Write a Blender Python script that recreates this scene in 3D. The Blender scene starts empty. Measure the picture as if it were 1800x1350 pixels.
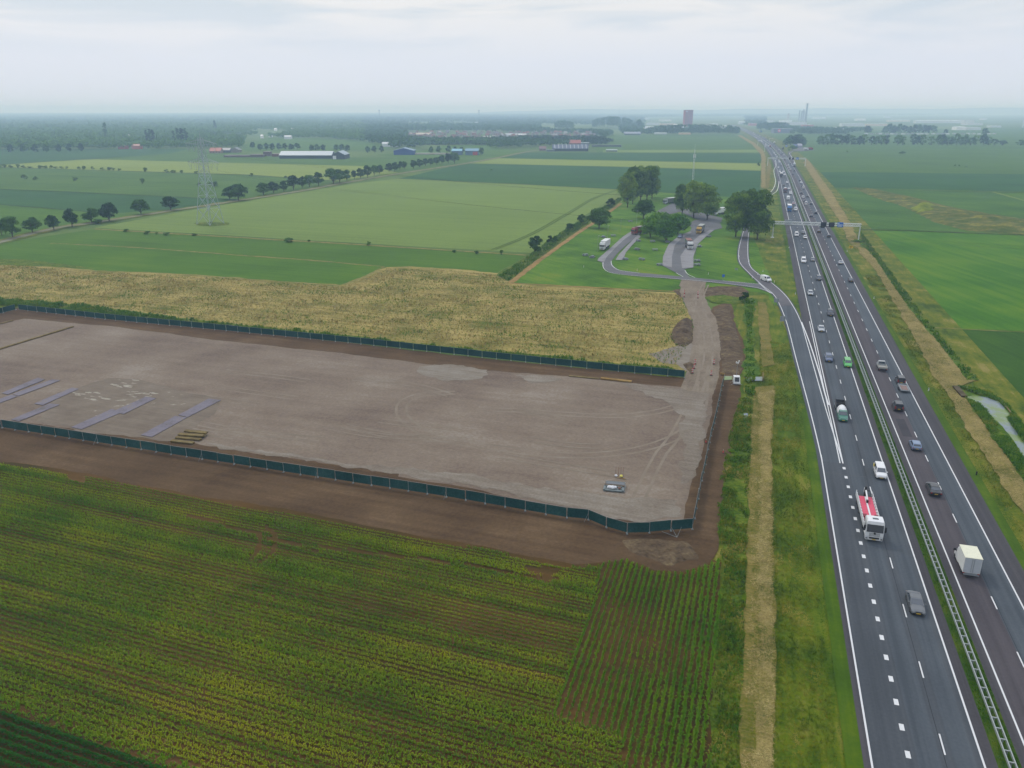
import bpy, math, random
import numpy as np
from mathutils import Vector, Matrix
from mathutils.geometry import tessellate_polygon
rnd = random.Random(7)
rg = np.random.default_rng(11)
scene = bpy.context.scene
col = scene.collection
# ------------------------------------------------------------ camera
F, HC = 1400.0, 61.4                       # focal length in photo pixels (1800 wide), camera height in metres
PIT = math.atan(482.0 / F)
cd = bpy.data.cameras.new("camera"); cam = bpy.data.objects.new("camera", cd); col.objects.link(cam)
cd.sensor_width = 36.0; cd.lens = 36.0 * F / 1800.0; cd.clip_start = 0.5; cd.clip_end = 60000
cam.location = (0, 0, HC + 0.3); cam.rotation_euler = (math.pi / 2 - PIT, 0, 0)
scene.camera = cam
cp, sp = math.cos(PIT), math.sin(PIT)
def G(px, py, z=0.0):
    """ground point (x, y) seen at photo pixel px, py"""
    u, v = (px - 900) / F, (py - 675) / F
    dy, dz = cp - v * sp, -sp - v * cp
    k = (z - HC) / dz
    return (u * k, dy * k)
def GL(pts): return [G(*p) for p in pts]
# ------------------------------------------------------------ sky, sun, exposure
SUN_EL, SUN_AZ = math.radians(46), math.radians(-30)
w = bpy.data.worlds.new("World"); scene.world = w; w.use_nodes = True
nt = w.node_tree; N = nt.nodes; L = nt.links
N.clear()
out = N.new("ShaderNodeOutputWorld"); bg = N.new("ShaderNodeBackground"); bg.inputs[1].default_value = 0.1
sky = N.new("ShaderNodeTexSky"); sky.sky_type = 'NISHITA'; sky.sun_disc = False
sky.sun_elevation = SUN_EL; sky.sun_rotation = SUN_AZ; sky.dust_density = 3.0; sky.altitude = 60
tc = N.new("ShaderNodeTexCoord"); mp = N.new("ShaderNodeMapping"); mp.inputs['Scale'].default_value = (2.0, 2.0, 15.0)
n1 = N.new("ShaderNodeTexNoise"); n1.inputs['Scale'].default_value = 2.2; n1.inputs['Detail'].default_value = 7; n1.inputs['Roughness'].default_value = 0.5; n1.inputs['Distortion'].default_value = 0.5
L.new(tc.outputs['Generated'], mp.inputs[0]); L.new(mp.outputs[0], n1.inputs[0])
cr = N.new("ShaderNodeValToRGB")
cr.color_ramp.elements[0].position = 0.40; cr.color_ramp.elements[0].color = (0.66, 0.74, 0.82, 1)
cr.color_ramp.elements[1].position = 0.60; cr.color_ramp.elements[1].color = (0.87, 0.875, 0.89, 1)
L.new(n1.outputs[0], cr.inputs[0])
sep = N.new("ShaderNodeSeparateXYZ"); L.new(tc.outputs['Generated'], sep.inputs[0])
mr = N.new("ShaderNodeMapRange"); mr.inputs[1].default_value = 0.05; mr.inputs[2].default_value = 0.11; mr.inputs[3].default_value = 0.0; mr.inputs[4].default_value = 1.0
L.new(sep.outputs[2], mr.inputs[0])
mxh = N.new("ShaderNodeMix"); mxh.data_type = 'RGBA'
mxh.inputs[6].default_value = (0.77, 0.82, 0.93, 1)      # even grey veil low over the land
L.new(mr.outputs[0], mxh.inputs[0]); L.new(cr.outputs[0], mxh.inputs[7])
mz = N.new("ShaderNodeMapRange"); mz.inputs[1].default_value = 0.3; mz.inputs[2].default_value = 0.95; mz.inputs[3].default_value = 0.0; mz.inputs[4].default_value = 1.0
L.new(sep.outputs[2], mz.inputs[0])
mxz = N.new("ShaderNodeMix"); mxz.data_type = 'RGBA'; mxz.inputs[7].default_value = (1.42, 1.50, 1.74, 1)     # an overcast sky is brightest overhead
L.new(mz.outputs[0], mxz.inputs[0]); L.new(mxh.outputs[2], mxz.inputs[6])
sc_ = N.new("ShaderNodeVectorMath"); sc_.operation = 'SCALE'; sc_.inputs[3].default_value = 10.0
L.new(mxz.outputs[2], sc_.inputs[0])
mx = N.new("ShaderNodeMix"); mx.data_type = 'RGBA'; mx.inputs[0].default_value = 0.94
L.new(sky.outputs[0], mx.inputs[6]); L.new(sc_.outputs[0], mx.inputs[7])
L.new(mx.outputs[2], bg.inputs[0]); L.new(bg.outputs[0], out.inputs[0])
sl = bpy.data.lights.new("sun", 'SUN'); sl.energy = 1.5; sl.angle = math.radians(10); sl.color = (1, 0.94, 0.84)
so = bpy.data.objects.new("sun", sl); col.objects.link(so)
so.rotation_euler = (math.pi / 2 - SUN_EL, 0, -SUN_AZ + math.pi)
scene.view_settings.view_transform = 'Standard'; scene.view_settings.look = 'None'
scene.view_settings.exposure = 0.0; scene.view_settings.gamma = 1.0
scene.cycles.use_denoising = True
scene.cycles.max_bounces = 6; scene.cycles.diffuse_bounces = 2; scene.cycles.glossy_bounces = 2
scene.cycles.volume_bounces = 1; scene.cycles.transparent_max_bounces = 8
scene.cycles.sample_clamp_indirect = 4
# ------------------------------------------------------------ helpers
def lin(c):
    r = []
    for v in c[:3]:
        v = v / 255.0
        r.append(v / 12.92 if v <= 0.04045 else ((v + 0.055) / 1.055) ** 2.4)
    return (*r, 1.0)
def tag(o, label=None, cat=None, group=None, kind=None):
    if label: o['label'] = label
    if cat: o['category'] = cat
    if group: o['group'] = group
    if kind: o['kind'] = kind
    return o
def empty(name, loc=(0, 0, 0), rz=0.0):
    o = bpy.data.objects.new(name, None); o.empty_display_size = 0.5
    o.location = loc; o.rotation_euler = (0, 0, rz); col.objects.link(o); return o
def link_mesh(name, me, parent=None):
    o = bpy.data.objects.new(name, me); col.objects.link(o)
    if parent is not None: o.parent = parent
    return o
class MB:
    def __init__(s): s.v = []; s.f = []; s.m = []
    def poly(s, pts, m=0):
        b = len(s.v); s.v += [tuple(p) for p in pts]; s.f.append(tuple(range(b, b + len(pts)))); s.m.append(m)
    def box(s, x0, x1, y0, y1, z0, z1, m=0):
        s.frus((x0, x1, y0, y1, z0), (x0, x1, y0, y1, z1), m)
    def frus(s, a, b, m=0):
        """box between rectangle a=(x0,x1,y0,y1,z) and rectangle b above it"""
        i = len(s.v)
        for r in (a, b): s.v += [(r[0], r[2], r[4]), (r[1], r[2], r[4]), (r[1], r[3], r[4]), (r[0], r[3], r[4])]
        for q in ((3, 2, 1, 0), (4, 5, 6, 7), (0, 1, 5, 4), (1, 2, 6, 5), (2, 3, 7, 6), (3, 0, 4, 7)):
            s.f.append(tuple(i + k for k in q)); s.m.append(m)
    def loft(s, rings, m=0, caps=True):
        n = len(rings[0]); i = len(s.v)
        for r in rings: s.v += [tuple(p) for p in r]
        for k in range(len(rings) - 1):
            for j in range(n):
                a, b = i + k * n + j, i + k * n + (j + 1) % n
                s.f.append((a, b, b + n, a + n)); s.m.append(m)
        if caps:
            s.f.append(tuple(i + j for j in range(n))[::-1]); s.m.append(m)
            s.f.append(tuple(i + (len(rings) - 1) * n + j for j in range(n))); s.m.append(m)
    def tube(s, p, q, r0, r1=None, n=6, m=0):
        if r1 is None: r1 = r0
        p, q = Vector(p), Vector(q); d = (q - p)
        if d.length < 1e-6: return
        d.normalize(); a = d.orthogonal().normalized(); b = d.cross(a)
        R = [[p + (a * math.cos(t) + b * math.sin(t)) * r0 for t in [2 * math.pi * k / n for k in range(n)]],
             [q + (a * math.cos(t) + b * math.sin(t)) * r1 for t in [2 * math.pi * k / n for k in range(n)]]]
        s.loft(R, m)
    def path(s, pts, r, n=5, m=0):
        for a, b in zip(pts[:-1], pts[1:]): s.tube(a, b, r, r, n, m)
    def build(s, name, mats, parent=None, loc=None, smooth=False):
        me = bpy.data.meshes.new(name); me.from_pydata(s.v, [], s.f)
        if not isinstance(mats, (list, tuple)): mats = [mats]
        for mt in mats: me.materials.append(mt)
        if len(mats) > 1: me.polygons.foreach_set('material_index', s.m)
        if smooth: me.polygons.foreach_set('use_smooth', [True] * len(s.f))
        me.update()
        o = link_mesh(name, me, parent)
        if loc is not None: o.location = loc
        return o
def np_mesh(name, V, sizes, mat, parent=None, mi=None, smooth=False):
    """V: vertices in face order; sizes: vertices per face (unshared vertices)"""
    V = np.asarray(V, dtype=np.float32).reshape(-1, 3); sizes = np.asarray(sizes, dtype=np.int32)
    me = bpy.data.meshes.new(name); me.vertices.add(len(V)); me.vertices.foreach_set('co', V.ravel())
    me.loops.add(len(V)); me.loops.foreach_set('vertex_index', np.arange(len(V), dtype=np.int32))
    me.polygons.add(len(sizes)); st = np.zeros(len(sizes), dtype=np.int32); st[1:] = np.cumsum(sizes)[:-1]
    me.polygons.foreach_set('loop_start', st); me.polygons.foreach_set('loop_total', sizes)
    for mt in (mat if isinstance(mat, (list, tuple)) else [mat]): me.materials.append(mt)
    if mi is not None: me.polygons.foreach_set('material_index', np.asarray(mi, dtype=np.int32))
    if smooth: me.polygons.foreach_set('use_smooth', np.ones(len(sizes), dtype=bool))
    me.update(calc_edges=True)
    return link_mesh(name, me, parent)
def copy_tree(o, parent=None):
    c = o.copy(); col.objects.link(c)
    if parent is not None: c.parent = parent
    for ch in list(o.children): copy_tree(ch, c)
    return c
def inside(P, poly):
    x, y = P[:, 0], P[:, 1]; r = np.zeros(len(P), dtype=bool); n = len(poly)
    for i in range(n):
        x0, y0 = poly[i]; x1, y1 = poly[(i + 1) % n]
        if y0 == y1: continue
        c = ((y0 > y) != (y1 > y)) & (x < (x1 - x0) * (y - y0) / (y1 - y0) + x0)
        r ^= c
    return r
def vnoise(P, s, seed=0):
    """cheap smooth 2-D value noise in numpy, 0..1"""
    q = P / s + seed * 17.3; i = np.floor(q).astype(np.int64); f = q - i; f = f * f * (3 - 2 * f)
    def h(a, b):
        t = (a * 374761393 + b * 668265263 + seed * 982451653) & 0x7fffffff
        t = ((t ^ (t >> 13)) * 1274126177) & 0x7fffffff
        return ((t ^ (t >> 16)) & 0xffff) / 65535.0
    a = h(i[:, 0], i[:, 1]); b = h(i[:, 0] + 1, i[:, 1]); c = h(i[:, 0], i[:, 1] + 1); d = h(i[:, 0] + 1, i[:, 1] + 1)
    return (a * (1 - f[:, 0]) + b * f[:, 0]) * (1 - f[:, 1]) + (c * (1 - f[:, 0]) + d * f[:, 0]) * f[:, 1]
# ------------------------------------------------------------ materials
MATS = {}
ALB = 0.60                                  # tones below are written as they look; this brings them to real albedo
def pmat(name, c, rough=0.6, metal=0.0, coat=0.0, spec=0.5, emit=None, alpha=None):
    if name in MATS: return MATS[name]
    m = bpy.data.materials.new(name); m.use_nodes = True; b = m.node_tree.nodes['Principled BSDF']
    lc = tuple(v * .76 for v in lin(c)[:3])
    b.inputs['Roughness'].default_value = rough
    b.inputs['Metallic'].default_value = metal; b.inputs['Coat Weight'].default_value = coat
    b.inputs['Specular IOR Level'].default_value = spec
    # slight procedural dirt / tone change so that nothing is perfectly flat
    nn = m.node_tree.nodes; ll = m.node_tree.links
    t = nn.new('ShaderNodeTexCoord'); n = nn.new('ShaderNodeTexNoise'); n.inputs['Scale'].default_value = 2.5; n.inputs['Detail'].default_value = 5
    ll.new(t.outputs['Object'], n.inputs[0])
    mm = nn.new('ShaderNodeMix'); mm.data_type = 'RGBA'
    mm.inputs[6].default_value = tuple(v * 0.86 for v in lc[:3]) + (1,); mm.inputs[7].default_value = tuple(min(1, v * 1.1) for v in lc[:3]) + (1,)
    ll.new(n.outputs[0], mm.inputs[0]); ll.new(mm.outputs[2], b.inputs['Base Color'])
    if emit:
        b.inputs['Emission Color'].default_value = lin(emit); b.inputs['Emission Strength'].default_value = 1.0
    MATS[name] = m
    return m
def fmat(name, cols, big=20.0, fine=0.6, streak=None, rough=0.95, bump=0.0, w=(0.5, 0.3, 0.2), contrast=1.0, spec=0.1, trans=False, rnd_obj=0.0, mid=4.0):
    """layered noise material in world metres; cols = list of sRGB tones from low to high.
       streak=(angle, length, width) adds stretched noise along a direction"""
    if name in MATS: return MATS[name]
    m = bpy.data.materials.new(name); m.use_nodes = True; nn = m.node_tree.nodes; ll = m.node_tree.links
    b = nn['Principled BSDF']; b.inputs['Roughness'].default_value = rough; b.inputs['Specular IOR Level'].default_value = spec
    g = nn.new('ShaderNodeNewGeometry')
    def noise(scale, det=4, src=None, rgh=0.55):
        t = nn.new('ShaderNodeTexNoise'); t.inputs['Scale'].default_value = scale; t.inputs['Detail'].default_value = det
        t.inputs['Roughness'].default_value = rgh
        ll.new(src if src else g.outputs['Position'], t.inputs[0]); return t.outputs[0]
    def mad(a, k, c=None):
        x = nn.new('ShaderNodeMath'); x.operation = 'MULTIPLY_ADD'; ll.new(a, x.inputs[0]); x.inputs[1].default_value = k
        if c is None: x.inputs[2].default_value = 0
        elif isinstance(c, float): x.inputs[2].default_value = c
        else: ll.new(c, x.inputs[2])
        return x.outputs[0]
    s = sum(w)
    f = mad(noise(1.0 / big, 3), w[0] / s)
    f = mad(noise(1.0 / fine, 3), w[2] / s, f)
    if streak:
        mp_ = nn.new('ShaderNodeMapping'); mp_.vector_type = 'POINT'; mp_.inputs['Rotation'].default_value = (0, 0, -streak[0])
        ll.new(g.outputs['Position'], mp_.inputs[0])
        vs = nn.new('ShaderNodeVectorMath'); vs.operation = 'MULTIPLY'; vs.inputs[1].default_value = (1.0 / streak[1], 1.0 / streak[2], 0.2)
        ll.new(mp_.outputs[0], vs.inputs[0])
        f = mad(noise(1.0, 4, vs.outputs[0]), w[1] / s, f)
    else:
        f = mad(noise(1.0 / mid, 3), w[1] / s, f)
    if rnd_obj:
        oi = nn.new('ShaderNodeObjectInfo'); f = mad(oi.outputs['Random'], rnd_obj, mad(f, 1.0, -0.5 * rnd_obj))
    f = mad(f, 2.6 * contrast, 0.5 - 1.3 * contrast)
    r = nn.new('ShaderNodeValToRGB'); r.color_ramp.interpolation = 'LINEAR'
    e = r.color_ramp.elements
    while len(e) < len(cols): e.new(0.5)
    for k, c in enumerate(cols):
        lc = lin(c); q = 1.0 if name.startswith('leaf') else (ALB * .84 if name.startswith('asph') else ALB); bl = (.62 if name.startswith(('wheat', 'beet', 'far', 'meadow_green')) else .33) if c[1] > c[0] and c[1] > c[2] + 14 else ((.88 if name.startswith(('comp', 'rubble', 'pale', 'tyre', 'dried')) else .78) if c[0] > c[2] + 3 else 1.04)
        e[k].position = 0.12 + 0.76 * k / max(1, len(cols) - 1); e[k].color = (lc[0] * q, lc[1] * q, lc[2] * q * bl, 1)
    ll.new(f, r.inputs[0]); ll.new(r.outputs[0], b.inputs['Base Color'])
    if bump:
        bp = nn.new('ShaderNodeBump'); bp.inputs['Strength'].default_value = 1.0; bp.inputs['Distance'].default_value = bump
        ll.new(f, bp.inputs['Height']); ll.new(bp.outputs[0], b.inputs['Normal'])
    MATS[name] = m
    return m
# ------------------------------------------------------------ ground sheets
def ragged(poly, step, amp, seed=0):
    if not amp: return poly
    r = random.Random(seed); o = []
    n = len(poly)
    for i in range(n):
        a = Vector(poly[i]); b = Vector(poly[(i + 1) % n]); d = (b - a).length
        k = max(1, min(400, int(d / step)))
        nrm = Vector((-(b - a).y, (b - a).x)); nrm = nrm / max(nrm.length, 1e-6); off = 0
        for j in range(k):
            off = off * 0.6 + r.uniform(-amp, amp) * 0.8
            p = a + (b - a) * (j / k) + nrm * off; o.append((p.x, p.y))
    return o
def sheet(name, poly, z, mat, rag=0.0, step=2.0, kind='structure', seed=0, parent=None):
    poly = ragged(poly, step, rag, seed)
    tri = tessellate_polygon([[Vector((p[0], p[1], 0)) for p in poly]])
    # normals up
    fs = []
    for t in tri:
        a, b, c = (poly[k] for k in t)
        if (b[0] - a[0]) * (c[1] - a[1]) - (b[1] - a[1]) * (c[0] - a[0]) < 0: t = t[::-1]
        fs.append(t)
    me = bpy.data.meshes.new(name); me.from_pydata([(p[0], p[1], z) for p in poly], [], [tuple(t) for t in fs]); me.materials.append(mat)
    o = link_mesh(name, me, parent)
    if kind: o['kind'] = kind
    return o
# ------------------------------------------------------------ motorway axis
B0 = Vector(G(1757, 1300)); VP = math.atan2((1343.5 - 900) * cp / F, 1.0)      # heading of the straight part
D0 = Vector((math.sin(VP), math.cos(VP)))
_far = [Vector(G(*p)) for p in ((1373, 280), (1363.5, 266.7), (1352.5, 254.8), (1338, 244), (1326, 237), (1312, 229.6), (1299, 224), (1286, 219.5))]
tstr = (Vector(G(1386.5, 310)) - B0).dot(D0)
ctrl = [B0 + D0 * t for t in (-90, 0, 100, 200, 300, 400, 500, 600, tstr)] + _far
AX = []
for i in range(len(ctrl) - 1):
    p0 = ctrl[max(0, i - 1)]; p1 = ctrl[i]; p2 = ctrl[i + 1]; p3 = ctrl[min(len(ctrl) - 1, i + 2)]
    n = max(2, int((p2 - p1).length / 15))
    for k in range(n):
        t = k / n
        AX.append(0.5 * ((2 * p1) + (p2 - p0) * t + (2 * p0 - 5 * p1 + 4 * p2 - p3) * t * t + (3 * p1 - p0 - 3 * p2 + p3) * t ** 3))
AX.append(ctrl[-1])
AXT = [0.0]
for a, b in zip(AX[:-1], AX[1:]): AXT.append(AXT[-1] + (b - a).length)
AXT = [t - 90.0 for t in AXT]
def R(s, t):
    """point s metres right of the central barrier, t metres along the motorway"""
    import bisect
    k = min(max(bisect.bisect(AXT, t) - 1, 0), len(AX) - 2)
    d = (AX[k + 1] - AX[k]); L_ = d.length; d = d / L_
    dp = (AX[k] - AX[k - 1]).normalized() if k > 0 else d
    dn = (AX[k + 2] - AX[k + 1]).normalized() if k + 2 < len(AX) else d
    u = (t - AXT[k]) / L_
    dd = ((dp + d) * (1 - u) + (d + dn) * u).normalized()
    p = AX[k] + d * (t - AXT[k])
    return (p.x + dd.y * s, p.y - dd.x * s)
def RT(px, py):
    """(s, t, heading) of a photo pixel on the motorway"""
    p = Vector(G(px, py)); best = None
    for k in range(len(AX) - 1):
        d = AX[k + 1] - AX[k]; L_ = d.length; d = d / L_
        u = (p - AX[k]).dot(d); uc = min(max(u, 0), L_)
        e = (p - AX[k] - d * uc).length
        if best is None or e < best[0]:
            best = (e, (p - AX[k]).x * d.y - (p - AX[k]).y * d.x, AXT[k] + uc, math.atan2(d.x, d.y))
    return best[1:]
TEND = AXT[-1]
def ts(t0, t1, dt=15.0):
    n = max(1, int(abs(t1 - t0) / dt)); return [t0 + (t1 - t0) * i / n for i in range(n + 1)]
def strip_v(s0, s1, t0, t1, z, dt=15.0):
    f0 = s0 if callable(s0) else (lambda t: s0); f1 = s1 if callable(s1) else (lambda t: s1)
    V = []; T = ts(t0, t1, dt)
    for t in T: V.append((*R(f0(t), t), z)); V.append((*R(f1(t), t), z))
    return V, [(2 * i, 2 * i + 1, 2 * i + 3, 2 * i + 2) for i in range(len(T) - 1)]
def strips(name, specs, z, mat, kind='structure'):
    V = []; Fc = []
    for sp_ in specs:
        v, f = strip_v(*sp_[:4], z, sp_[4] if len(sp_) > 4 else 15.0); b = len(V); V += v; Fc += [tuple(b + k for k in q) for q in f]
    me = bpy.data.meshes.new(name); me.from_pydata(V, [], Fc); me.materials.append(mat)
    o = link_mesh(name, me); o['kind'] = kind
    return o
def ribbon(name, pts, wd, z, mat, kind='structure', rag=0):
    """pts world polyline, wd width (number or list)"""
    n = len(pts); Lf = []; Rt = []
    for i in range(n):
        a = Vector(pts[max(0, i - 1)]); b = Vector(pts[min(n - 1, i + 1)]); d = (b - a).normalized()
        h = (wd[i] if isinstance(wd, (list, tuple)) else wd) / 2
        Lf.append((pts[i][0] - d.y * h, pts[i][1] + d.x * h)); Rt.append((pts[i][0] + d.y * h, pts[i][1] - d.x * h))
    V = []; Fc = []
    for i in range(n): V += [(*Lf[i], z), (*Rt[i], z)]
    for i in range(n - 1): Fc.append((2 * i, 2 * i + 1, 2 * i + 3, 2 * i + 2))
    if rag: return sheet(name, Lf + Rt[::-1], z, mat, rag, 1.5, kind)
    me = bpy.data.meshes.new(name); me.from_pydata(V, [], Fc); me.materials.append(mat)
    o = link_mesh(name, me); o['kind'] = kind
    return o
def smooth_pts(pts, k=6):
    P = [Vector(p) for p in pts]; o = []
    for i in range(len(P) - 1):
        p0 = P[max(0, i - 1)]; p1 = P[i]; p2 = P[i + 1]; p3 = P[min(len(P) - 1, i + 2)]
        for j in range(k):
            t = j / k
            q = 0.5 * ((2 * p1) + (p2 - p0) * t + (2 * p0 - 5 * p1 + 4 * p2 - p3) * t * t + (3 * p1 - p0 - 3 * p2 + p3) * t ** 3)
            o.append(tuple(q))
    o.append(tuple(P[-1])); return o
# ============================================================ THE SETTING
AR = math.radians(-20.3)                   # heading of the crop rows
AM = math.pi / 2 - VP                      # direction of the motorway as an angle
# ---- base land
m_land = fmat('far_land_green', [(66, 92, 48), (84, 112, 58), (104, 128, 72), (122, 138, 82)], big=420, fine=30, streak=(AR, 900, 160), w=(.5, .4, .1), contrast=1.1)
m_grass = fmat('grass_verge', [(56, 84, 18), (78, 104, 24), (104, 120, 36), (134, 132, 62)], big=9, fine=0.35, streak=(AM, 6, 1.2), bump=0.12, contrast=1.05)
m_mown = fmat('mown_grass', [(58, 88, 18), (74, 104, 24), (96, 118, 38)], big=9, fine=0.5, bump=0.05, streak=(AM, 20, .8))
m_lawn = fmat('rest_area_lawn', [(54, 88, 28), (74, 116, 38), (96, 134, 52), (128, 140, 76)], big=22, fine=0.8, bump=0.08, streak=(AM + .9, 30, 2.5))
m_rough = fmat('rough_grass', [(62, 86, 24), (88, 108, 34), (118, 122, 52), (150, 140, 84)], big=11, fine=0.5, bump=0.25, streak=(AM, 9, 2), contrast=1.2)
m_straw = fmat('cut_straw_hay', [(104, 104, 56), (132, 122, 76), (158, 142, 96), (176, 160, 114)], big=6, fine=0.35, streak=(AM + 1.57, 1.8, .4), bump=0.1, w=(.4, .25, .35), mid=2)
m_straw2 = fmat('thin_straw_hay', [(88, 98, 36), (112, 112, 52), (140, 126, 74), (158, 142, 92)], big=4, fine=0.3, streak=(AM + 1.57, 1.6, .35), bump=0.15, w=(.35, .35, .3))
m_soil = fmat('bare_soil', [(78, 60, 46), (92, 72, 56), (104, 83, 66), (122, 100, 82)], big=14, fine=0.45, streak=(AR, 30, 1.6), bump=0.12, w=(.45, .3, .25), contrast=1.0)
m_soil2 = fmat('dug_soil', [(76, 62, 54), (96, 80, 69), (112, 96, 82), (134, 118, 98)], big=5, fine=0.5, bump=0.35, w=(.3, .4, .3), mid=1.8, contrast=1.25)
m_pad = fmat('compacted_rubble_pad', [(114, 99, 92), (130, 115, 106), (141, 127, 117), (156, 145, 138)], big=22, fine=0.5, streak=(AR + .05, 34, 2.6), bump=0.03, w=(.48, .2, .32), contrast=1.0)
m_track = fmat('rubble_track', [(116, 102, 92), (132, 119, 108), (144, 132, 121), (158, 148, 138)], big=8, fine=0.5, streak=(AM, 12, 1.6), bump=0.03, w=(.4, .22, .38))
m_dust = fmat('pale_dust', [(128, 116, 107), (138, 128, 120), (147, 139, 133), (158, 151, 147)], big=5, fine=0.5, streak=(AR, 10, 1.0), w=(.3, .45, .25))
m_wheat = fmat('wheat_field_green', [(106, 130, 72), (118, 142, 80), (128, 152, 88)], big=90, fine=2.0, streak=(AR, 160, 4.5), w=(.35, .45, .2), contrast=.95)
m_wheat2 = fmat('wheat_field_yellow', [(122, 140, 70), (134, 152, 80), (142, 158, 88)], big=120, fine=4.0, streak=(AR, 300, 12), w=(.4, .4, .2), contrast=.9)
m_beet = fmat('beet_field_dark', [(40, 82, 44), (50, 95, 50), (60, 106, 56)], big=60, fine=1.8, streak=(AR, 120, 4), w=(.35, .4, .25), contrast=1.0)
m_green = fmat('meadow_green', [(62, 96, 36), (76, 112, 42), (92, 124, 50)], big=60, fine=2.0, streak=(AR, 200, 5), w=(.35, .45, .2))
m_bright = fmat('meadow_bright', [(62, 100, 30), (76, 116, 36), (94, 126, 44)], big=40, fine=1.2, streak=(AR, 60, 3), w=(.4, .4, .2))
m_olive = fmat('meadow_olive', [(64, 100, 34), (76, 114, 40), (90, 124, 50)], big=50, fine=1.2, streak=(AR, 90, 2.5), w=(.4, .4, .2))
m_right = fmat('meadow_right', [(56, 103, 20), (68, 118, 24), (90, 131, 32), (110, 136, 40)], big=45, fine=0.9, streak=(AM + .35, 80, 4), w=(.5, .35, .15))
m_right2 = fmat('meadow_right_dark', [(42, 80, 20), (56, 94, 24), (70, 106, 30)], big=25, fine=0.8, streak=(AM + .35, 40, 2), w=(.45, .35, .2))
m_potato = fmat('potato_right', [(52, 90, 46), (64, 104, 54), (78, 116, 60), (92, 126, 62)], big=45, fine=1.5, streak=(AM + .9, 60, 3), w=(.4, .3, .3))
m_dry = fmat('dry_ripe_weeds', [(94, 106, 46), (138, 130, 74), (170, 154, 98), (190, 172, 116)], big=12, fine=0.6, streak=(AR, 26, 1.8), bump=0.3, w=(.4, .35, .25), contrast=1.15)
m_bank = fmat('weedy_green_bank', [(58, 84, 24), (80, 106, 34), (104, 122, 46), (134, 132, 70)], big=7, fine=0.5, bump=0.4, w=(.35, .4, .25), mid=2.0, contrast=1.1)
m_cropsoil = fmat('crop_field_soil', [(66, 58, 22), (82, 64, 28), (98, 72, 38), (112, 84, 54)], big=24, fine=0.5, streak=(AR, 60, 1.5), bump=0.1, w=(.5, .35, .15), contrast=1.1)
m_farmroad = fmat('farm_road_grey', [(112, 112, 98), (134, 132, 120), (152, 150, 140)], big=10, fine=1.0, streak=(AR, 20, 1))
m_sandpath = fmat('sand_path', [(138, 112, 72), (162, 132, 88), (178, 150, 104)], big=8, fine=.6, bump=.05)
m_edge = fmat('ditch_edge_dark', [(30, 52, 26), (44, 68, 34), (66, 84, 46)], big=12, fine=1.0, bump=.3)
m_drygrassline = fmat('dry_grass_line', [(104, 110, 58), (134, 130, 78), (152, 142, 92)], big=8, fine=.8, bump=.3)

gr = sheet('ground', [(-16000, -300), (16000, -300), (16000, 19000), (-16000, 19000)], 0, m_land)
# ---- fields (photo outlines laid on the land); every sheet a little above the one below
Z = [0.02]
def zz(d=0.004): Z[0] += d; return Z[0]
def field(name, px, mat, rag=0.0, step=3.0, d=0.004): z = zz(d); return sheet(name, [G(*p, z - .3) for p in px], z, mat, rag, step, seed=len(bpy.data.objects))
field('field', [(-900, 262), (330, 262), (500, 275), (700, 277), (870, 278), (800, 290), (660, 310), (640, 292), (360, 285), (170, 280), (-900, 310)], m_green, .5, 12)
field('field', [(-900, 262), (330, 262), (300, 270), (130, 281), (0, 290), (-900, 320)], m_beet)
field('field', [(-600, 300), (0, 290), (130, 281), (170, 280), (360, 285), (640, 292), (700, 303), (590, 318), (440, 307), (280, 302), (0, 294), (-600, 300)], m_wheat2)
field('field', [(-900, 300), (-600, 298), (0, 294), (280, 303), (440, 308), (590, 318), (530, 335), (420, 352), (300, 370), (165, 392), (100, 400), (0, 425), (-900, 640)], m_green, .4, 12)
field('field', [(-700, 310), (0, 332), (130, 337), (300, 346), (430, 350), (300, 368), (200, 375), (0, 360), (-700, 330)], m_beet, .4, 12)
field('field', [(-700, 330), (0, 360), (200, 375), (225, 378), (165, 389), (100, 397), (0, 420), (-900, 640)], m_bright, .4, 8)
field('field', [(425, 255), (470, 242), (560, 243), (640, 247), (690, 258), (680, 262), (560, 266), (430, 266)], m_olive)
field('field', [(660, 272), (760, 263), (780, 256), (860, 254), (880, 262), (930, 267), (870, 277), (700, 277)], m_olive)
field('field', [(870, 278), (924, 268), (1000, 268), (1100, 268), (1337, 270), (1340, 287)], m_beet)
field('field', [(1040, 250), (1075, 237), (1306, 236), (1325, 252), (1337, 270), (1050, 268)], m_green)
field('field', [(820, 287), (870, 278), (1340, 287.5), (1338, 300), (1090, 293)], m_wheat2)
field('field', [(1060, 264), (1330, 263), (1337, 268), (1060, 268)], m_wheat)
field('field', [(700, 314), (820, 287), (1090, 293), (1338, 300), (1334, 350), (1090, 333)], m_beet, .4, 12)
field('field', [(165, 400), (250, 385), (420, 355), (530, 338), (620, 323), (700, 314), (1090, 333), (1078, 345), (935, 445), (640, 428), (300, 408)], m_wheat, .5, 10)
field('field', [(-900, 640), (0, 428), (165, 403), (300, 411), (640, 431), (925, 449), (870, 482), (680, 470), (90, 427), (0, 433)], m_olive, .4, 6)
field('field', [(-900, 600), (-10, 432), (90, 427), (400, 448), (680, 469), (640, 487), (600, 501), (430, 490), (170, 477), (0, 464), (-900, 520)], m_bright, .4, 6)
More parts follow.
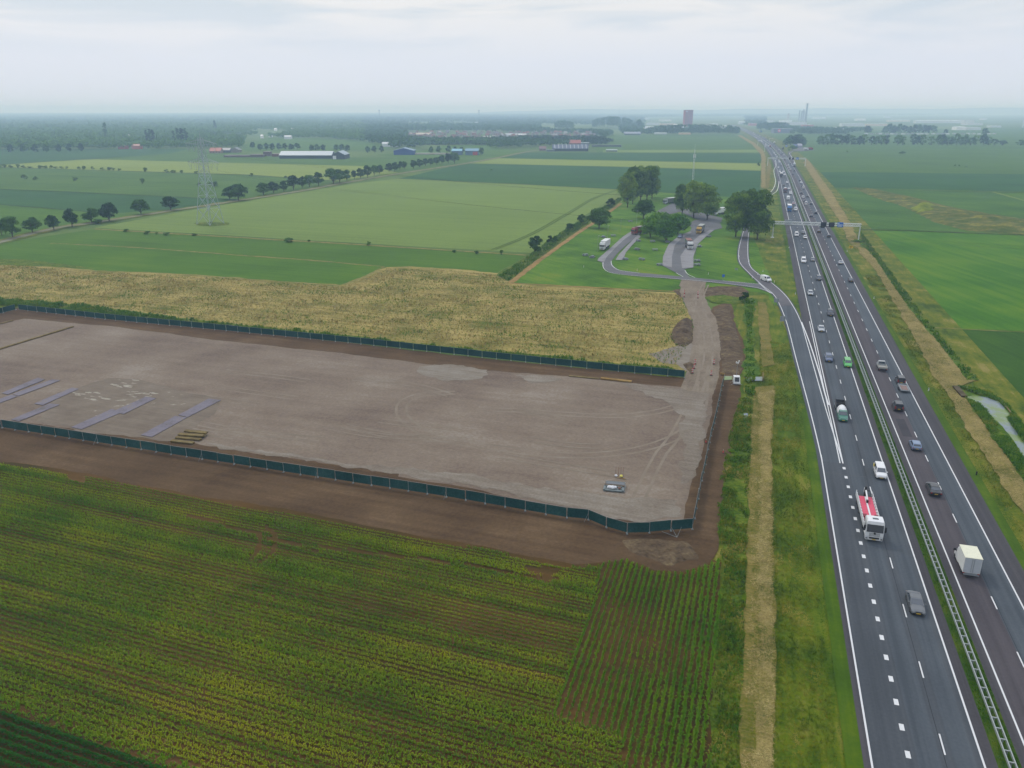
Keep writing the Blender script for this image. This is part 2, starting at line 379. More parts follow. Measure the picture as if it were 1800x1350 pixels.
# right-hand side
Z[0] = 0.02
field('field', [(1330, 240), (1420, 254), (2900, 262), (2900, 200), (1700, 226), (1420, 232)], m_green)
field('field', [(1400, 253), (2900, 258), (2900, 345), (1800, 338), (1455, 330), (1410, 290)], m_green, .5, 20)
field('field', [(1425, 302), (2900, 318), (2900, 343), (1800, 337), (1455, 329)], m_beet, .5, 20)
field('field', [(1455, 331), (1800, 339), (2900, 345), (2900, 440), (1800, 411), (1512, 402)], m_potato, .6, 10)
field('field', [(1750, 338), (2900, 342), (2900, 400), (1800, 352)], m_bright, .5, 10)
field('field', [(1508, 404), (1800, 412), (2900, 440), (2900, 640), (1800, 584), (1640, 577), (1560, 480)], m_right, .4, 6)
field('field', [(1620, 560), (1650, 577), (1800, 582), (2900, 640), (2900, 1350), (2100, 1350), (1800, 900), (1690, 690)], m_right2, .5, 5)
# grass round the motorway and the rest area
Z[0] = 0.1
VG = lambda a: (lambda t: a)
strips('grass_verge', [(lambda t: 11.0, lambda t: 24 + (9 if t > 90 else 5), -90, TEND)], zz(), m_rough)
strips('grass_verge', [(lambda t: -38 if t < 160 else -24, lambda t: -11.0, -90, TEND)], zz(), m_rough)
field('lawn', [(895, 497), (1000, 420), (1045, 392), (1092, 355), (1090, 335), (1338, 350), (1356, 345), (1385, 440), (1405, 560), (1330, 515), (1200, 515), (1000, 503)], m_lawn, .3, 5)
field('lawn', [(1355, 338), (1372, 336), (1388, 392), (1412, 560), (1400, 560), (1345, 470), (1320, 402)], m_grass, .3, 5)
field('grass_verge', [(1240, 503), (1345, 515), (1372, 560), (1400, 640), (1430, 760), (1500, 1350), (1330, 1350), (1300, 1350), (1290, 900), (1300, 650), (1280, 560)], m_grass, .4, 4)
field('dry_grass', [(1345, 402), (1372, 402), (1390, 460), (1370, 462), (1345, 455)], m_rough, .6, 3)
field('dry_grass', [(1300, 520), (1350, 517), (1345, 640), (1375, 660), (1380, 680), (1310, 690), (1290, 600)], m_rough, .6, 3)
# dry weeds beyond the site fence
field('dry_weeds', [(-900, 520), (0, 462), (40, 463), (170, 475), (320, 481), (430, 489), (600, 501), (640, 487), (680, 469), (720, 468), (800, 473), (880, 481), (900, 498), (1000, 504), (1100, 509), (1200, 515), (1212, 545), (1224, 590), (1218, 645), (1190, 660), (1000, 641), (720, 606), (400, 575), (30, 540), (-900, 430)], m_dry, .9, 3)
field('weed_bank', [(-900, 430), (-5, 524), (60, 528), (150, 536), (300, 556), (420, 570), (600, 588), (760, 606), (900, 620), (1040, 634), (1120, 640), (1180, 646), (1200, 664), (1000, 643), (720, 610), (400, 577), (30, 543), (-900, 470)], m_bank, .7, 2)
field('weed_bank', [(-500, 440), (0, 455), (45, 456), (110, 464), (170, 472), (100, 470), (0, 466), (-500, 480)], m_bank, .8, 3)
field('weed_bank', [(872, 484), (930, 448), (960, 425), (1000, 400), (1045, 372), (1090, 345), (1092, 352), (1045, 388), (1000, 415), (950, 452), (896, 496)], m_bank, .6, 3)
field('pale_ground', [(1140, 622), (1180, 612), (1222, 600), (1240, 640), (1216, 655), (1190, 640), (1160, 638)], m_dust, .8, 2)
# thin lines: ditches and headlands
def line(name, px, wd, mat, rag=.3): return ribbon(name, GL(px), wd, zz(), mat, rag=rag)
line('ditch_edge', [(-400, 282), (0, 293.5), (280, 302.5), (440, 307.5), (590, 317.5)], 3.0, m_edge, .8)
line('ditch_edge', [(-400, 318), (0, 332), (200, 341), (400, 350)], 2.2, m_edge, .5)
line('ditch_edge', [(-400, 350), (0, 359), (200, 375)], 2.0, m_edge, .5)
line('ditch_edge', [(0, 289), (130, 281), (280, 272)], 4, m_edge, 1)
line('grass_line', [(88, 427), (250, 435), (420, 448), (560, 458), (675, 468), (640, 486), (605, 500)], 1.6, m_drygrassline, .5)
line('grass_line', [(165, 402), (300, 410), (640, 430), (925, 448)], 2.6, m_drygrassline, .5)
line('grass_line', [(600, 502), (430, 490), (320, 482)], 1.2, m_drygrassline, .4)
line('ditch_edge', [(1455, 330), (1800, 338.5), (2500, 350)], 2.0, m_edge, .4)
line('grass_line', [(1745, 337), (1800, 352), (1900, 380)], 3.0, m_wheat, .4)
line('ditch_edge', [(1512, 403), (1600, 405), (1700, 409), (1800, 413), (2200, 424)], 2.2, m_edge, .6)
line('grass_line', [(1640, 575), (1720, 579), (1800, 583), (2100, 600)], .5, m_drygrassline, .2)
line('ditch_edge', [(700, 314), (900, 323), (1090, 333)], 1.4, m_drygrassline, .4)
line('sand_path', [(898, 496), (950, 456), (1000, 420), (1030, 400), (1060, 380), (1092, 357)], 2.4, m_sandpath, .3)
line('sand_path', [(896, 497), (960, 500), (1050, 505), (1190, 512)], .9, m_sandpath, .3)
# wheel tracks through the wheat
for k in (-1.0, 1.0):
    P = smooth_pts(GL([(868, 438), (940, 408), (1015, 365), (1040, 350), (1085, 333)]), 8)
    P = [(p[0] + k, p[1]) for p in P]
    ribbon('wheel_track', P, .7, zz(), fmat('wheel_track_green', [(70, 96, 50), (84, 110, 58), (100, 124, 68)], big=9, fine=.8), rag=.1)
# farm road between the row of trees and the wheat
fr = smooth_pts(GL([(-500, 560), (0, 425), (100, 400), (165, 391), (300, 370), (420, 352), (530, 335), (600, 322), (700, 305), (800, 290), (870, 278), (924, 267), (960, 263)]), 6)
ribbon('grass_verge', fr, 10.0, zz(), m_rough, rag=.5)
ribbon('farm_road', fr, 4.2, zz(), m_farmroad, rag=.25)
# ---- the weedy soil bank in the right-hand field: a long low mound
def mound(name, px, hgt, mat, lab, cat, seed, kind=None, step=2.0, power=0.6):
    poly = GL(px); P = np.array(poly); x0, y0 = P.min(0); x1, y1 = P.max(0)
    nx, ny = int((x1 - x0) / step) + 3, int((y1 - y0) / step) + 3
    xs = np.linspace(x0 - step, x1 + step, nx); ys = np.linspace(y0 - step, y1 + step, ny)
    X, Y = np.meshgrid(xs, ys); Q = np.stack([X.ravel(), Y.ravel()], 1)
    ins = inside(Q, poly); d = np.full(len(Q), 1e9); n = len(poly)
    for i in range(n):
        a = P[i]; b = P[(i + 1) % n]; e = b - a; u = np.clip(((Q - a) @ e) / max(e @ e, 1e-9), 0, 1)
        d = np.minimum(d, np.hypot(*(Q - a - u[:, None] * e).T))
    dm = max(d[ins].max(), .1) if ins.any() else 1
    nz = vnoise(Q, step * 3, seed) * .5 + vnoise(Q, step * 1.3, seed + 1) * .3 + .35
    H = np.where(ins, hgt * (np.clip(d / dm, 0, 1) ** power) * nz, -.05) + 0.03
    V = [(q[0], q[1], h) for q, h in zip(Q, H)]; Fc = []
    for j in range(ny - 1):
        for i in range(nx - 1):
            a = j * nx + i
            if ins[a] or ins[a + 1] or ins[a + nx] or ins[a + nx + 1]: Fc.append((a, a + 1, a + nx + 1, a + nx))
    me = bpy.data.meshes.new(name); me.from_pydata(V, [], Fc); me.materials.append(mat)
    me.polygons.foreach_set('use_smooth', [True] * len(Fc)); o = link_mesh(name, me)
    return tag(o, lab, cat, None, kind)
m_wb = fmat('weedy_bank_mixed', [(58, 84, 40), (84, 100, 52), (112, 112, 62), (150, 148, 52)], big=14, fine=1.2, bump=.3, w=(.4, .35, .25), mid=5, contrast=1.2)
mound('soil_bank', [(1500, 329), (1530, 331), (1600, 345), (1680, 366), (1800, 385), (1990, 412), (1990, 440), (1800, 412), (1700, 404), (1650, 392), (1590, 362), (1540, 347)], 4.0, m_wb, 'long low bank overgrown with green weeds in the field right of the motorway', 'soil bank', 3, step=3)
mound('soil_bank', [(1600, 366), (1612, 358), (1640, 358), (1652, 366), (1640, 373), (1615, 374)], 3.6, fmat('yellow_flower_weeds', [(80, 100, 42), (116, 130, 44), (144, 154, 52)], big=5, fine=.8, bump=.3), 'bright yellow flowering hump on the weedy bank', 'soil bank', 5, step=1.5)
ZV = Z[0] = max(Z[0], 0.15)
# ---- the crop field in front, and the soil round the building site
field('crop_soil', [(-300, 1900), (-300, 770), (0, 805), (90, 820), (250, 848), (560, 900), (850, 955), (1000, 985), (1100, 980), (1270, 985), (1262, 1100), (1250, 1350), (1240, 1900)], m_cropsoil, .3, 3)
field('ditch_bank', [(1262, 700), (1318, 700), (1316, 900), (1308, 1100), (1300, 1350), (1290, 1900), (1235, 1900), (1245, 1350), (1262, 1100), (1270, 985)], m_bank, .5, 2)
field('bare_soil', [(-300, 470), (0, 545), (40, 540), (200, 562), (420, 580), (600, 601), (870, 632), (1060, 651), (1205, 664), (1216, 650), (1200, 640), (1212, 636), (1250, 560), (1252, 540), (1285, 530), (1290, 560), (1305, 600), (1312, 640), (1300, 668), (1302, 690), (1290, 760), (1284, 800), (1274, 850), (1266, 900), (1262, 950), (1256, 982), (1240, 995), (1200, 1005), (1150, 1003), (1100, 985), (1060, 988), (1010, 992), (930, 978), (850, 960), (700, 935), (560, 905), (400, 880), (250, 852), (150, 832), (90, 822), (0, 812), (-300, 770)], m_soil, .35, 2)
field('bare_soil', [(1228, 508), (1262, 503), (1300, 503), (1318, 513), (1300, 522), (1250, 527), (1236, 522)], m_soil2, .4, 1.5)
field('bare_soil', [(1182, 510), (1203, 506), (1206, 520), (1198, 524)], m_soil2, .3, 1)
field('grass_patch', [(1236, 522), (1270, 518), (1310, 524), (1318, 532), (1290, 534), (1250, 531)], m_bank, .5, 1.5)
field('rubble_pad', [(-300, 505), (0, 568), (43, 560), (190, 573), (400, 600), (600, 621), (800, 646), (1000, 662), (1130, 675), (1195, 680), (1216, 668), (1250, 672), (1252, 700), (1246, 740), (1236, 780), (1226, 815), (1214, 855), (1205, 900), (1200, 917), (1130, 920), (1060, 911), (960, 890), (850, 862), (700, 837), (560, 817), (400, 790), (330, 780), (200, 764), (0, 741), (-300, 690)], m_pad, .35, 2)
field('soil_edge', [(-300, 640), (0, 738), (330, 778), (560, 813), (700, 833), (700, 838), (560, 818), (330, 782), (0, 743), (-300, 700)], m_soil, .3, 1)
tk = GL([(1220, 492), (1217, 503), (1218, 520), (1229, 545), (1240, 570), (1242, 610), (1238, 640), (1232, 670), (1224, 690)])
ribbon('site_track', smooth_pts(tk, 5), [9.5] * 6 + [8.5] * 5 + [7.5] * 30, zz(), m_track, rag=.35)
# pale dust, ruts and tyre marks on the pad
def tracks(px, offs, wd, mat, rag=.06):
    P = smooth_pts(GL(px), 8)
    for o_ in offs:
        Q = []
        for i in range(len(P)):
            a = Vector(P[max(0, i - 1)]); b = Vector(P[min(len(P) - 1, i + 1)]); d = (b - a).normalized()
            Q.append((P[i][0] - d.y * o_, P[i][1] + d.x * o_))
        ribbon('tyre_track', Q, wd, zz(.0008), mat, rag=rag)
m_tyre = fmat('tyre_track_pale', [(130, 118, 108), (142, 130, 120), (154, 144, 135)], big=6, fine=.4)
m_tyre2 = fmat('tyre_track_dark', [(108, 95, 87), (120, 107, 98), (132, 119, 109)], big=6, fine=.4)
tracks([(800, 690), (745, 693), (712, 705), (706, 725), (722, 745), (765, 768), (860, 785), (1000, 800), (1120, 790), (1200, 760), (1230, 720), (1236, 670)], (-1.1, 1.1), .55, m_tyre)
tracks([(1225, 690), (1190, 760), (1160, 800), (1130, 860), (1110, 905)], (-1, 1), .5, m_tyre)
tracks([(1238, 640), (1215, 700), (1100, 730), (900, 720)], (-1, 1), .6, m_tyre)
tracks([(1240, 500), (1229, 530), (1240, 570), (1246, 610), (1242, 650)], (-1.1, 1.1), .5, m_tyre)
rt = random.Random(77)
for _ in range(12):                                    # faint passes of rollers and lorries
    x0 = rt.uniform(250, 1000); y0 = 600 + (x0 - 250) * .085 + rt.uniform(30, 150); dx = rt.uniform(120, 260); sl = rt.uniform(.05, .17); cv = rt.uniform(-9, 9)
    tracks([(x0, y0), (x0 + dx * .35, y0 + dx * .35 * sl + cv), (x0 + dx * .7, y0 + dx * .7 * sl + cv), (x0 + dx, y0 + dx * sl)], (-1.0, 1.0), rt.uniform(.35, .6), m_tyre, rag=.12)
def blotches(px, n, r0, r1, mat, seed, asp=3.0, ang=AR, rag=.35):
    poly = GL(px); P = np.array(poly); r = random.Random(seed); k = 0
    V = []; Fc = []; z = zz(.001)
    while k < n:
        p = (r.uniform(P[:, 0].min(), P[:, 0].max()), r.uniform(P[:, 1].min(), P[:, 1].max()))
        if not inside(np.array([p]), poly)[0]: continue
        k += 1; a0 = r.uniform(r0, r1); m = 14; b = len(V); V.append((p[0], p[1], z + k * .0006))
        for j in range(m):
            t = 2 * math.pi * j / m; q = a0 * r.uniform(1 - rag * 1.6, 1 + rag); u, v = q * asp * math.cos(t), q * math.sin(t)
            V.append((p[0] + u * math.cos(ang) - v * math.sin(ang), p[1] + u * math.sin(ang) + v * math.cos(ang), z + k * .0006))
        for j in range(m): Fc.append((b, b + 1 + j, b + 1 + (j + 1) % m))
    me = bpy.data.meshes.new('dust_patch'); me.from_pydata(V, [], Fc); me.materials.append(mat)
    o = link_mesh('dust_patch', me); o['kind'] = 'structure'
m_white = fmat('dried_pale_silt', [(150, 142, 132), (172, 166, 158), (190, 186, 180)], big=3, fine=.4)
m_sandy = fmat('compacted_sand_patch', [(118, 105, 97), (130, 118, 109), (142, 131, 122)], big=6, fine=.5, streak=(AR, 12, .8))
field('sand_patch', [(100, 690), (190, 664), (250, 668), (330, 690), (384, 700), (378, 730), (300, 775), (150, 758), (60, 742)], m_sandy, .7, 2, d=.001)
blotches([(130, 690), (180, 690), (190, 705), (140, 702)], 16, .12, .4, m_white, 1, 3.2)
blotches([(190, 668), (240, 664), (250, 680), (200, 684)], 14, .1, .35, m_white, 2, 4)
blotches([(215, 685), (330, 690), (340, 712), (200, 712)], 30, .1, .35, m_white, 3, 3, AR + .4)
blotches([(170, 712), (230, 706), (200, 735), (160, 735)], 12, .08, .25, m_white, 4, 3, AR + .5)
m_dust2 = fmat('compacted_dusty_rubble', [(122, 109, 101), (134, 123, 115), (144, 135, 128), (158, 150, 145)], big=9, fine=0.4, streak=(AR, 16, 1.4), w=(.35, .35, .3), contrast=1.2)
field('dust_band', [(360, 782), (430, 786), (600, 812), (760, 828), (900, 846), (1010, 862), (1100, 878), (1190, 880), (1200, 908), (1130, 917), (1060, 908), (960, 887), (850, 859), (700, 833), (560, 813), (420, 793)], m_dust2, .9, 1.2, d=.001)
field('dust_band', [(738, 645), (800, 640), (858, 650), (846, 664), (790, 668), (750, 660)], m_dust, 1.0, 1.2, d=.001)
field('dust_band', [(905, 660), (960, 660), (990, 668), (930, 674)], m_dust2, .9, 1.2, d=.001)
field('dust_band', [(1090, 672), (1190, 684), (1240, 690), (1246, 720), (1226, 790), (1210, 850), (1198, 850), (1204, 790), (1206, 730), (1150, 700)], m_dust2, .9, 1.2, d=.001)
mound('soil_heap', [(1178, 590), (1186, 572), (1198, 561), (1215, 560), (1219, 600), (1204, 609), (1186, 605)], 2.0, m_soil2, 'dark heap of dug soil beside the curved rubble track', 'soil heap', 8, step=.7)
mound('soil_heap', [(1200, 640), (1212, 634), (1222, 640), (1221, 655), (1214, 660)], .9, m_soil2, 'small soil heap at the open end of the far fence', 'soil heap', 9, step=.5)
mound('soil_heap', [(1252, 545), (1284, 530), (1290, 560), (1305, 600), (1312, 640), (1298, 662), (1266, 655), (1262, 600)], .9, m_soil2, 'long flattened heap of brown soil right of the rubble track', 'soil heap', 10, step=.9)
mound('soil_heap', [(1078, 944), (1140, 942), (1215, 945), (1240, 985), (1180, 1000), (1100, 972)], .7, m_soil2, 'low stony soil heap outside the near corner of the fence', 'soil heap', 12, step=.7)
print('Z site', Z[0])
# ---- straw strips and ditches along the motorway
S = zz
def mulch(px, mat, rag=.35): z = zz(); return sheet('mown_hay_strip', [G(*p, z - .3) for p in px], z, mat, rag * .9, 1.6, seed=len(bpy.data.objects))
mulch([(1333, 530), (1345, 532), (1352, 560), (1355, 600), (1362, 640), (1340, 645), (1336, 600), (1333, 560)], m_straw2)
mulch([(1325, 680), (1362, 678), (1355, 780), (1358, 900), (1359, 1000), (1361, 1100), (1361, 1350), (1360, 1700), (1290, 1700), (1302, 1350), (1308, 1100), (1312, 950), (1318, 800)], m_straw2)
mulch([(1335, 690), (1362, 685), (1353, 780), (1358, 900), (1359, 1000), (1361, 1100), (1360, 1350), (1359, 1700), (1328, 1700), (1330, 1350), (1333, 1100), (1335, 1000), (1337, 850)], m_straw)
mulch([(1302, 237), (1325, 250), (1341, 264), (1346, 275), (1346, 330), (1338, 330), (1338, 272), (1322, 254), (1296, 238)], m_straw, .8)
mulch([(1350, 280), (1356, 292), (1352, 330), (1346, 330), (1348, 290)], m_straw2, .8)
mulch([(1417, 278), (1424, 285), (1440, 308), (1462, 338), (1487, 378), (1507, 413), (1490, 418), (1474, 386), (1448, 345), (1425, 308), (1412, 286)], m_straw, .5)
mulch([(1508, 434), (1522, 437), (1542, 458), (1574, 508), (1610, 555), (1657, 611), (1695, 661), (1716, 668), (1690, 678), (1703, 706), (1730, 746), (1755, 784), (1800, 842), (1860, 930), (1860, 1000), (1800, 905), (1757, 842), (1722, 784), (1695, 746), (1670, 700), (1643, 663), (1618, 611), (1597, 573), (1560, 512), (1540, 476), (1512, 446)], m_straw, .4)
mulch([(1487, 418), (1505, 412), (1512, 430), (1506, 440)], m_straw2, .4)
m_ditchgrass = fmat('ditch_tall_grass', [(50, 84, 24), (70, 104, 30), (94, 122, 42), (128, 132, 64)], big=5, fine=.5, bump=.4, w=(.35, .4, .25), mid=1.6)
field('ditch_bank', [(1500, 404), (1512, 420), (1560, 478), (1600, 530), (1640, 580), (1690, 640), (1722, 668), (1700, 668), (1657, 611), (1610, 555), (1574, 508), (1542, 458), (1516, 432)], m_ditchgrass, .5, 2)
field('ditch_bank', [(1680, 678), (1740, 690), (1775, 716), (1800, 750), (1900, 860), (1860, 935), (1800, 842), (1755, 784), (1730, 746), (1700, 706)], m_ditchgrass, .5, 1.5)
field('ditch_bank', [(1304, 522), (1329, 526), (1322, 575), (1328, 640), (1330, 662), (1306, 662), (1308, 620), (1313, 580)], m_ditchgrass, .8, 1.5)
# water
m_water = fmat('pond_water_algae', [(116, 130, 132), (128, 142, 146), (120, 144, 112), (108, 136, 84)], big=9, fine=.5, rough=.22, spec=.5, w=(.7, .2, .1), contrast=1.3)
field('water', [(1697, 697), (1712, 694), (1735, 699), (1756, 706), (1777, 729), (1770, 733), (1800, 778), (1860, 870), (1860, 920), (1800, 804), (1787, 786), (1767, 757), (1747, 737), (1737, 728), (1724, 711)], m_water, .3, 1.2, d=.01)
field('water', [(1273, 661), (1287, 661), (1287, 667), (1273, 668)], m_water, .1, 1)
field('water', [(1311, 663), (1341, 662), (1341, 669), (1312, 670)], m_water, .1, 1)
field('water', [(1307, 727), (1314, 726), (1315, 735), (1308, 737)], m_water, .1, 1)
# ---- carriageways
def asph(name, cols, fine=.35, bigs=14): return fmat(name, cols, big=bigs, fine=fine, streak=(AM, 60, .9), rough=.85, spec=.2, w=(.25, .55, .2), contrast=1.45)
a_main = asph('asphalt_blue_grey', [(76, 82, 86), (86, 92, 96), (96, 102, 105)])
a_lane = asph('asphalt_worn_lane', [(78, 86, 91), (90, 98, 103), (100, 108, 112)])
a_sh = asph('asphalt_brown_shoulder', [(74, 72, 75), (84, 82, 84), (94, 91, 92)])
a_rl = asph('asphalt_brown_lane', [(82, 77, 80), (92, 87, 89), (100, 95, 97)])
TM = RT(1484, 815)[1]                      # where the merge lane ends its solid line
TR = RT(1400, 480)[1]                      # beyond here the left carriageway has a hard shoulder
TG2 = RT(1385, 318)[1]
z0 = 0.62
# road bed is a raised 0.3 m sheet with sloping verges hidden by grass
Z[0] = max(Z[0], 0.0)
print('Z verge', Z[0]); zr = 0.3
def zr_(k): return zr + .004 * k
def outl(t):
    if t < TM: return -13.8
    if t < RT(1430, 740)[1]: return -13.8
    return -12.1 if t > TR else -12.1
strips('motorway', [(-12.1, -1.1, -90, TEND), (-13.8, -12.1, -90, RT(1424, 720)[1])], zr_(0), a_sh)
strips('motorway', [(1.14, 11.8, -90, TEND)], zr_(0), a_sh)
strips('road_lane', [(-9.4, -2.35, -90, TEND)], zr_(1), a_main)
strips('road_lane', [(-13.0, -9.39, -90, TM - 4)], zr_(1), a_main)
strips('road_lane', [(-5.1, -3.1, -90, TEND), (-8.6, -6.4, -90, TEND)], zr_(2), a_lane)
strips('road_lane', [(5.76, 9.14, -90, TEND)], zr_(1), a_lane)
strips('road_lane', [(2.24, 5.76, -90, TEND)], zr_(1), a_rl)
strips('median_grass', [(-1.09, 1.14, -90, TEND)], zr_(0), fmat('median_grass', [(44, 76, 20), (62, 92, 28), (92, 108, 44)], big=6, fine=.4, streak=(AM, 5, .6), bump=.2))
# markings
m_mark = pmat('road_marking_white', (214, 216, 216), .7)
LW = .2
marks = [(-2.35 - LW / 2, -2.35 + LW / 2, -90, TEND), (2.24 - LW / 2, 2.24 + LW / 2, -90, TEND), (9.14 - LW / 2, 9.14 + LW / 2, -90, TEND),
         (-9.39 - LW / 2, -9.39 + LW / 2, TM, TEND), (-13.01 - LW / 2, -13.01 + LW / 2, -90, TM + 3)]
strips('road_marking', marks, zr_(4), m_mark)
td0 = RT(1619, 1177)[1]
dash = []
k = -9
while td0 + 12 * k < 1500:
    t = td0 + 12 * k; dash.append((-5.80 - .08, -5.80 + .08, t - 1.5, t + 1.5)); k += 1
td1 = RT(1747, 1059.5)[1]
k = -8
while td1 + 12 * k < 1500:
    t = td1 + 12 * k; dash.append((5.76 - .08, 5.76 + .08, t - 1.5, t + 1.5)); k += 1
tb0 = RT(1595.8, 1326.5)[1]; tb1 = RT(1545, 1119.8)[1]; nb = 5
pb = (tb1 - tb0) / nb
k = -12
while tb0 + pb * k < TM - 1.0:
    t = tb0 + pb * k; dash.append((-9.39 - .24, -9.39 + .24, t - .5, t + .5)); k += 1
strips('road_marking', dash, zr_(4), m_mark)
# ---- ramp from the rest area
rl = GL([(1490, 1100), (1451, 830), (1423.5, 720), (1400.4, 634.6), (1384.4, 572.4), (1372, 538.7), (1359.5, 517.3), (1340, 501.3), (1316.9, 480), (1300, 460), (1299, 437.8), (1304.4, 415.5), (1307.8, 402), (1309, 385)])
rr = GL([(1540, 1100), (1480, 822), (1452, 720), (1418, 600.9), (1407.5, 565.3), (1393.3, 536.9), (1377.3, 515.5), (1352.4, 494.2), (1331, 480), (1317, 464), (1314.4, 433), (1316.7, 402), (1317, 385)])
rl = [R(-13.01, TM - 20), R(-13.01, TM)] + [Vector(p) for p in rl[2:]]
rr = [R(-9.4, TM - 20), R(-9.4, TM)] + [Vector(p) for p in rr[2:]]
rl = smooth_pts(rl, 6); rr = smooth_pts(rr, 6)
ext = lambda P, sgn, e: [(P[i][0] + sgn * e * (Vector(P[min(i + 1, len(P) - 1)]) - Vector(P[max(i - 1, 0)])).normalized().y, P[i][1] - sgn * e * (Vector(P[min(i + 1, len(P) - 1)]) - Vector(P[max(i - 1, 0)])).normalized().x) for i in range(len(P))]
sheet('slip_road', ext(rl, -1, .7) + ext(rr, 1, .5)[::-1], zr_(1.5), a_main)
sheet('slip_road', GL([(1407, 565), (1440, 600), (1462, 700), (1484, 812), (1478, 815), (1452, 720), (1418, 601)]), zr_(1.2), a_sh)
sheet('slip_road', rl[6:] + rr[6:][::-1], zr_(2.2), a_lane)
sheet('slip_road', [p for p in rl if p[1] > G(1372, 540)[1]] + [p for p in rr if p[1] > G(1392, 539)[1]][::-1], zr_(3), fmat('slip_road_old_asphalt', [(92, 90, 92), (104, 102, 103), (114, 112, 112)], big=9, fine=.5, rough=.9, spec=.2))
strips('road_seam', [(-5.98, -5.92, -90, 500), (5.90, 5.96, -90, 500)], zr_(3), fmat('asphalt_dark_seam', [(52, 54, 56), (72, 76, 78)], big=6, fine=.8))
strips('road_seam', [(-13.0, -5.9, TM - 5.0, TM - 4.85), (2.3, 11.7, RT(1470, 420)[1], RT(1470, 420)[1] + .5)], zr_(3.4), fmat('asphalt_pale_joint', [(96, 98, 99), (116, 118, 118)], big=6, fine=.8))
strips('road_patch', [(3.2, 4.9, RT(1590, 740)[1] - 9, RT(1590, 740)[1] + 1)], zr_(3.4), fmat('asphalt_repair_patch', [(78, 76, 79), (90, 88, 90)], big=5, fine=.5))
ribbon('road_marking', rl[6:], .2, zr_(5), m_mark); ribbon('road_marking', rr[6:], .2, zr_(5.6), m_mark)
gore = GL([(1421, 564), (1440, 640), (1458.5, 720), (1466.5, 755)])
ribbon('road_marking', [R(-9.95, RT(1422, 565)[1]), R(-9.9, TM)], .2, zr_(6.2), m_mark)
ribbon('road_marking', smooth_pts(GL([(1409, 566), (1424, 605), (1440, 655), (1451, 695), (1457, 712)]), 4), .3, zr_(6.8), m_mark)
# ---- rest area roads
a_cross = fmat('rest_area_asphalt', [(96, 98, 98), (108, 109, 108), (118, 119, 118)], big=12, fine=.6, rough=.85, spec=.2)
a_old = fmat('rest_area_old_asphalt', [(100, 101, 101), (112, 112, 111), (122, 122, 120)], big=10, fine=.6, rough=.9, spec=.2)
a_conc = fmat('rest_area_concrete', [(134, 133, 131), (148, 147, 145), (160, 159, 157)], big=6, fine=.5, rough=.9, spec=.2)
def road(px, z, mat, name='rest_area_road'): return sheet(name, GL(px), z, mat, .05, 2)
z1 = zr_(1)
road([(1343, 500), (1271, 493), (1206.7, 486.7), (1124.4, 479.5), (1088.9, 475), (1078, 468), (1074.4, 460), (1082, 449), (1098, 433), (1124, 412), (1155, 371), (1184, 356), (1202, 358), (1225, 372), (1270, 383), (1268, 391), (1222, 384), (1196, 372), (1170, 378), (1140, 396), (1113, 404.4), (1095.5, 415.5), (1075, 435), (1052, 454), (1050, 458), (1058, 461), (1061, 471), (1073, 479), (1111, 484.4), (1206.7, 492), (1275.5, 498.9), (1333, 506.7), (1357, 516)], z1, a_cross)
road([(1050, 458), (1052, 454), (1075, 434), (1095.5, 415.5), (1113, 404.4), (1116, 408), (1098, 420), (1082, 435), (1066, 452), (1062, 460)], z1 + .004, a_conc)
road([(1082, 457), (1095.5, 456.7), (1100, 444), (1113, 429), (1126, 416), (1122, 412), (1104, 430), (1088, 447)], z1 + .004, a_conc)
road([(1202, 486), (1188, 479), (1164.4, 466.7), (1165.5, 451), (1175.5, 429), (1195.5, 413), (1213, 406.7), (1216, 400), (1209, 395), (1222, 386), (1262, 384), (1270, 401), (1255.5, 404), (1244, 413), (1226.7, 429), (1219, 451), (1219, 470), (1203, 473), (1206, 481), (1214, 488)], z1 + .006, a_cross)
road([(1164.4, 466.7), (1165.5, 451), (1175.5, 429), (1195.5, 413), (1213, 406.7), (1216, 409), (1200, 417), (1186, 431), (1181, 451), (1181, 470)], z1 + .010, a_conc)
road([(1219, 470), (1219, 451), (1226.7, 429), (1244, 413), (1255.5, 404), (1248, 404), (1232, 412), (1208, 432), (1196, 450), (1199, 471)], z1 + .010, a_conc)
road([(1183, 470), (1183, 451), (1188, 431), (1202, 417), (1217, 409), (1212, 414), (1200, 430), (1191, 450), (1196, 471)], z1 + .012, a_cross)
for q in ([(1060, 461), (1061, 471), (1073, 479), (1111, 484.4), (1206.7, 491.4), (1275.5, 498.2), (1333, 506.2), (1355.5, 515.5)], [(1074.4, 459), (1076, 466.7), (1089, 475), (1124.4, 480)], [(1188, 479.5), (1201, 486.5)], [(1204, 475), (1209, 482), (1222, 488)], [(1333, 497), (1338, 501), (1348, 510), (1357, 516)], [(1271, 493.6), (1335, 499.5)]):
    ribbon('road_marking', smooth_pts(GL(q), 5), .22, z1 + .018, m_mark)
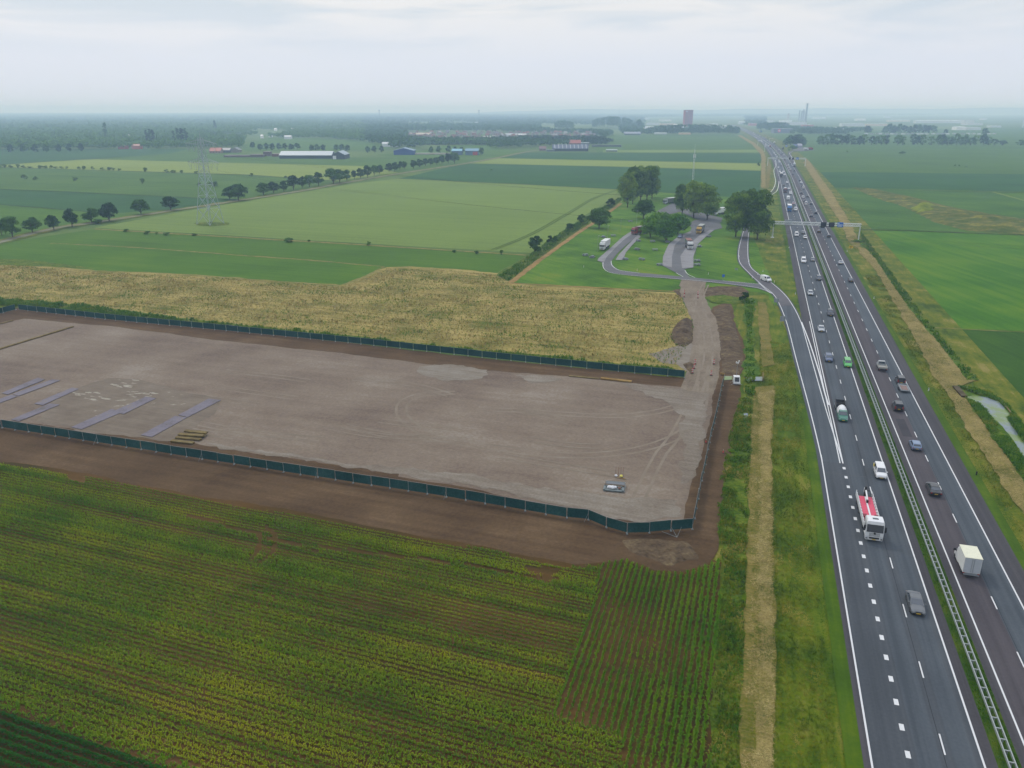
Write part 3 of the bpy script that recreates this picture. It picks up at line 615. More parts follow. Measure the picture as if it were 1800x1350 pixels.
# deceleration lane and rest-area entry farther off, and its twin on the right
dl = GL([(1362.7, 281), (1364.5, 290), (1360.6, 298), (1361, 306), (1363.4, 318.5), (1359.8, 330.7), (1352.4, 339.7), (1345, 345)])
dr = GL([(1365, 281), (1368, 290), (1368.2, 298), (1368.8, 306), (1369.6, 318.5), (1366, 334.8), (1354, 343.5), (1347, 349)])
sheet('slip_road', ext(smooth_pts(dl, 4), -1, 1) + ext(smooth_pts(dr, 4), 1, 1.5)[::-1], zr_(.5), a_sh)
ribbon('road_marking', smooth_pts(dl, 4), .45, zr_(4), m_mark)
ribbon('road_marking', smooth_pts(dr[4:], 4), .45, zr_(4), m_mark)
ribbon('slip_road', smooth_pts(GL([(1395, 295), (1393, 283), (1389, 275), (1388, 268), (1396, 265.5), (1420, 265)]), 4), 5, zr_(.5), a_sh)
ribbon('road_marking', smooth_pts(GL([(1397.5, 293), (1396, 283), (1391, 275), (1388, 269), (1394, 266)]), 4), .5, zr_(4), m_mark)
field('farm_yard', [(1395, 258), (1425, 259), (1432, 264), (1405, 266), (1392, 264)], a_old)
# mown strips beside the asphalt
strips('mown_verge', [(-15.5, -13.8, -90, RT(1424, 720)[1]), (-13.8, -12.1, TR, TEND)], zr - .004, m_mown)
strips('mown_verge', [(11.8, 13.4, -90, TEND)], zr - .004, m_mown)

# ---- hills on the horizon to the right
def hills(name, y, x0, x1, hs, mat, n=90):
    V = []; Fc = []
    for i in range(n + 1):
        u = i / n; x = x0 + (x1 - x0) * u
        h = hs(u)
        V += [(x, y, -2), (x, y + 700, h), (x, y + 2600, h * .8), (x, y + 4300, -2)]
    for i in range(n):
        b = 4 * i
        for j in range(3): Fc.append((b + j, b + 4 + j, b + 5 + j, b + 1 + j))
    me = bpy.data.meshes.new(name); me.from_pydata(V, [], Fc); me.materials.append(mat); o = link_mesh(name, me); o['kind'] = 'structure'
m_hill = fmat('wooded_hills', [(40, 60, 34), (54, 78, 42), (70, 94, 52)], big=400, fine=60, mid=150)
def prof(u):
    x = 760 + 1200 * u     # photo column at this distance, roughly
    b = 6 + 66 * max(0, min(1, (x - 760) / 330)); 
    return b + 9 * math.sin(x / 70) + 5 * math.sin(x / 23 + 1) + (9 if x > 1500 else 0) + (10 if x > 1690 else 0)
hills('hills', 12500, -1300, 9400, prof, m_hill)
hills('hills', 11600, -13000, -600, lambda u: 10 + 6 * math.sin(u * 31) + 4 * math.sin(u * 77), m_hill)
# ============================================================ VEGETATION
def blades(name, P, z, h, spread, nb, wd, mat, label=None, cat='grass', mi=None, scale=None, two=True, parent=None):
    """P (N,2) plant positions; nb leaf blades each, rising then bending outwards"""
    N_ = len(P); M = N_ * nb
    X = np.repeat(P[:, 0], nb); Y = np.repeat(P[:, 1], nb); S_ = np.repeat(np.ones(N_) if scale is None else scale, nb)
    a = rg.uniform(0, 2 * math.pi, M); hh = h * S_ * rg.uniform(.6, 1.15, M); l = spread * S_ * rg.uniform(.5, 1.2, M); w_ = wd * np.sqrt(S_) * rg.uniform(.7, 1.3, M)
    ca, sa = np.cos(a), np.sin(a)
    zt = z if np.ndim(z) else np.full(N_, z); Z0 = np.repeat(zt, nb)
    def pt(r, hz, side): return np.stack([X + ca * r - sa * side, Y + sa * r + ca * side, Z0 + hz], 1)
    b0 = pt(.02, 0, -w_ * .35); b1 = pt(.02, 0, w_ * .35); m0 = pt(l * .55, hh, -w_ * .5); m1 = pt(l * .55, hh, w_ * .5); tp = pt(l, hh * rg.uniform(.55, .95, M), 0)
    if two:
        V = np.stack([b0, b1, m1, m0, m0, m1, tp], 1).reshape(-1, 3); sz = np.tile([4, 3], M); k = 2
    else:
        V = np.stack([b0, b1, tp + (m1 - tp) * .0], 1).reshape(-1, 3); V[2::3] = np.stack([X + ca * l, Y + sa * l, Z0 + hh], 1); sz = np.full(M, 3); k = 1
    o = np_mesh(name, V, sz, mat, parent, None if mi is None else np.repeat(np.repeat(mi, nb), k))
    if label: tag(o, label, cat, None, 'stuff')
    return o
def scatter(poly, dens, seed=0):
    P = np.array(poly); a, b = P.min(0), P.max(0); n = int((b[0] - a[0]) * (b[1] - a[1]) * dens)
    r = np.random.default_rng(seed); Q = np.stack([r.uniform(a[0], b[0], n), r.uniform(a[1], b[1], n)], 1)
    return Q[inside(Q, poly)]
def rows(poly, ang, spacing, step, jit, seed=0):
    P = np.array(poly); c, s = math.cos(ang), math.sin(ang)
    U = P @ np.array([[c, -s], [s, c]]); u0, v0 = U.min(0); u1, v1 = U.max(0); r = np.random.default_rng(seed)
    u, v = np.meshgrid(np.arange(u0, u1, step), np.arange(math.floor(v0 / spacing) * spacing, v1, spacing)); u = u.ravel(); v = v.ravel()
    u = u + r.uniform(-jit, jit, len(u)) + 0; v = v + r.normal(0, spacing * .05, len(v))
    Q = np.stack([u * c - v * s, u * s + v * c], 1)
    return Q[inside(Q, poly)], 
m_maize = fmat('maize_leaf', [(58, 106, 20), (100, 140, 24), (140, 164, 28), (172, 176, 40)], big=20, fine=.35, streak=(AR, 70, 1.7), w=(.35, .4, .25), contrast=1.25, rough=.7, spec=.1)
m_maize2 = fmat('maize_leaf_headland', [(76, 132, 28), (108, 158, 34), (142, 174, 44)], big=7, fine=.35, streak=(AM, 20, 1.2), w=(.4, .35, .25), contrast=1.1, rough=.7, spec=.1)
main_poly = GL([(-150, 1195), (-150, 795), (0, 816), (90, 828), (150, 838), (250, 858), (400, 886), (560, 912), (700, 942), (850, 966), (930, 984), (1010, 998), (1056, 996), (1050, 1040), (1000, 1180), (968, 1260), (1090, 1290), (1100, 1420), (500, 1420), (340, 1348), (160, 1290), (0, 1232)])
head_poly = GL([(1052, 1005), (1060, 990), (1100, 984), (1150, 1006), (1200, 1008), (1240, 998), (1262, 985), (1268, 1000), (1262, 1100), (1252, 1250), (1240, 1420), (1100, 1420), (1092, 1290), (970, 1255), (1000, 1180)])
P, = rows(main_poly, AR, .75, .19, .06, 1)
n1_ = vnoise(P @ np.array([[math.cos(AR), -math.sin(AR)], [math.sin(AR), math.cos(AR)]]) * np.array([.07, 1.0]), 2.4, 3); n2_ = vnoise(P, 9, 4)
sc0 = np.clip(.55 + .95 * (.75 * n1_ + .25 * n2_), .55, 1.3); keep = rg.uniform(0, 1, len(P)) < np.clip(sc0 * 1.35, .45, 1)
# two bent wheel marks through the crop
def near_path(P, px, wd):
    W = np.array(smooth_pts(GL(px), 6)); d = np.full(len(P), 1e9)
    for a, b in zip(W[:-1], W[1:]):
        e = b - a; u = np.clip(((P - a) @ e) / max(e @ e, 1e-9), 0, 1); d = np.minimum(d, np.hypot(*(P - a - u[:, None] * e).T))
    return d < wd
for q in ([(466, 926), (482, 940), (485, 955), (475, 975), (455, 990)], [(448, 935), (457, 950), (452, 970), (440, 985)], [(330, 905), (420, 930), (560, 970)], [(560, 962), (760, 985), (980, 1020)]):
    keep &= ~near_path(P, q, .32)
bare = np.zeros(len(P), bool)
for q in ([(115, 832), (150, 838), (150, 848), (120, 842)], [(920, 995), (985, 1000), (980, 1012), (930, 1010)], [(920, 1010), (975, 1016), (965, 1024), (925, 1018)]): bare |= inside(P, GL(q))
P = P[keep & ~bare]; sc0 = sc0[keep & ~bare]
print('maize', len(P))
blades('maize_crop', P, .16, .42, .40, 4, .085, m_maize, 'young yellow green maize plants in long rows filling the field in front', 'maize', None, sc0)
P, = rows(head_poly, AM - .012, .78, .17, .05, 2)
n1_ = vnoise(P, 5, 5); keep = rg.uniform(0, 1, len(P)) < np.clip(.55 + n1_ * .9, 0, 1); P = P[keep]; n1_ = n1_[keep]
edge = np.clip((np.array([RT_[0] for RT_ in [((p[0] - B0.x) * D0.y - (p[1] - B0.y) * D0.x,) for p in P]]) + 42) / 12, 0, 1) if len(P) else 0
blades('maize_crop', P, .17, .5, .30, 5, .075, m_maize2, 'green maize rows running beside the ditch at the near corner of the field', 'maize', None, .74 + .35 * n1_ + .5 * edge ** 2)
# potatoes in the bottom left corner
pot = GL([(-160, 1185), (0, 1243), (60, 1262), (160, 1300), (330, 1358), (420, 1400), (420, 1600), (-160, 1600)])
m_pot = fmat('potato_leaf', [(24, 70, 22), (36, 90, 30), (54, 112, 40)], big=4, fine=.3, w=(.2, .3, .5), mid=.8, rough=.75, spec=.08)
PA = math.atan2(G(320, 1350)[1] - G(0, 1240)[1], G(320, 1350)[0] - G(0, 1240)[0])
P, = rows(pot, PA, .95, .025, .02, 6)
r_ = np.random.default_rng(5); off = r_.normal(0, .15, len(P)); P = P + np.stack([-math.sin(PA) * off, math.cos(PA) * off], 1)
zp = .2 + .5 * np.exp(-(off / .24) ** 2) * r_.uniform(.6, 1.1, len(P))
blades('potato_crop', P, zp, .08, .17, 3, .14, m_pot, 'dark green leafy potato ridges in the bottom left corner', 'potato plants')
P = scatter(GL([(-160, 1175), (0, 1225), (160, 1283), (330, 1340), (400, 1390), (330, 1365), (160, 1303), (0, 1246), (-160, 1190)]), 9, 3)
blades('grass_tufts', P, .16, .35, .3, 5, .07, m_maize2, 'strip of green weeds along the edge of the potato ridges', 'weeds')
# grass
def band(s0, s1, t0, t1, dens, seed):
    r = np.random.default_rng(seed); n = int(abs(s1 - s0) * (t1 - t0) * dens)
    s = r.uniform(s0, s1, n); t = r.uniform(t0, t1, n)
    x = B0.x + D0.x * t + D0.y * s; y = B0.y + D0.y * t - D0.x * s
    return np.stack([x, y], 1)
m_g1 = fmat('long_grass_blades', [(58, 90, 16), (88, 112, 24), (130, 134, 42), (180, 166, 92)], big=7, fine=.4, streak=(AM, 8, 1.4), w=(.45, .3, .25), contrast=1.35)
m_g2 = fmat('short_grass_blades', [(46, 92, 20), (62, 112, 26), (84, 126, 38)], big=6, fine=.3, w=(.4, .3, .3))
m_g3 = fmat('weed_leaves', [(54, 100, 26), (78, 126, 34), (108, 146, 48), (142, 150, 72)], big=5, fine=.4, w=(.35, .35, .3), mid=1.5, contrast=1.2)
m_g4 = fmat('dry_stalks', [(126, 114, 68), (164, 146, 92), (190, 170, 114), (206, 188, 136)], big=9, fine=.5, w=(.35, .35, .3), mid=2)
m_g5 = fmat('hay_stalks', [(132, 118, 76), (172, 154, 106), (202, 184, 134), (218, 202, 154)], big=5, fine=.3, w=(.3, .3, .4), mid=1.5)
P = band(-24.5, -16.2, -70, 150, 11, 1); k = vnoise(P, 4, 7); P = P[k > .25]; k = k[k > .25]
blades('grass_tufts', P, .14, .32, .42, 5, .05, m_g1, 'long rough grass on the verge between the hay strip and the motorway', 'grass', None, .5 + k * .9, two=False)
P = band(-16.4, -13.9, -70, 130, 12, 2); blades('grass_tufts', P, .2, .10, .14, 4, .05, m_g2, 'short mown grass along the left edge of the asphalt', 'grass', two=False)
P = band(11.9, 15.0, -70, 220, 7, 3); blades('grass_tufts', P, .2, .12, .16, 4, .06, m_g2, 'short mown grass along the right edge of the asphalt', 'grass', two=False)
P = band(14.5, 22, -20, 260, 7, 4); k = vnoise(P, 4, 8); P = P[k > .3]; k = k[k > .3]
blades('grass_tufts', P, .16, .35, .4, 5, .06, m_g1, 'long rough grass on the verge right of the motorway', 'grass', None, .5 + k * .8, two=False)
P = band(-1.0, 1.05, -70, 260, 16, 5); blades('grass_tufts', P, .3, .2, .18, 4, .05, m_g2, 'green grass growing in the median under the barrier', 'grass', None, .5 + vnoise(P, 2, 9), two=False)
ditchL = GL([(1276, 790), (1300, 700), (1322, 700), (1318, 800), (1312, 950), (1308, 1100), (1298, 1350), (1296, 1500), (1236, 1500), (1246, 1350), (1262, 1150), (1275, 985), (1262, 960), (1268, 880)])
P = scatter(ditchL, 10, 6); k = vnoise(P, 2.6, 10); P = P[k > .22]; k = k[k > .22]
mi = (rg.uniform(0, 1, len(P)) < .62).astype(int)
blades('ditch_weeds', P, .16, .5, .45, 5, .08, [m_g3, m_g1], 'tall green weeds filling the ditch between maize and hay strip', 'weeds', mi, .4 + k * 1.1)
P = scatter(GL([(1262, 850), (1290, 760), (1305, 700), (1300, 780), (1296, 850), (1290, 960), (1270, 985), (1262, 960)]), 4, 16); k = vnoise(P, 2, 11); P = P[k > .5]
blades('ditch_weeds', P, .3, .3, .35, 5, .10, m_g3, 'scattered green weeds on bare soil outside the right hand fence', 'weeds')
for px, dens, hh, lab, sd in (
        ([(-60, 522), (0, 527), (60, 530), (150, 538), (300, 558), (420, 572), (600, 590), (760, 608), (900, 622), (1040, 636), (1120, 641), (1180, 648), (1196, 660), (1000, 640), (720, 607), (400, 574), (30, 540), (-60, 530)], 2.4, 1.0, 'bright green weeds in a bank behind the far site fence', 7),
        ([(876, 486), (930, 450), (960, 427), (1000, 402), (1045, 374), (1090, 347), (1092, 352), (1045, 386), (1000, 413), (950, 450), (896, 494)], 1.2, 1.0, 'green scrub along the sand path left of the rest area', 8),
        ([(1305, 522), (1327, 526), (1321, 570), (1326, 640), (1328, 700), (1311, 700), (1309, 640), (1314, 580)], 2.6, .6, 'dense green weeds in the ditch below the slip road', 9),
        ([(1512, 405), (1560, 470), (1600, 524), (1640, 576), (1690, 636), (1722, 664), (1700, 668), (1657, 611), (1610, 555), (1574, 508), (1542, 458), (1516, 430)], 2.5, .6, 'green weeds between the straw strip and the right hand meadow', 10),
        ([(1682, 680), (1740, 690), (1775, 716), (1800, 752), (1830, 800), (1800, 778), (1770, 735), (1777, 729), (1756, 706), (1735, 699), (1712, 692)], 12, .7, 'lush reeds on the meadow side of the algae covered ditch', 12),
        ([(1697, 700), (1724, 713), (1747, 740), (1787, 788), (1800, 806), (1840, 870), (1830, 890), (1800, 842), (1755, 784), (1730, 746), (1703, 708)], 12, .6, 'reeds between the algae covered ditch and the straw strip', 13)):
    P = scatter(GL(px), dens, sd); k = vnoise(P, 3, sd); P = P[k > .2]; k = k[k > .2]
    blades('weeds', P, .22, hh, hh * .7, 6, .16 if dens < 4 else .1, m_g3, lab, 'weeds', None, .35 + k)
dry = GL([(-100, 470), (0, 466), (40, 467), (170, 478), (320, 484), (430, 491), (600, 504), (640, 489), (680, 472), (720, 472), (800, 476), (880, 484), (900, 502), (1000, 507), (1100, 512), (1196, 518), (1206, 545), (1216, 590), (1190, 640), (1040, 634), (900, 620), (760, 604), (600, 586), (420, 568), (300, 554), (150, 534), (0, 524), (-100, 515)])
P = scatter(dry, 1.6, 14); k = vnoise(P, 6, 15); mi = (rg.uniform(0, 1, len(P)) < np.clip((vnoise(P, 7, 21) - .29) * 1.4, .08, .85)).astype(int)
print('dry', len(P))
blades('dry_weeds', P, .2, .55, .6, 4, .16, [m_g4, m_g3], 'dry golden stalks mixed with green weeds between fence and meadows', 'dry weeds', mi, .5 + k * .8, two=False)
hay = GL([(1334, 690), (1362, 685), (1354, 780), (1358, 900), (1359, 1000), (1361, 1100), (1361, 1450), (1322, 1450), (1325, 1250), (1331, 1000), (1334, 850)])
P = scatter(hay, 16, 17); k = vnoise(P, 1.6, 18)
mi = (rg.uniform(0, 1, len(P)) < np.clip((vnoise(P, 2, 52) - .45) * 1.2, .03, .5)).astype(int)
blades('cut_hay', P, .3, .12, .5, 4, .045, [m_g5, m_g1], 'flattened strip of cut straw coloured hay left of the motorway verge', 'hay', mi, .5 + k, two=False)
fray = GL([(1314, 690), (1322, 1000), (1308, 1250), (1300, 1450), (1326, 1450), (1330, 1250), (1336, 1000), (1340, 800), (1340, 690)])
P = scatter(fray, 9, 41); k = vnoise(P, 2.2, 42); mi = (k < .5).astype(int)
blades('cut_hay', P, .3, .2, .4, 5, .05, [m_g5, m_g1], 'thin fraying hay and grass on the left half of the hay strip', 'hay', mi, .6 + k * .6, two=False)
P = scatter(GL([(1356, 690), (1352, 900), (1356, 1100), (1356, 1450), (1372, 1450), (1370, 1100), (1366, 900), (1368, 690)]), 9, 43); k = vnoise(P, 1.5, 44); P = P[k > .35]
blades('grass_tufts', P, .25, .3, .4, 5, .05, m_g1, 'grass tufts leaning over the right edge of the hay strip', 'grass', two=False)
hay = GL([(1508, 436), (1522, 439), (1542, 460), (1574, 510), (1610, 557), (1657, 613), (1695, 663), (1714, 669), (1690, 678), (1703, 708), (1730, 748), (1755, 786), (1800, 844), (1830, 900), (1800, 903), (1757, 840), (1722, 782), (1695, 744), (1670, 698), (1643, 661), (1618, 609), (1597, 571), (1560, 510), (1540, 474), (1514, 446)])
P = scatter(hay, 5, 18)
mi = (rg.uniform(0, 1, len(P)) < np.clip((vnoise(P, 3, 51) - .3) * 1.3, .1, .75)).astype(int)
blades('cut_hay', P, .3, .16, .5, 4, .08, [m_g5, m_g1], 'winding strip of cut hay right of the motorway', 'hay', mi, two=False)
# ------------------------------------------------------------ trees
m_bark = fmat('tree_bark', [(70, 62, 52), (92, 82, 70), (110, 100, 88)], big=2, fine=.3)
LEAF = {'dark': fmat('leaf_dark', [(26, 52, 26), (44, 76, 36), (68, 102, 50)], big=9, fine=.9, mid=3, w=(.3, .35, .35), rnd_obj=.25, contrast=1.1),
        'mid': fmat('leaf_mid', [(36, 66, 32), (58, 94, 42), (88, 122, 58)], big=7, fine=.8, mid=2.5, w=(.3, .35, .35), rnd_obj=.25, contrast=1.1),
        'light': fmat('leaf_light', [(42, 78, 30), (64, 106, 40), (92, 132, 56)], big=6, fine=.8, mid=2.2, w=(.3, .35, .35), rnd_obj=.2, contrast=1.1),
        'poplar': fmat('leaf_poplar', [(46, 74, 38), (72, 102, 50), (100, 128, 68), (126, 150, 90)], big=8, fine=1.1, mid=3.5, w=(.3, .35, .35), rnd_obj=.15, contrast=1.15),
        'grey': fmat('leaf_grey_green', [(60, 86, 62), (82, 108, 80), (104, 128, 98)], big=5, fine=.8, mid=2)}
def lobes_quads(lobes, n, size, r, inner=.62, flat=0.0):
    """leaf faces over a set of ellipsoidal lobes (cx,cy,cz,rx,ry,rz)"""
    Lb = np.array(lobes); wt = (Lb[:, 3] * Lb[:, 4] + Lb[:, 5] ** 2); wt = wt / wt.sum()
    k = r.choice(len(Lb), n, p=wt); q = Lb[k]
    d = r.normal(size=(n, 3)); d[:, 2] = np.where(d[:, 2] < -.4, -d[:, 2] * .6, d[:, 2]); d /= np.linalg.norm(d, axis=1)[:, None]
    rad = r.uniform(inner, 1.08, n)[:, None]
    C = q[:, :3] + d * q[:, 3:6] * rad
    nrm = d + r.normal(0, .55, (n, 3)); nrm /= np.linalg.norm(nrm, axis=1)[:, None]
    a = np.cross(nrm, r.normal(size=(n, 3))); a /= np.linalg.norm(a, axis=1)[:, None]; b = np.cross(nrm, a)
    s = size * r.uniform(.6, 1.25, n)[:, None]; t = s * r.uniform(.6, 1, n)[:, None]
    return np.stack([C - a * s, C - b * t, C + a * s, C + b * t], 1).reshape(-1, 3)
def crown_lobes(h0, h1, w_, n, r, shape='dome'):
    """lobes of a crown between heights h0..h1 with width w_"""
    L_ = []
    H = h1 - h0
    for i in range(n):
        u = r.uniform(0, 1); a = r.uniform(0, 2 * math.pi)
        if shape == 'dome': prof_ = math.sqrt(max(0, 1 - (u * .95) ** 2.4)) * (.72 + .28 * min(1, u * 5))
        elif shape == 'oval': prof_ = math.sin(math.pi * (.12 + .80 * u)) ** .6
        else: prof_ = .9 - .5 * u
        rr = w_ / 2 * prof_ * math.sqrt(r.uniform(.15, 1)) * .80
        s = w_ * r.uniform(.12, .23)
        L_.append((math.cos(a) * rr, math.sin(a) * rr, h0 + s * .5 + u * (H - s * 1.3), s, s, s * .8))
    return L_
def tree_meshes(kind, seed):
    r = np.random.default_rng(seed)
    P_ = dict(poplar=(2.6, 25, 19, 64, 12000, .42, 'oval', .55, 'poplar'), row=(1.7, 10.4, 9.6, 34, 2600, .34, 'dome', .28, 'dark'), willow=(1.0, 11, 14, 40, 5000, .38, 'dome', .35, 'light'),
              round=(2.0, 12.5, 13, 40, 5000, .36, 'dome', .35, 'dark'), shrub=(0.2, 5.5, 6.0, 12, 900, .30, 'dome', .12, 'mid'), tall=(.6, 14, 9, 20, 520, .75, 'oval', .3, 'mid'),
              far=(.9, 11, 11, 20, 420, .95, 'dome', .3, 'mid'), column=(.5, 26, 7, 34, 1500, .9, 'oval', .4, 'dark'))[kind]
    h0, h1, w_, nl, nq, sz, shp, tr, leaf = P_
    lob = crown_lobes(h0, h1, w_, nl, r, shp)
    V = lobes_quads(lob, nq, sz, r)
    c = np_mesh('crown', V, np.full(nq, 4), LEAF[leaf]); me = c.data; bpy.data.objects.remove(c)
    b = MB(); b.tube((0, 0, -.3), (0, 0, h0 + (h1 - h0) * .35), tr, tr * .6, 7)
    for lb in lob[:7 if nq > 800 else 3]:
        b.tube((0, 0, max(.5, h0 * .8)), (lb[0] * .9, lb[1] * .9, lb[2]), tr * .45, tr * .15, 5)
    t = b.build('trunk', m_bark); tm = t.data; bpy.data.objects.remove(t)
    return me, tm
TREES = {}
def tree(kind, x, y, s=1.0, label='', cat='tree', group=None, name='tree', sx=None, var=None, mat=None, z=0.0):
    v = rnd.randrange({'poplar': 5, 'row': 6, 'willow': 3, 'round': 3, 'shrub': 5, 'tall': 4, 'far': 5, 'column': 2}[kind]) if var is None else var
    if (kind, v) not in TREES: TREES[(kind, v)] = tree_meshes(kind, hash((kind, v)) % 9973 if False else sum(map(ord, kind)) * 7 + v)
    cm, tm = TREES[(kind, v)]
    e = empty(name, (x, y, z), rnd.uniform(0, 6.28)); k = sx or s; e.scale = (k * rnd.uniform(.92, 1.1), k * rnd.uniform(.92, 1.1), s * rnd.uniform(.94, 1.04))
    c = link_mesh('crown', cm, e); t = link_mesh('trunk', tm, e)
    if mat:
        c.material_slots[0].link = 'OBJECT'; c.material_slots[0].material = mat
    tag(e, label, cat, group)
    return e
def tpx(kind, px, py, hpx, label, cat='tree', group=None, name='tree', wpx=None, **kw):
    """tree whose foot is at photo pixel (px,py), hpx pixels tall, wpx wide"""
    x, y = G(px, py); zc = y * cp + HC * sp; h = hpx * zc / F
    H = {'poplar': 25, 'row': 10.4, 'willow': 11, 'round': 12.5, 'shrub': 5.5, 'tall': 14, 'far': 11, 'column': 26}[kind]; W_ = {'poplar': 19, 'row': 9.6, 'willow': 14, 'round': 13, 'shrub': 6, 'tall': 9, 'far': 11, 'column': 7}[kind]
    s = h / H / 1.0; sx = s if wpx is None else wpx * zc / F / W_
    return tree(kind, x, y, s, label, cat, group, name, sx, **kw)
ORD = ['first', 'second', 'third', 'fourth', 'fifth', 'sixth', 'seventh', 'eighth', 'ninth', 'tenth', 'eleventh', 'twelfth', 'thirteenth', 'fourteenth', 'fifteenth', 'sixteenth', 'seventeenth', 'eighteenth', 'nineteenth', 'twentieth']
def ordn(i):
    if i < 20: return ORD[i]
    tens = {2: 'twenty', 3: 'thirty', 4: 'forty', 5: 'fifty', 6: 'sixty', 7: 'seventy'}[(i + 1) // 10]; u = (i + 1) % 10
    return {'twenty': 'twentieth', 'thirty': 'thirtieth', 'forty': 'fortieth', 'fifty': 'fiftieth', 'sixty': 'sixtieth', 'seventy': 'seventieth'}[tens] if u == 0 else tens + '-' + ORD[u - 1]
# big poplars of the rest area
for i, (px, py, h, wd, lab) in enumerate([(1103, 364, 66, 34, 'leftmost tall poplar in the tight group at the far left of the rest area'), (1112, 358, 66, 30, 'tall poplar just right of the leftmost one in the far left group'),
        (1126, 352, 64, 36, 'dense tall poplar in the middle of the far left group'), (1137, 351, 62, 30, 'tall poplar second from the right in the far left group'), (1146, 349, 58, 30, 'rightmost tall poplar of the far left group, above the white lorry'),
        (1199, 377, 56, 36, 'tall poplar at the left of the broad middle group'), (1219, 383, 64, 42, 'tall poplar in the centre of the broad middle group'), (1243, 386, 66, 44, 'tall poplar at the right of the broad middle group'),
        (1293, 416, 82, 52, 'huge round poplar left of the slip road entering the rest area'), (1331, 420, 86, 54, 'huge round poplar right of the slip road, nearest the gantry'), (1312, 396, 64, 44, 'huge poplar standing behind the two beside the slip road')]):
    tpx('poplar', px, py, h, lab, 'poplar', 'tall poplars of the rest area', 'poplar_tree', wd, var=i % 5)
tpx('round', 1131, 384, 33, 'dark round tree in front of the far left poplar group', 'tree', None, 'tree', 40, var=0)
tpx('round', 1053, 401, 38, 'dark spreading tree beside the sand path left of the rest area', 'tree', None, 'tree', 38, var=1)
for i, (px, py, h, wd, lab) in enumerate([(1143, 417, 38, 40, 'light green willow at the left of the low group between the parking bays'), (1171, 424, 38, 38, 'light green willow standing forward at the front of the low group'),
        (1160, 404, 34, 42, 'broad willow at the back of the low group between the bays'), (1191, 411, 38, 42, 'light green willow at the right of the low group by the bays')]):
    tpx('willow', px, py, h, lab, 'willow', 'low willows between the parking bays', 'willow_tree', wd)
for px, py, h, wd, lab in ((940, 444, 32, 28, 'round dark green shrub by the near end of the sand path'), (966, 428, 17, 12, 'slim green bush right behind the round dark shrub'), (976, 426, 15, 14, 'small green bush in the scrub beside the slim bush'), (1002, 406, 15, 17, 'green bush halfway along the scrub of the sand path'),
                           (1012, 402, 10, 12, 'small bush right of the halfway bush by the sand path'), (1021, 393, 18, 16, 'round dark bush left of the spreading tree'), (1072, 364, 17, 20, 'dark round bush left of the tall poplar group'), (1308, 530, 21, 22, 'dark green bush alone on the dug soil below the slip road')):
    tpx('shrub', px, py, h, lab, 'shrub', None, 'shrub', wd, mat=LEAF['dark'])
rowt = [(22, 416, 38, 34), (3, 412, 26, 22), (57, 408, 29, 31), (95, 404, 28, 25), (127, 398, 34, 28), (161, 391, 28, 32), (172, 393, 10, 18), (192, 388, 33, 32), (248, 376, 28, 33), (300, 369, 25, 30), (404, 350, 24, 24), (419, 352, 30, 38),
        (463, 342, 22, 26), (481, 339, 20, 20), (499, 336, 19, 16), (516, 333, 26, 24), (531, 330, 20, 14), (544, 328, 22, 22), (560, 326, 24, 18), (586, 322, 28, 32), (597, 320, 24, 22), (610, 318, 20, 14), (623, 314, 15, 12), (634, 313, 18, 18),
        (646, 312, 22, 14), (658, 308, 18, 16), (667, 306, 17, 14), (684, 302, 16, 15), (694, 301, 16, 14), (703, 298, 15, 13), (711, 297, 14, 10), (727, 296, 15, 14), (738, 294, 15, 14), (748, 292, 14, 12), (757, 291, 14, 12), (767, 289.5, 14, 12), (777, 288, 16, 14), (788, 287, 18, 14), (799, 287, 20, 18)]
rowt.sort()
for i, (px, py, h, wd) in enumerate(rowt):
    tpx('row', px, py, h, '%s tree from the left in the row along the grey farm road' % ordn(i), 'tree', 'row of trees along the farm road', 'tree', wd)
farrow = [(19, 268), (41, 268), (62, 268), (82, 268), (103, 267), (122, 267), (143, 266)]
for i, (px, py) in enumerate(farrow):
    tpx('far', px, py, 15, 'dark round tree, %s from the left along the far left wood edge' % ordn(i), 'tree', 'trees along the far left road', 'tree', 11, mat=LEAF['dark'])
fr2 = [(444, 261), (458, 264), (468, 263), (479, 264), (491, 263.6), (501, 263), (512, 263.6), (523, 263), (548, 265), (558, 265), (569, 264.5), (591, 265), (601, 265), (611, 266), (646, 268), (658, 268), (671, 268), (716, 270), (758, 270), (771, 270), (788, 268), (800, 270), (812, 271), (846, 272)]
for i, (px, py) in enumerate(fr2):
    tpx('far', px, py, 12 if px < 700 else 13, '%s tree from the left in the far row behind the silver roofed barn' % ordn(i), 'tree', 'far row of trees behind the barn', 'tree', 10.5, mat=LEAF['dark'])
hb_ = [0, 8, 18, 31, 41, 52, 71, 79, 90, 98, 108, 118, 139, 148, 163, 180, 193, 200, 210, 256, 293, 304, 319, 345, 442, 502]
for i, px in enumerate(hb_):
    py = 294 + (px / 590) * 24 - 3 * math.sin(px / 590 * math.pi)
    tpx('shrub', px, py, rnd.uniform(4, 7.5), '%s small bush from the left along the ditch above the dark green field' % ordn(i), 'bush', 'bushes along the far ditch', 'bush', rnd.uniform(6, 12), mat=LEAF['grey'])
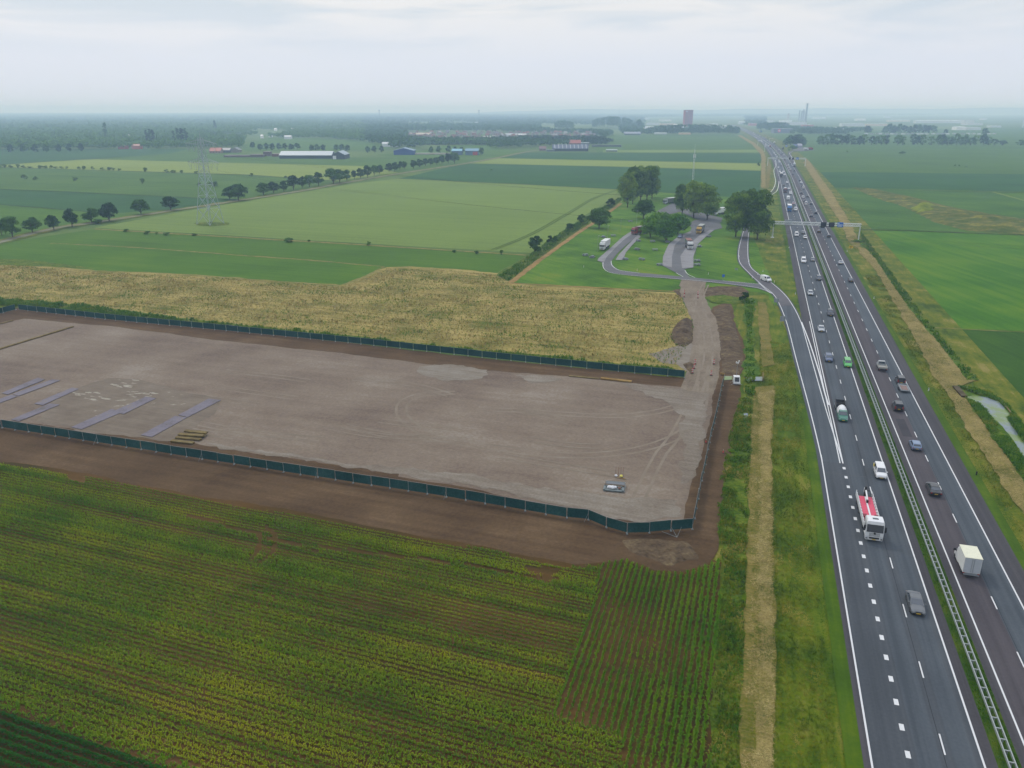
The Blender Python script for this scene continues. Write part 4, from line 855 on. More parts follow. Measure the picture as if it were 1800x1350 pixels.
for px, py, h, wd, lab in ((43, 315, 9, 11, 'leftmost round bush standing alone in the dark green field'), (63, 316, 8, 10, 'round bush just right of the leftmost one in the dark green field'), (132, 318, 9, 11, 'third round bush from the left in the dark green field'),
                           (250, 323, 10, 10, 'grey green bush in the dark field left of the pylon'), (350, 326, 6, 9, 'low bush in the dark field directly left of the pylon'), (376, 327, 9, 17, 'wide grey bush in the dark field directly right of the pylon'),
                           (222, 407, 6, 13, 'leftmost low bush on the boundary below the pale wheat'), (259, 411, 7, 15, 'second low bush from the left below the pale wheat'), (275, 411, 5, 7, 'tiny bush right of the second bush below the wheat'), (293, 413, 6, 14, 'fourth bush from the left below the pale wheat'), (341, 414, 6, 12, 'brownish low bush below the pylon field'),
                           (507, 425, 9, 18, 'round green bush in the middle of the wheat boundary'), (543, 424, 4, 6, 'small bush right of the round green one below the wheat'), (648, 431, 10, 9, 'upright bush near the middle of the wheat boundary'), (798, 443, 5, 9, 'low bush on the wheat boundary left of the wheel tracks'), (837, 446, 7, 11, 'bush on the wheat boundary right at the wheel tracks'), (882, 447, 9, 8, 'rightmost bush on the wheat boundary before the round shrub'),
                           (864, 299, 2.5, 7, 'tiny dark bush alone in the middle dark green field'), (1489, 268, 4, 5, 'small bush alone in the big right hand field'), (1587, 270, 5, 14, 'wide low bush alone in the big right hand field'), (1392, 265, 10, 16, 'round bush beside the farm yard right of the motorway'),
                           (1333, 292, 9, 6, 'slim bush beside the straw path left of the far gantry'), (1508, 425, 6, 22, 'dark bushes at the foot of the right gantry leg'), (1679, 292, 4, 5, 'leftmost of three tiny bushes in the right hand field'), (1686, 292, 3, 3, 'middle of three tiny bushes in the right hand field'), (1698, 293, 2.5, 5, 'rightmost of three tiny bushes in the right hand field')):
    tpx('shrub', px, py, h, lab, 'bush', None, 'bush', wd, mat=LEAF['grey'] if 100 < py < 330 and px < 400 else LEAF['mid'])
# hedge trees and clumps of the right-hand distance
for i, px in enumerate([1384, 1390, 1397, 1404, 1411]):
    tpx('far', px, 256 - (i % 2), [15, 19, 20, 19, 15][i], '%s tree from the left in the dark clump right of the motorway' % ordn(i), 'tree', 'dark clump of trees right of the motorway', 'tree', 16, mat=LEAF['dark'])
hx = [1441, 1448, 1455, 1463, 1472, 1480, 1488, 1496, 1503, 1511, 1519, 1532, 1540, 1549, 1558, 1578, 1586, 1605, 1612, 1622, 1637, 1650, 1657, 1665, 1673, 1681, 1689, 1697, 1706, 1714, 1728, 1738, 1748, 1762, 1793]
for i, px in enumerate(hx):
    tpx('tall' if i % 3 else 'far', px, 254 + (px - 1440) / 200, rnd.uniform(13, 21) * (.6 if px > 1745 else 1), '%s tree from the left in the long hedge across the right hand distance' % ordn(i), 'tree', 'hedge trees in the right hand distance', 'tree', rnd.uniform(11, 17), mat=LEAF['mid'])
for i, px in enumerate([1555, 1563, 1572, 1580, 1589, 1598, 1606, 1615, 1624, 1632, 1640]):
    tpx('far', px, 235, rnd.uniform(14, 17), '%s tree from the left in the dark row in front of the industrial halls' % ordn(i), 'tree', 'dark row in front of the halls', 'tree', 12, mat=LEAF['dark'])
for px, py, h, wd, lab in ((1731, 239, 14, 14, 'lone round tree near the right edge beyond the hedge'), (1662, 236, 9, 9, 'small tree right of the dark row by the halls'), (1123, 226, 16, 13, 'tall dark tree right of the oval poplar wood'), (1525, 235, 15, 14, 'big tree between the halls and the dark row')):
    tpx('far', px, py, h, lab, 'tree', None, 'tree', wd, mat=LEAF['dark'])
for i, (px, py, h, wd) in enumerate([(260, 256, 28, 6), (265, 256, 30, 7), (271, 256, 27, 7), (307, 256, 26, 5), (315, 256, 30, 7), (322, 256, 31, 8), (329, 256, 30, 8), (187, 246, 30, 7), (379, 232, 20, 6)]):
    tpx('column', px, py, h, '%s column shaped poplar from the left rising over the left hand woods' % ordn(i), 'poplar', 'column poplars over the left woods', 'poplar_tree', wd)
# ------------------------------------------------------------ far woods: masses nobody could count
WB = [(-3000, 268), (0, 265), (140, 263), (330, 262), (425, 260), (432, 243), (560, 243), (640, 249), (700, 262), (735, 260), (745, 254), (860, 254), (865, 262), (1000, 256), (1040, 251), (1073, 241), (1078, 227), (1100, 236), (1300, 234), (1304, 222), (1330, 219), (1345, 224), (1352, 231), (1490, 234), (1560, 228), (1700, 228), (1800, 234), (4000, 240)]
def wood(name, label, x0, x1, ymax, ymin, sp0, seed, h=(9, 14), leaf='dark', thr=.3, skip=()):
    r = np.random.default_rng(seed); out_ = []; n = 0
    D = G(900, ymax)[1]; Dm = G(900, ymin)[1]
    bx = np.array([p[0] for p in WB]); by = np.array([p[1] for p in WB])
    while D < Dm:
        spx = max(sp0, D * .0052); zc = D * cp + HC * sp
        xa, xb = (x0 - 900) * zc / F, (x1 - 900) * zc / F
        X = np.arange(xa, xb, spx); X = X + r.uniform(-.5, .5, len(X)) * spx; Y = D + r.uniform(-.6, .6, len(X)) * spx * 1.6
        pxs = 900 + F * X / (Y * cp + HC * sp); pys = 193 + F * HC / cp / (Y * cp + HC * sp)
        ok = (pys < np.interp(pxs, bx, by))
        Q = np.stack([X, Y], 1); ok &= vnoise(Q * np.array([.5, 1]), 260, seed) * .6 + vnoise(Q, 70, seed + 1) * .4 > thr * (1 if D < 2600 else 1.15)
        for s in skip: ok &= ~inside(np.stack([pxs, pys], 1), s)
        for x, y in Q[ok]:
            hh = r.uniform(*h) * (1 + .0 * D); wd = spx * r.uniform(.55, .85)
            nq = 46 if D < 2400 else (26 if D < 4500 else 14)
            lb = [(x + r.normal() * wd * .3, y + r.normal() * wd * .3, hh * r.uniform(.35, .72), wd * .55, wd * .55, hh * .34) for _ in range(3)]
            out_.append(lobes_quads(lb, nq, max(1.1, spx * .17), r, .7)); n += 1
        D += spx * (1.5 if D < 3000 else 2.4)
    V = np.concatenate(out_); o = np_mesh(name, V, np.full(len(V) // 4, 4), LEAF[leaf]); print(name, n, len(V) // 4)
    return tag(o, label, 'woodland', None, 'stuff')
village = [(715, 231), (900, 233), (1045, 236), (1040, 247), (900, 250), (715, 250)]
halls = [(1130, 206), (1310, 204), (1312, 232), (1130, 232)]
halls2 = [(1345, 205), (1810, 200), (1810, 236), (1345, 226)]
openl = [(950, 219), (1090, 220), (1160, 227), (1075, 235), (950, 229)]
wood('woodland', 'dense hazy woodland filling the distance on the left', -500, 640, 270, 200.5, 9, 21, thr=.30, leaf='mid')
wood('woodland', 'hazy woods around the village in the middle distance', 640, 1100, 266, 200.5, 10, 22, thr=.30, skip=(village, openl), leaf='mid')
wood('woodland', 'trees scattered among the town and halls in the right distance', 1095, 2300, 240, 200.5, 10, 23, thr=.27, skip=(halls, halls2), leaf='mid', h=(8, 13))
def block(name, label, px0, px1, y0, y1, h, n, leaf, seed):
    r = np.random.default_rng(seed); a = G((px0 + px1) / 2, y0)[1]; b = G((px0 + px1) / 2, y1)[1]; out_ = []
    for i in range(n):
        D = r.uniform(a, b); zc = D * cp + HC * sp; u = r.uniform(0, 1); x = (px0 + (px1 - px0) * u - 900) * zc / F
        hh = h * (1 - .35 * abs(2 * u - 1) ** 3) * r.uniform(.9, 1.05); wd = 9
        lb = [(x + r.normal() * 2, D + r.normal() * 2, hh * q, wd, wd, hh * .22) for q in (.25, .5, .76)]
        out_.append(lobes_quads(lb, 70, 1.8, r, .7))
    V = np.concatenate(out_); o = np_mesh(name, V, np.full(len(V) // 4, 4), LEAF[leaf]); return tag(o, label, 'woodland', None, 'stuff')
block('woodland', 'dark oval block of tall poplars in the hazy distance', 1044, 1110, 226, 222, 40, 60, 'dark', 31)
block('woodland', 'rounded dark wood left of the oval poplar block', 976, 1006, 228, 225, 28, 30, 'dark', 32)
block('woodland', 'long dark hedge in front of the village', 745, 905, 254.5, 253, 11, 90, 'dark', 33)
block('woodland', 'dark wood in front of the red brick tower', 1140, 1300, 236, 234, 26, 90, 'dark', 34)
block('woodland', 'dark wood directly right of the far end of the motorway', 1330, 1390, 229, 226, 24, 50, 'dark', 35)
block('woodland', 'long low wood right of the advertising hall', 1392, 1485, 236, 234, 17, 60, 'dark', 36)
block('woodland', 'dark trees along the road left of the solar roofed barn', 868, 1073, 254, 247, 12, 110, 'dark', 37)
# ============================================================ VEHICLES
m_tyre_r = pmat('tyre_rubber', (34, 34, 36), .85)
m_rim = pmat('wheel_rim_alloy', (150, 152, 155), .35, .7)
m_glass = pmat('vehicle_glass', (50, 60, 68), .06, 0, 0, 1.0)
m_head = pmat('headlight_glass', (206, 212, 216), .15, 0, .5)
m_tail = pmat('tail_light_red', (150, 26, 24), .3)
m_trim = pmat('black_plastic_trim', (30, 31, 33), .6)
m_plate = pmat('number_plate_yellow', (214, 176, 40), .5)
m_steel = pmat('galvanised_steel', (150, 156, 158), .45, .5)
PAINT = dict(white=(226, 228, 228), silver=(168, 174, 178), grey=(92, 96, 98), darkgrey=(58, 62, 66), black=(28, 29, 32), blue=(52, 74, 110), lightblue=(112, 134, 164), red=(148, 34, 32), green=(70, 178, 74),
             teal=(22, 112, 86), beige=(170, 160, 140), brightblue=(40, 120, 190), darkblue=(36, 44, 66), yellow=(214, 170, 40), maroon=(96, 30, 38), pink=(168, 134, 134))
def paint(c): return pmat('car_paint_' + c, PAINT[c], .28, .15 if c not in ('white', 'yellow', 'green', 'teal', 'red') else 0, .6)
def lerp(a, b, t): return tuple(a[k] + (b[k] - a[k]) * t for k in range(3))
def patch(mb, a, b, c, d, u0, u1, v0, v1, off=.012, m=0):
    """quad inset in the face a,b (bottom) c,d (top, c above b); pushed outwards"""
    P_ = []
    for u, v in ((u0, v0), (u1, v0), (u1, v1), (u0, v1)): P_.append(Vector(lerp(lerp(a, b, u), lerp(d, c, u), v)))
    n = (P_[1] - P_[0]).cross(P_[3] - P_[0]).normalized() * off
    mb.poly([p + n for p in P_], m)
def wheel(par, x, y, r=.32, w=.22, rim=True):
    b = MB(); n = 16; sgn = 1 if y > 0 else -1
    ring = lambda rr, yy: [(rr * math.cos(2 * math.pi * k / n), yy, rr * math.sin(2 * math.pi * k / n)) for k in range(n)]
    b.loft([ring(r * .9, -w / 2), ring(r, -w / 2 + .03), ring(r, w / 2 - .03), ring(r * .9, w / 2)])
    o = b.build('wheel', m_tyre_r, par, (x, y, r))
    if rim:
        b = MB(); yy = sgn * (w / 2 + .004)
        R_ = [(r * .62 * math.cos(2 * math.pi * k / n), yy, r * .62 * math.sin(2 * math.pi * k / n)) for k in range(n)]
        R2 = [(p[0] * .3, yy + sgn * -.02, p[2] * .3) for p in R_]
        for k in range(n):
            q = [R_[k], R_[(k + 1) % n], R2[(k + 1) % n], R2[k]]
            b.poly(q if sgn > 0 else q[::-1])
        b.poly(R2 if sgn < 0 else R2[::-1]); b.build('rim', m_rim, o)
    return o
CARS = dict(  # L, W, H, belt, bonnet z, boot z, cabin base x0,x1, roof x0,x1
    hatchback=(4.1, 1.76, 1.47, .92, .84, .92, -1.95, 1.10, -1.62, .30), sedan=(4.75, 1.82, 1.43, .93, .84, .96, -1.85, 1.15, -1.05, .25), coupe=(4.70, 1.80, 1.38, .90, .82, .93, -1.95, 1.10, -1.0, .15),
    estate=(4.7, 1.80, 1.47, .92, .84, .92, -2.28, 1.12, -1.98, .30), suv=(4.55, 1.86, 1.68, 1.04, .99, 1.04, -2.18, 1.02, -1.95, .32), mpv=(4.4, 1.82, 1.80, 1.08, 1.0, 1.08, -2.12, 1.42, -2.02, .75),
    van=(5.1, 1.95, 2.05, 1.18, 1.12, 1.18, -2.50, 1.90, -2.44, 1.15), jeep=(4.2, 1.85, 1.85, 1.12, 1.08, 1.12, -2.05, .72, -2.02, .48))
def car_shape(e, typ, pc, lod=0):
    L_, W_, H_, bz, hz_, tz, cx0, cx1, rx0, rx1 = CARS[typ]; w_ = W_ / 2; h2 = L_ / 2; b = MB()
    def ring(x, zt, k=1.0, z0=.28, cr=.03):
        ww = w_ * k
        return [(x, -ww * .92, z0), (x, -ww, z0 + .14), (x, -ww, zt * .72), (x, -ww * .955, zt - .05), (x, -ww * .62, zt + cr), (x, 0, zt + cr * 1.6), (x, ww * .62, zt + cr), (x, ww * .955, zt - .05), (x, ww, zt * .72), (x, ww, z0 + .14), (x, ww * .92, z0)]
    vn = typ in ('van', 'mpv', 'jeep')
    st = [(-h2, tz * .80, .88, .36), (-h2 + .07, tz * .94, .95, .28), (-h2 + .28, tz, .99, .25), (cx0 + .3, bz, 1, .22), (0, bz, 1, .2), (cx1 - .25, bz * .99, 1, .22), (cx1 + .1, hz_ + .015, .99, .25),
          (h2 - .45, hz_ * .95, .965, .27), (h2 - .14, hz_ * .82, .92, .28), (h2, hz_ * .62, .84, .34)]
    b.loft([ring(x, z, k, z0) for x, z, k, z0 in st], 0)
    # cabin: lower frustum and a rounded roof cap
    lo = (cx0, cx1, -w_ * .935, w_ * .935, bz - .03); hi = (rx0, rx1, -w_ * .78, w_ * .78, H_ - .07)
    b.frus(lo, hi, 0); b.frus(hi, (rx0 + .10, rx1 - .14, -w_ * .66, w_ * .66, H_), 0)
    if lod == 0:
        b.box(-h2 - .02, -h2 + .05, -w_ * .82, w_ * .82, .34, .48, 1); b.box(h2 - .06, h2 + .015, -w_ * .6, w_ * .6, .30, .46, 1)       # bumpers, lower grille
        b.box(-h2 + .35, h2 - .35, -w_ * .97, w_ * .97, .17, .30, 1)
        b.box(h2 - .08, h2 - .005, -w_ * .42, w_ * .42, .55, .66, 1)
    body = b.build('body', [pc, m_trim], e)
    c = lambda x, y, z: (x, y, z)
    g0, g1, g2, g3 = [c(cx1, -w_ * .935, bz - .03), c(cx1, w_ * .935, bz - .03), c(rx1, w_ * .78, H_ - .07), c(rx1, -w_ * .78, H_ - .07)]
    b = MB(); patch(b, g0, g1, g2, g3, .06, .94, .12, .96); b.build('windscreen', m_glass, e)
    r0, r1, r2, r3 = [c(cx0, w_ * .935, bz - .03), c(cx0, -w_ * .935, bz - .03), c(rx0, -w_ * .78, H_ - .07), c(rx0, w_ * .78, H_ - .07)]
    b = MB(); patch(b, r0, r1, r2, r3, .10, .90, .28, .93); b.build('rear_window', m_glass, e)
    for s in (-1, 1):
        b = MB()
        if s > 0: q = [c(cx1, w_ * .935, bz - .03), c(cx0, w_ * .935, bz - .03), c(rx0, w_ * .78, H_ - .07), c(rx1, w_ * .78, H_ - .07)]; seg = [(.10, .42), (.45, .72), (.75, .93)]
        else: q = [c(cx0, -w_ * .935, bz - .03), c(cx1, -w_ * .935, bz - .03), c(rx1, -w_ * .78, H_ - .07), c(rx0, -w_ * .78, H_ - .07)]; seg = [(.07, .25), (.28, .55), (.58, .90)]
        if typ == 'van': seg = [(.06, .30)] if s > 0 else [(.70, .94)]
        for u0, u1 in seg: patch(b, *q, u0, u1, .18, .90)
        b.build('side_window', m_glass, e)
    for s in (-1, 1):
        b = MB(); b.loft([[(h2 - .20 - .1 * k, s * w_ * (.62 + .3 * k), hz_ * (.58 + .05 * k)), (h2 - .03 - .12 * k, s * w_ * (.62 + .24 * k), hz_ * .60), (h2 - .10 - .1 * k, s * w_ * (.62 + .26 * k), hz_ * .80)] for k in (0, 1)]); b.build('headlight', m_head, e)
        b = MB(); b.box(-h2 - .01, -h2 + .14, min(s * w_ * .68, s * w_ * .93), max(s * w_ * .68, s * w_ * .93), tz * .68, tz * (.86 if not vn else 1.15)); b.build('tail_light', m_tail, e)
        for x in (-h2 * .60, h2 * .62): wheel(e, x, s * (w_ - .10), .33 if typ not in ('suv', 'jeep', 'van') else .37, .22, lod == 0)
        if lod == 0:
            b = MB(); b.frus((cx1 - .42, cx1 - .26, min(s * w_ * .95, s * (w_ + .17)), max(s * w_ * .95, s * (w_ + .17)), bz - .01), (cx1 - .42, cx1 - .28, min(s * w_ * .97, s * (w_ + .15)), max(s * w_ * .97, s * (w_ + .15)), bz + .13)); b.build('mirror', pc, e)
    if lod == 0:
        b = MB(); b.box(h2 - .01, h2 + .03, -.26, .26, .38, .49); b.build('number_plate', m_plate, e)
        b = MB(); b.box(-h2 - .045, -h2 - .015, -.26, .26, tz * .58, tz * .58 + .12); b.build('number_plate', m_plate, e)
    return body
def put(e, px, py, head=None, along=None):
    """stand a vehicle on the road at a photo pixel"""
    x, y = G(px, py); e.location = (x, y, .312)
    if along is not None: hd = along
    else:
        s, t, h = RT(px, py); hd = h
        hd = h + (math.pi if s < 0 else 0)
    e.rotation_euler = (0, 0, math.pi / 2 - hd)
    return e
def car(typ, colr, px, py, label, lod=0, along=None, cat='car'):
    e = empty({'van': 'van', 'jeep': 'car', 'suv': 'car', 'mpv': 'van'}.get(typ, 'car'))
    car_shape(e, typ, paint(colr), lod); put(e, px, py, along=along); tag(e, label, cat, 'traffic on the motorway' if along is None else None); return e
car('coupe', 'grey', 1608, 1066, 'dark grey coupe, nearest of the oncoming cars, in front of the crane lorry')
e_ = car('mpv', 'white', 1546, 835, 'white delivery van with a yellow mark, behind the crane lorry', cat='van')
b = MB(); b.box(-1.9, -1.0, -.93, -.912, .95, 1.5); b.build('yellow_mark', pmat('yellow_sticker', (226, 204, 60), .5), e_)
car('estate', 'blue', 1456, 633, 'blue grey estate car behind the green van', cat='car')
car('mpv', 'green', 1489, 643, 'bright green small van in the left carriageway', cat='van')
car('sedan', 'silver', 1443, 581, 'pale silver saloon car left of the black car with roof bars')
e_ = car('suv', 'black', 1459, 554, 'black car with a grey load on its roof')
b = MB(); b.box(-1.5, .1, -.45, .45, 1.72, 1.86); b.box(-1.7, -1.2, -.5, -.2, 1.70, 1.95); b.build('roof_load', m_steel, e_)
car('hatchback', 'silver', 1424, 518, 'silver hatchback in the slow lane nearest the slip road')
car('suv', 'darkgrey', 1439, 492, 'dark grey car in the fast lane, left carriageway, above the silver hatchback')
car('hatchback', 'grey', 1428.5, 459, 'grey hatchback beside the tall white van')
car('van', 'white', 1412, 461, 'tall white van in the slow lane beside the grey hatchback', cat='van')
car('van', 'white', 1400, 415, 'white van nearest the gantry in the oncoming slow lane', cat='van')
car('estate', 'darkgrey', 1411.5, 411, 'dark estate car just in front of the near gantry, left carriageway')
car('hatchback', 'white', 1415, 419, 'small white car following the dark estate, left carriageway')
car('sedan', 'darkgrey', 1393, 395, 'dark car directly under the left end of the near gantry')
car('van', 'white', 1346, 494, 'white van driving down the slip road from the rest area', 0, math.radians(163), 'van')
car('sedan', 'black', 1640, 864, 'black saloon driving away, nearest car behind the white box van')
car('hatchback', 'lightblue', 1608, 787, 'light blue hatchback driving away in the right carriageway')
car('jeep', 'black', 1577, 719, 'black boxy off-road car with a spare wheel on its back')
car('sedan', 'black', 1495, 495, 'dark car driving away, first below the near gantry in the right lane')
car('sedan', 'silver', 1477, 464, 'silver car driving away in the right lane below the gantry')
car('hatchback', 'grey', 1456.5, 417, 'grey car driving away just below the blue gantry sign')
car('sedan', 'black', 1439, 408, 'black car driving away below the first dark gantry screen')
car('suv', 'black', 1445.5, 400, 'black car driving away right under the dark gantry screens')
car('suv', 'blue', 1195.5, 418, 'blue car parked by the concrete bay of the middle parking lane', 0, math.radians(205))
# ---- box van
def rect_panel(mb, x0, x1, y0, y1, z0, z1, m=0): mb.box(x0, x1, y0, y1, z0, z1, m)
def cabfront(e, x0, w, h, pc, lab_glass='windscreen', hood=.9):
    pass
e = empty('box_van'); W_ = paint('white'); b = MB()
b.loft([[(x, -k, z0), (x, -k, zt * .6), (x, -k * .86, zt), (x, k * .86, zt), (x, k, zt * .6), (x, k, z0)] for x, k, z0, zt in ((.3, .98, .4, 2.2), (1.7, .98, .4, 2.12), (2.35, .96, .4, 1.35), (2.9, .92, .4, 1.12), (3.05, .84, .45, .85))]); b.build('cab', W_, e)
b = MB(); b.frus((-3.0, .55, -1.08, 1.08, .75), (-3.0, .55, -1.08, 1.08, 3.05)); b.build('box_body', pmat('box_body_white', (224, 226, 222), .4), e)
b = MB(); b.box(-3.05, .6, -1.12, 1.12, 3.05, 3.09); b.build('roof', pmat('translucent_roof_cream', (222, 222, 196), .5), e)
for s in (-1, 1):
    b = MB(); b.box(-3.035, -3.0, min(s * .03, s * 1.02), max(s * .03, s * 1.02), .82, 2.98); d = b.build('rear_door', pmat('rear_door_grey', (186, 192, 198), .4), e)
    b = MB(); b.tube((-3.06, s * .13, .9), (-3.06, s * .13, 2.9), .02); b.build('handle', m_steel, d)
    b = MB(); b.box(-3.03, -2.98, min(s * .82, s * 1.05), max(s * .82, s * 1.05), .62, .74); b.build('tail_light', m_tail, e)
    b = MB(); patch(b, *((((1.75, s * .985, 1.25), (2.35, s * .965, 1.15), (1.95, s * .93, 1.85), (1.72, s * .93, 1.95))) if s < 0 else ((2.35, .965, 1.15), (1.75, .985, 1.25), (1.72, .93, 1.95), (1.95, .93, 1.85))), .05, .95, .05, .95, .03); b.build('side_window', m_glass, e)
    b = MB(); b.box(1.95, 2.1, min(s * 1.02, s * 1.34), max(s * 1.02, s * 1.34), 1.35, 1.7); b.build('mirror', m_trim, e)
    for x in (-1.7, 2.1): wheel(e, x, s * .9, .36, .24)
b = MB(); b.box(-3.2, -3.0, -.95, .95, .45, .58); b.box(-3.0, 2.4, -.8, .8, .42, .75); b.build('bumper', m_steel, e)
b = MB(); patch(b, (2.36, -.95, 1.36), (2.36, .95, 1.36), (1.72, .84, 2.1), (1.72, -.84, 2.1), .05, .95, .05, .92, .02); b.build('windscreen', m_glass, e)
put(e, 1696.5, 996); tag(e, 'white box van with cream roof and two rear doors driving away', 'box van', 'traffic on the motorway')
# ---- crane lorry
def lorry_cab(e, x, pc, h=3.5, w=1.25, badge=True):
    """cab whose front is at x"""
    b = MB(); z0 = .45
    b.loft([[(xx, -w * k, zz0), (xx, -w * k, zt - .25), (xx, -w * k * .88, zt), (xx, w * k * .88, zt), (xx, w * k, zt - .25), (xx, w * k, zz0)] for xx, k, zz0, zt in ((x - 2.3, 1, z0 + .35, h - .1), (x - .9, 1, z0 + .3, h), (x - .42, 1, z0 + .1, h - .12), (x - .22, 1, z0, h - .9), (x - .05, .99, z0, 1.9), (x, .96, z0, 1.2), (x - .03, .93, z0 - .08, .75))])
    cab = b.build('cab', pc, e)
    b = MB(); b.loft([[(x - .06 - .27 * k, -w * .93, 1.68 + k), (x + .035 - .27 * k, -w * .93, 1.70 + k), (x + .035 - .27 * k, w * .93, 1.70 + k), (x - .06 - .27 * k, w * .93, 1.68 + k)] for k in (0, (h - 3.4) + 1.12)]); b.build('windscreen', pmat('lorry_glass', (26, 30, 34), .06, 0, 0, .6), e)
    b = MB(); b.box(x - .02, x + .04, -w * .55, w * .55, .62, .86); b.box(x - .01, x + .025, -w * .95, -w * .72, .55, .70); b.box(x - .01, x + .025, w * .72, w * .95, .55, .70)
    for k in range(4): b.box(x - .02, x + .012, -w * .6, w * .6, 1.05 + k * .14, 1.09 + k * .14)
    if badge:
        b.tube((x, 0, 1.5), (x + .05, 0, 1.5), .16, .16, 14)
    b.build('grille', m_trim, cab)
    b = MB(); b.box(x - 1.35, x - .95, -.4, .4, h - .02, h + .05); b.build('roof_hatch', m_glass, cab)
    b = MB(); b.box(x + .035, x + .06, -.27, .27, .46, .57); b.build('number_plate', m_plate, cab)
    for s in (-1, 1):
        b = MB(); b.box(x - .12, x + .012, min(s * w * .68, s * w * .97), max(s * w * .68, s * w * .97), .82, 1.0); b.build('headlight', m_head, e)
        b = MB(); b.box(x - .35, x - .18, min(s * (w + .1), s * (w + .34)), max(s * (w + .1), s * (w + .34)), 1.75, 2.6); b.tube((x - .3, s * w, 2.5), (x - .3, s * (w + .15), 2.5), .03); b.build('mirror', m_trim, e)
        b = MB(); yy = s * (w + .006)
        q = [(x - 1.25, yy, 1.9), (x - .42, yy, 1.85), (x - .55, yy, 2.55), (x - 1.25, yy, 2.55)]; b.poly(q if s < 0 else q[::-1]); b.build('side_window', m_glass, e)
    return cab
e = empty('crane_lorry'); lorry_cab(e, 5.0, paint('white'), 3.4)
m_redload = pmat('pink_red_load', (214, 74, 100), .6); m_dkred = pmat('dark_red_blocks', (120, 24, 42), .6); m_wp = pmat('white_steel', (222, 224, 224), .45)
b = MB(); b.box(-6.1, 2.6, -1.15, 1.15, 1.0, 1.25); b.box(-6.0, 4.2, -.5, .5, .6, 1.0); b.build('chassis', pmat('chassis_grey', (70, 72, 74), .6), e)
for s in (-1, 1):
    b = MB(); b.box(-6.1, 2.55, min(s * 1.17, s * 1.25), max(s * 1.17, s * 1.25), 1.0, 1.85)
    for k in range(12): x = -6 + k * .77; b.box(x, x + .06, min(s * 1.14, s * 1.27), max(s * 1.14, s * 1.27), 1.0, 1.95)
    b.build('side_board', m_wp, e)
    b = MB(); ya, yb = sorted((s * .14, s * 1.0))
    for k in range(11): x = -5.0 + k * .46; b.box(x, x + .43, ya, yb, 1.26, 1.58)
    b.build('load', m_redload, e)
    b = MB(); ya, yb = sorted((s * .55, s * 1.08))
    for x in (.15, 1.15): b.box(x, x + .6, ya, yb, 1.55, 1.85)
    b.build('load_block', m_dkred, e)
    b = MB(); ya, yb = sorted((s * 1.02, s * 1.14))
    for k in range(10): x = -5.0 + k * .72; b.box(x, x + .4, ya, yb, 1.28, 1.62)
    b.build('packing', m_wp, e)
    for x in (3.6, 1.0, -2.6, -3.95, -5.2): wheel(e, x, s * 1.0, .50, .32)
b = MB(); b.box(.1, 2.5, -1.0, 1.0, 1.26, 1.5); b.build('load', m_redload, e)
b = MB(); b.box(-4.9, .1, -.12, .12, 1.3, 1.64); b.box(.9, 1.4, -.22, .22, 1.5, 1.62); b.build('load', m_wp, e)
cr_ = MB(); cr_.tube((-5.3, 0, 1.25), (-5.3, 0, 3.2), .22, .18, 8); b = cr_; b.box(-5.9, -4.9, -1.05, 1.05, 1.2, 1.42); cm_ = b.build('crane_column', m_trim, e)
b = MB(); b.tube((-3.3, .1, 1.9), (-5.6, 0, 2.7), .11, .15, 8); b.tube((-5.6, -.1, 2.7), (-5.8, -.1, 1.9), .12, .1, 8); b.build('crane_boom', m_wp, e)
b = MB(); b.box(-3.5, -3.1, -.1, .2, 1.66, 2.05); b.box(-6.0, -5.6, .25, .8, 2.2, 2.35); b.build('crane_hook', m_trim, e)
for ch in list(e.children):                      # long bed behind the cab
    if ch.name.split('.')[0] in ('chassis', 'side_board', 'load', 'load_block', 'packing', 'crane_column', 'crane_boom', 'crane_hook'):
        for v in ch.data.vertices:
            if v.co.x < 2.4: v.co.x = 2.4 + (v.co.x - 2.4) * 1.34
    elif ch.name.startswith('wheel') and ch.location.x < 2: ch.location.x = 2.4 + (ch.location.x - 2.4) * 1.34
put(e, 1528, 926); tag(e, 'white crane lorry carrying pink red ribbed weights, folded crane at its rear', 'lorry', 'traffic on the motorway')
# ---- teal pickup with white dome and tipper trailer
e = empty('pickup_van'); pc = paint('teal'); b = MB()
b.loft([[(x, -k, .35), (x, -k, zt * .72), (x, -k * .9, zt), (x, k * .9, zt), (x, k, zt * .72), (x, k, .35)] for x, k, zt in ((-.3, .95, 1.1), (1.2, .95, 1.1), (1.9, .93, 1.0), (2.5, .86, .86), (2.65, .78, .6))])
b.frus((-.3, 1.35, -.88, .88, 1.05), (-.2, .75, -.74, .74, 1.8)); b.build('cab', pc, e)
b = MB(); patch(b, (1.35, -.88, 1.05), (1.35, .88, 1.05), (.75, .74, 1.8), (.75, -.74, 1.8), .06, .94, .1, .94, .02); b.build('windscreen', m_glass, e)
b = MB(); b.loft([[(x, 1.0 * k * math.cos(a), .95 + 1.25 * kz * math.sin(a)) for a in [math.pi * j / 9 for j in range(10)]] for x, k, kz in ((-2.9, .8, .6), (-2.6, .97, .92), (-1.4, 1.0, 1.0), (-.5, .97, .95), (-.1, .8, .7))]); b.build('dome_canopy', paint('white'), e)
b = MB(); b.box(-2.9, -.3, -.97, .97, .4, .97); b.build('load_bed', pc, e)
for s in (-1, 1):
    b = MB(); b.box(2.42, 2.6, min(s * .55, s * .84), max(s * .55, s * .84), .58, .76); b.build('headlight', m_head, e)
    b = MB(); q = [(0, s * .86, 1.12), (1.1, s * .86, 1.12), (.72, s * .79, 1.65), (0, s * .79, 1.65)]; q = [(p[0], p[1] + s * .03, p[2]) for p in q]; b.poly(q if s < 0 else q[::-1]); b.build('side_window', m_glass, e)
    for x in (-1.9, 1.6): wheel(e, x, s * .85, .34)
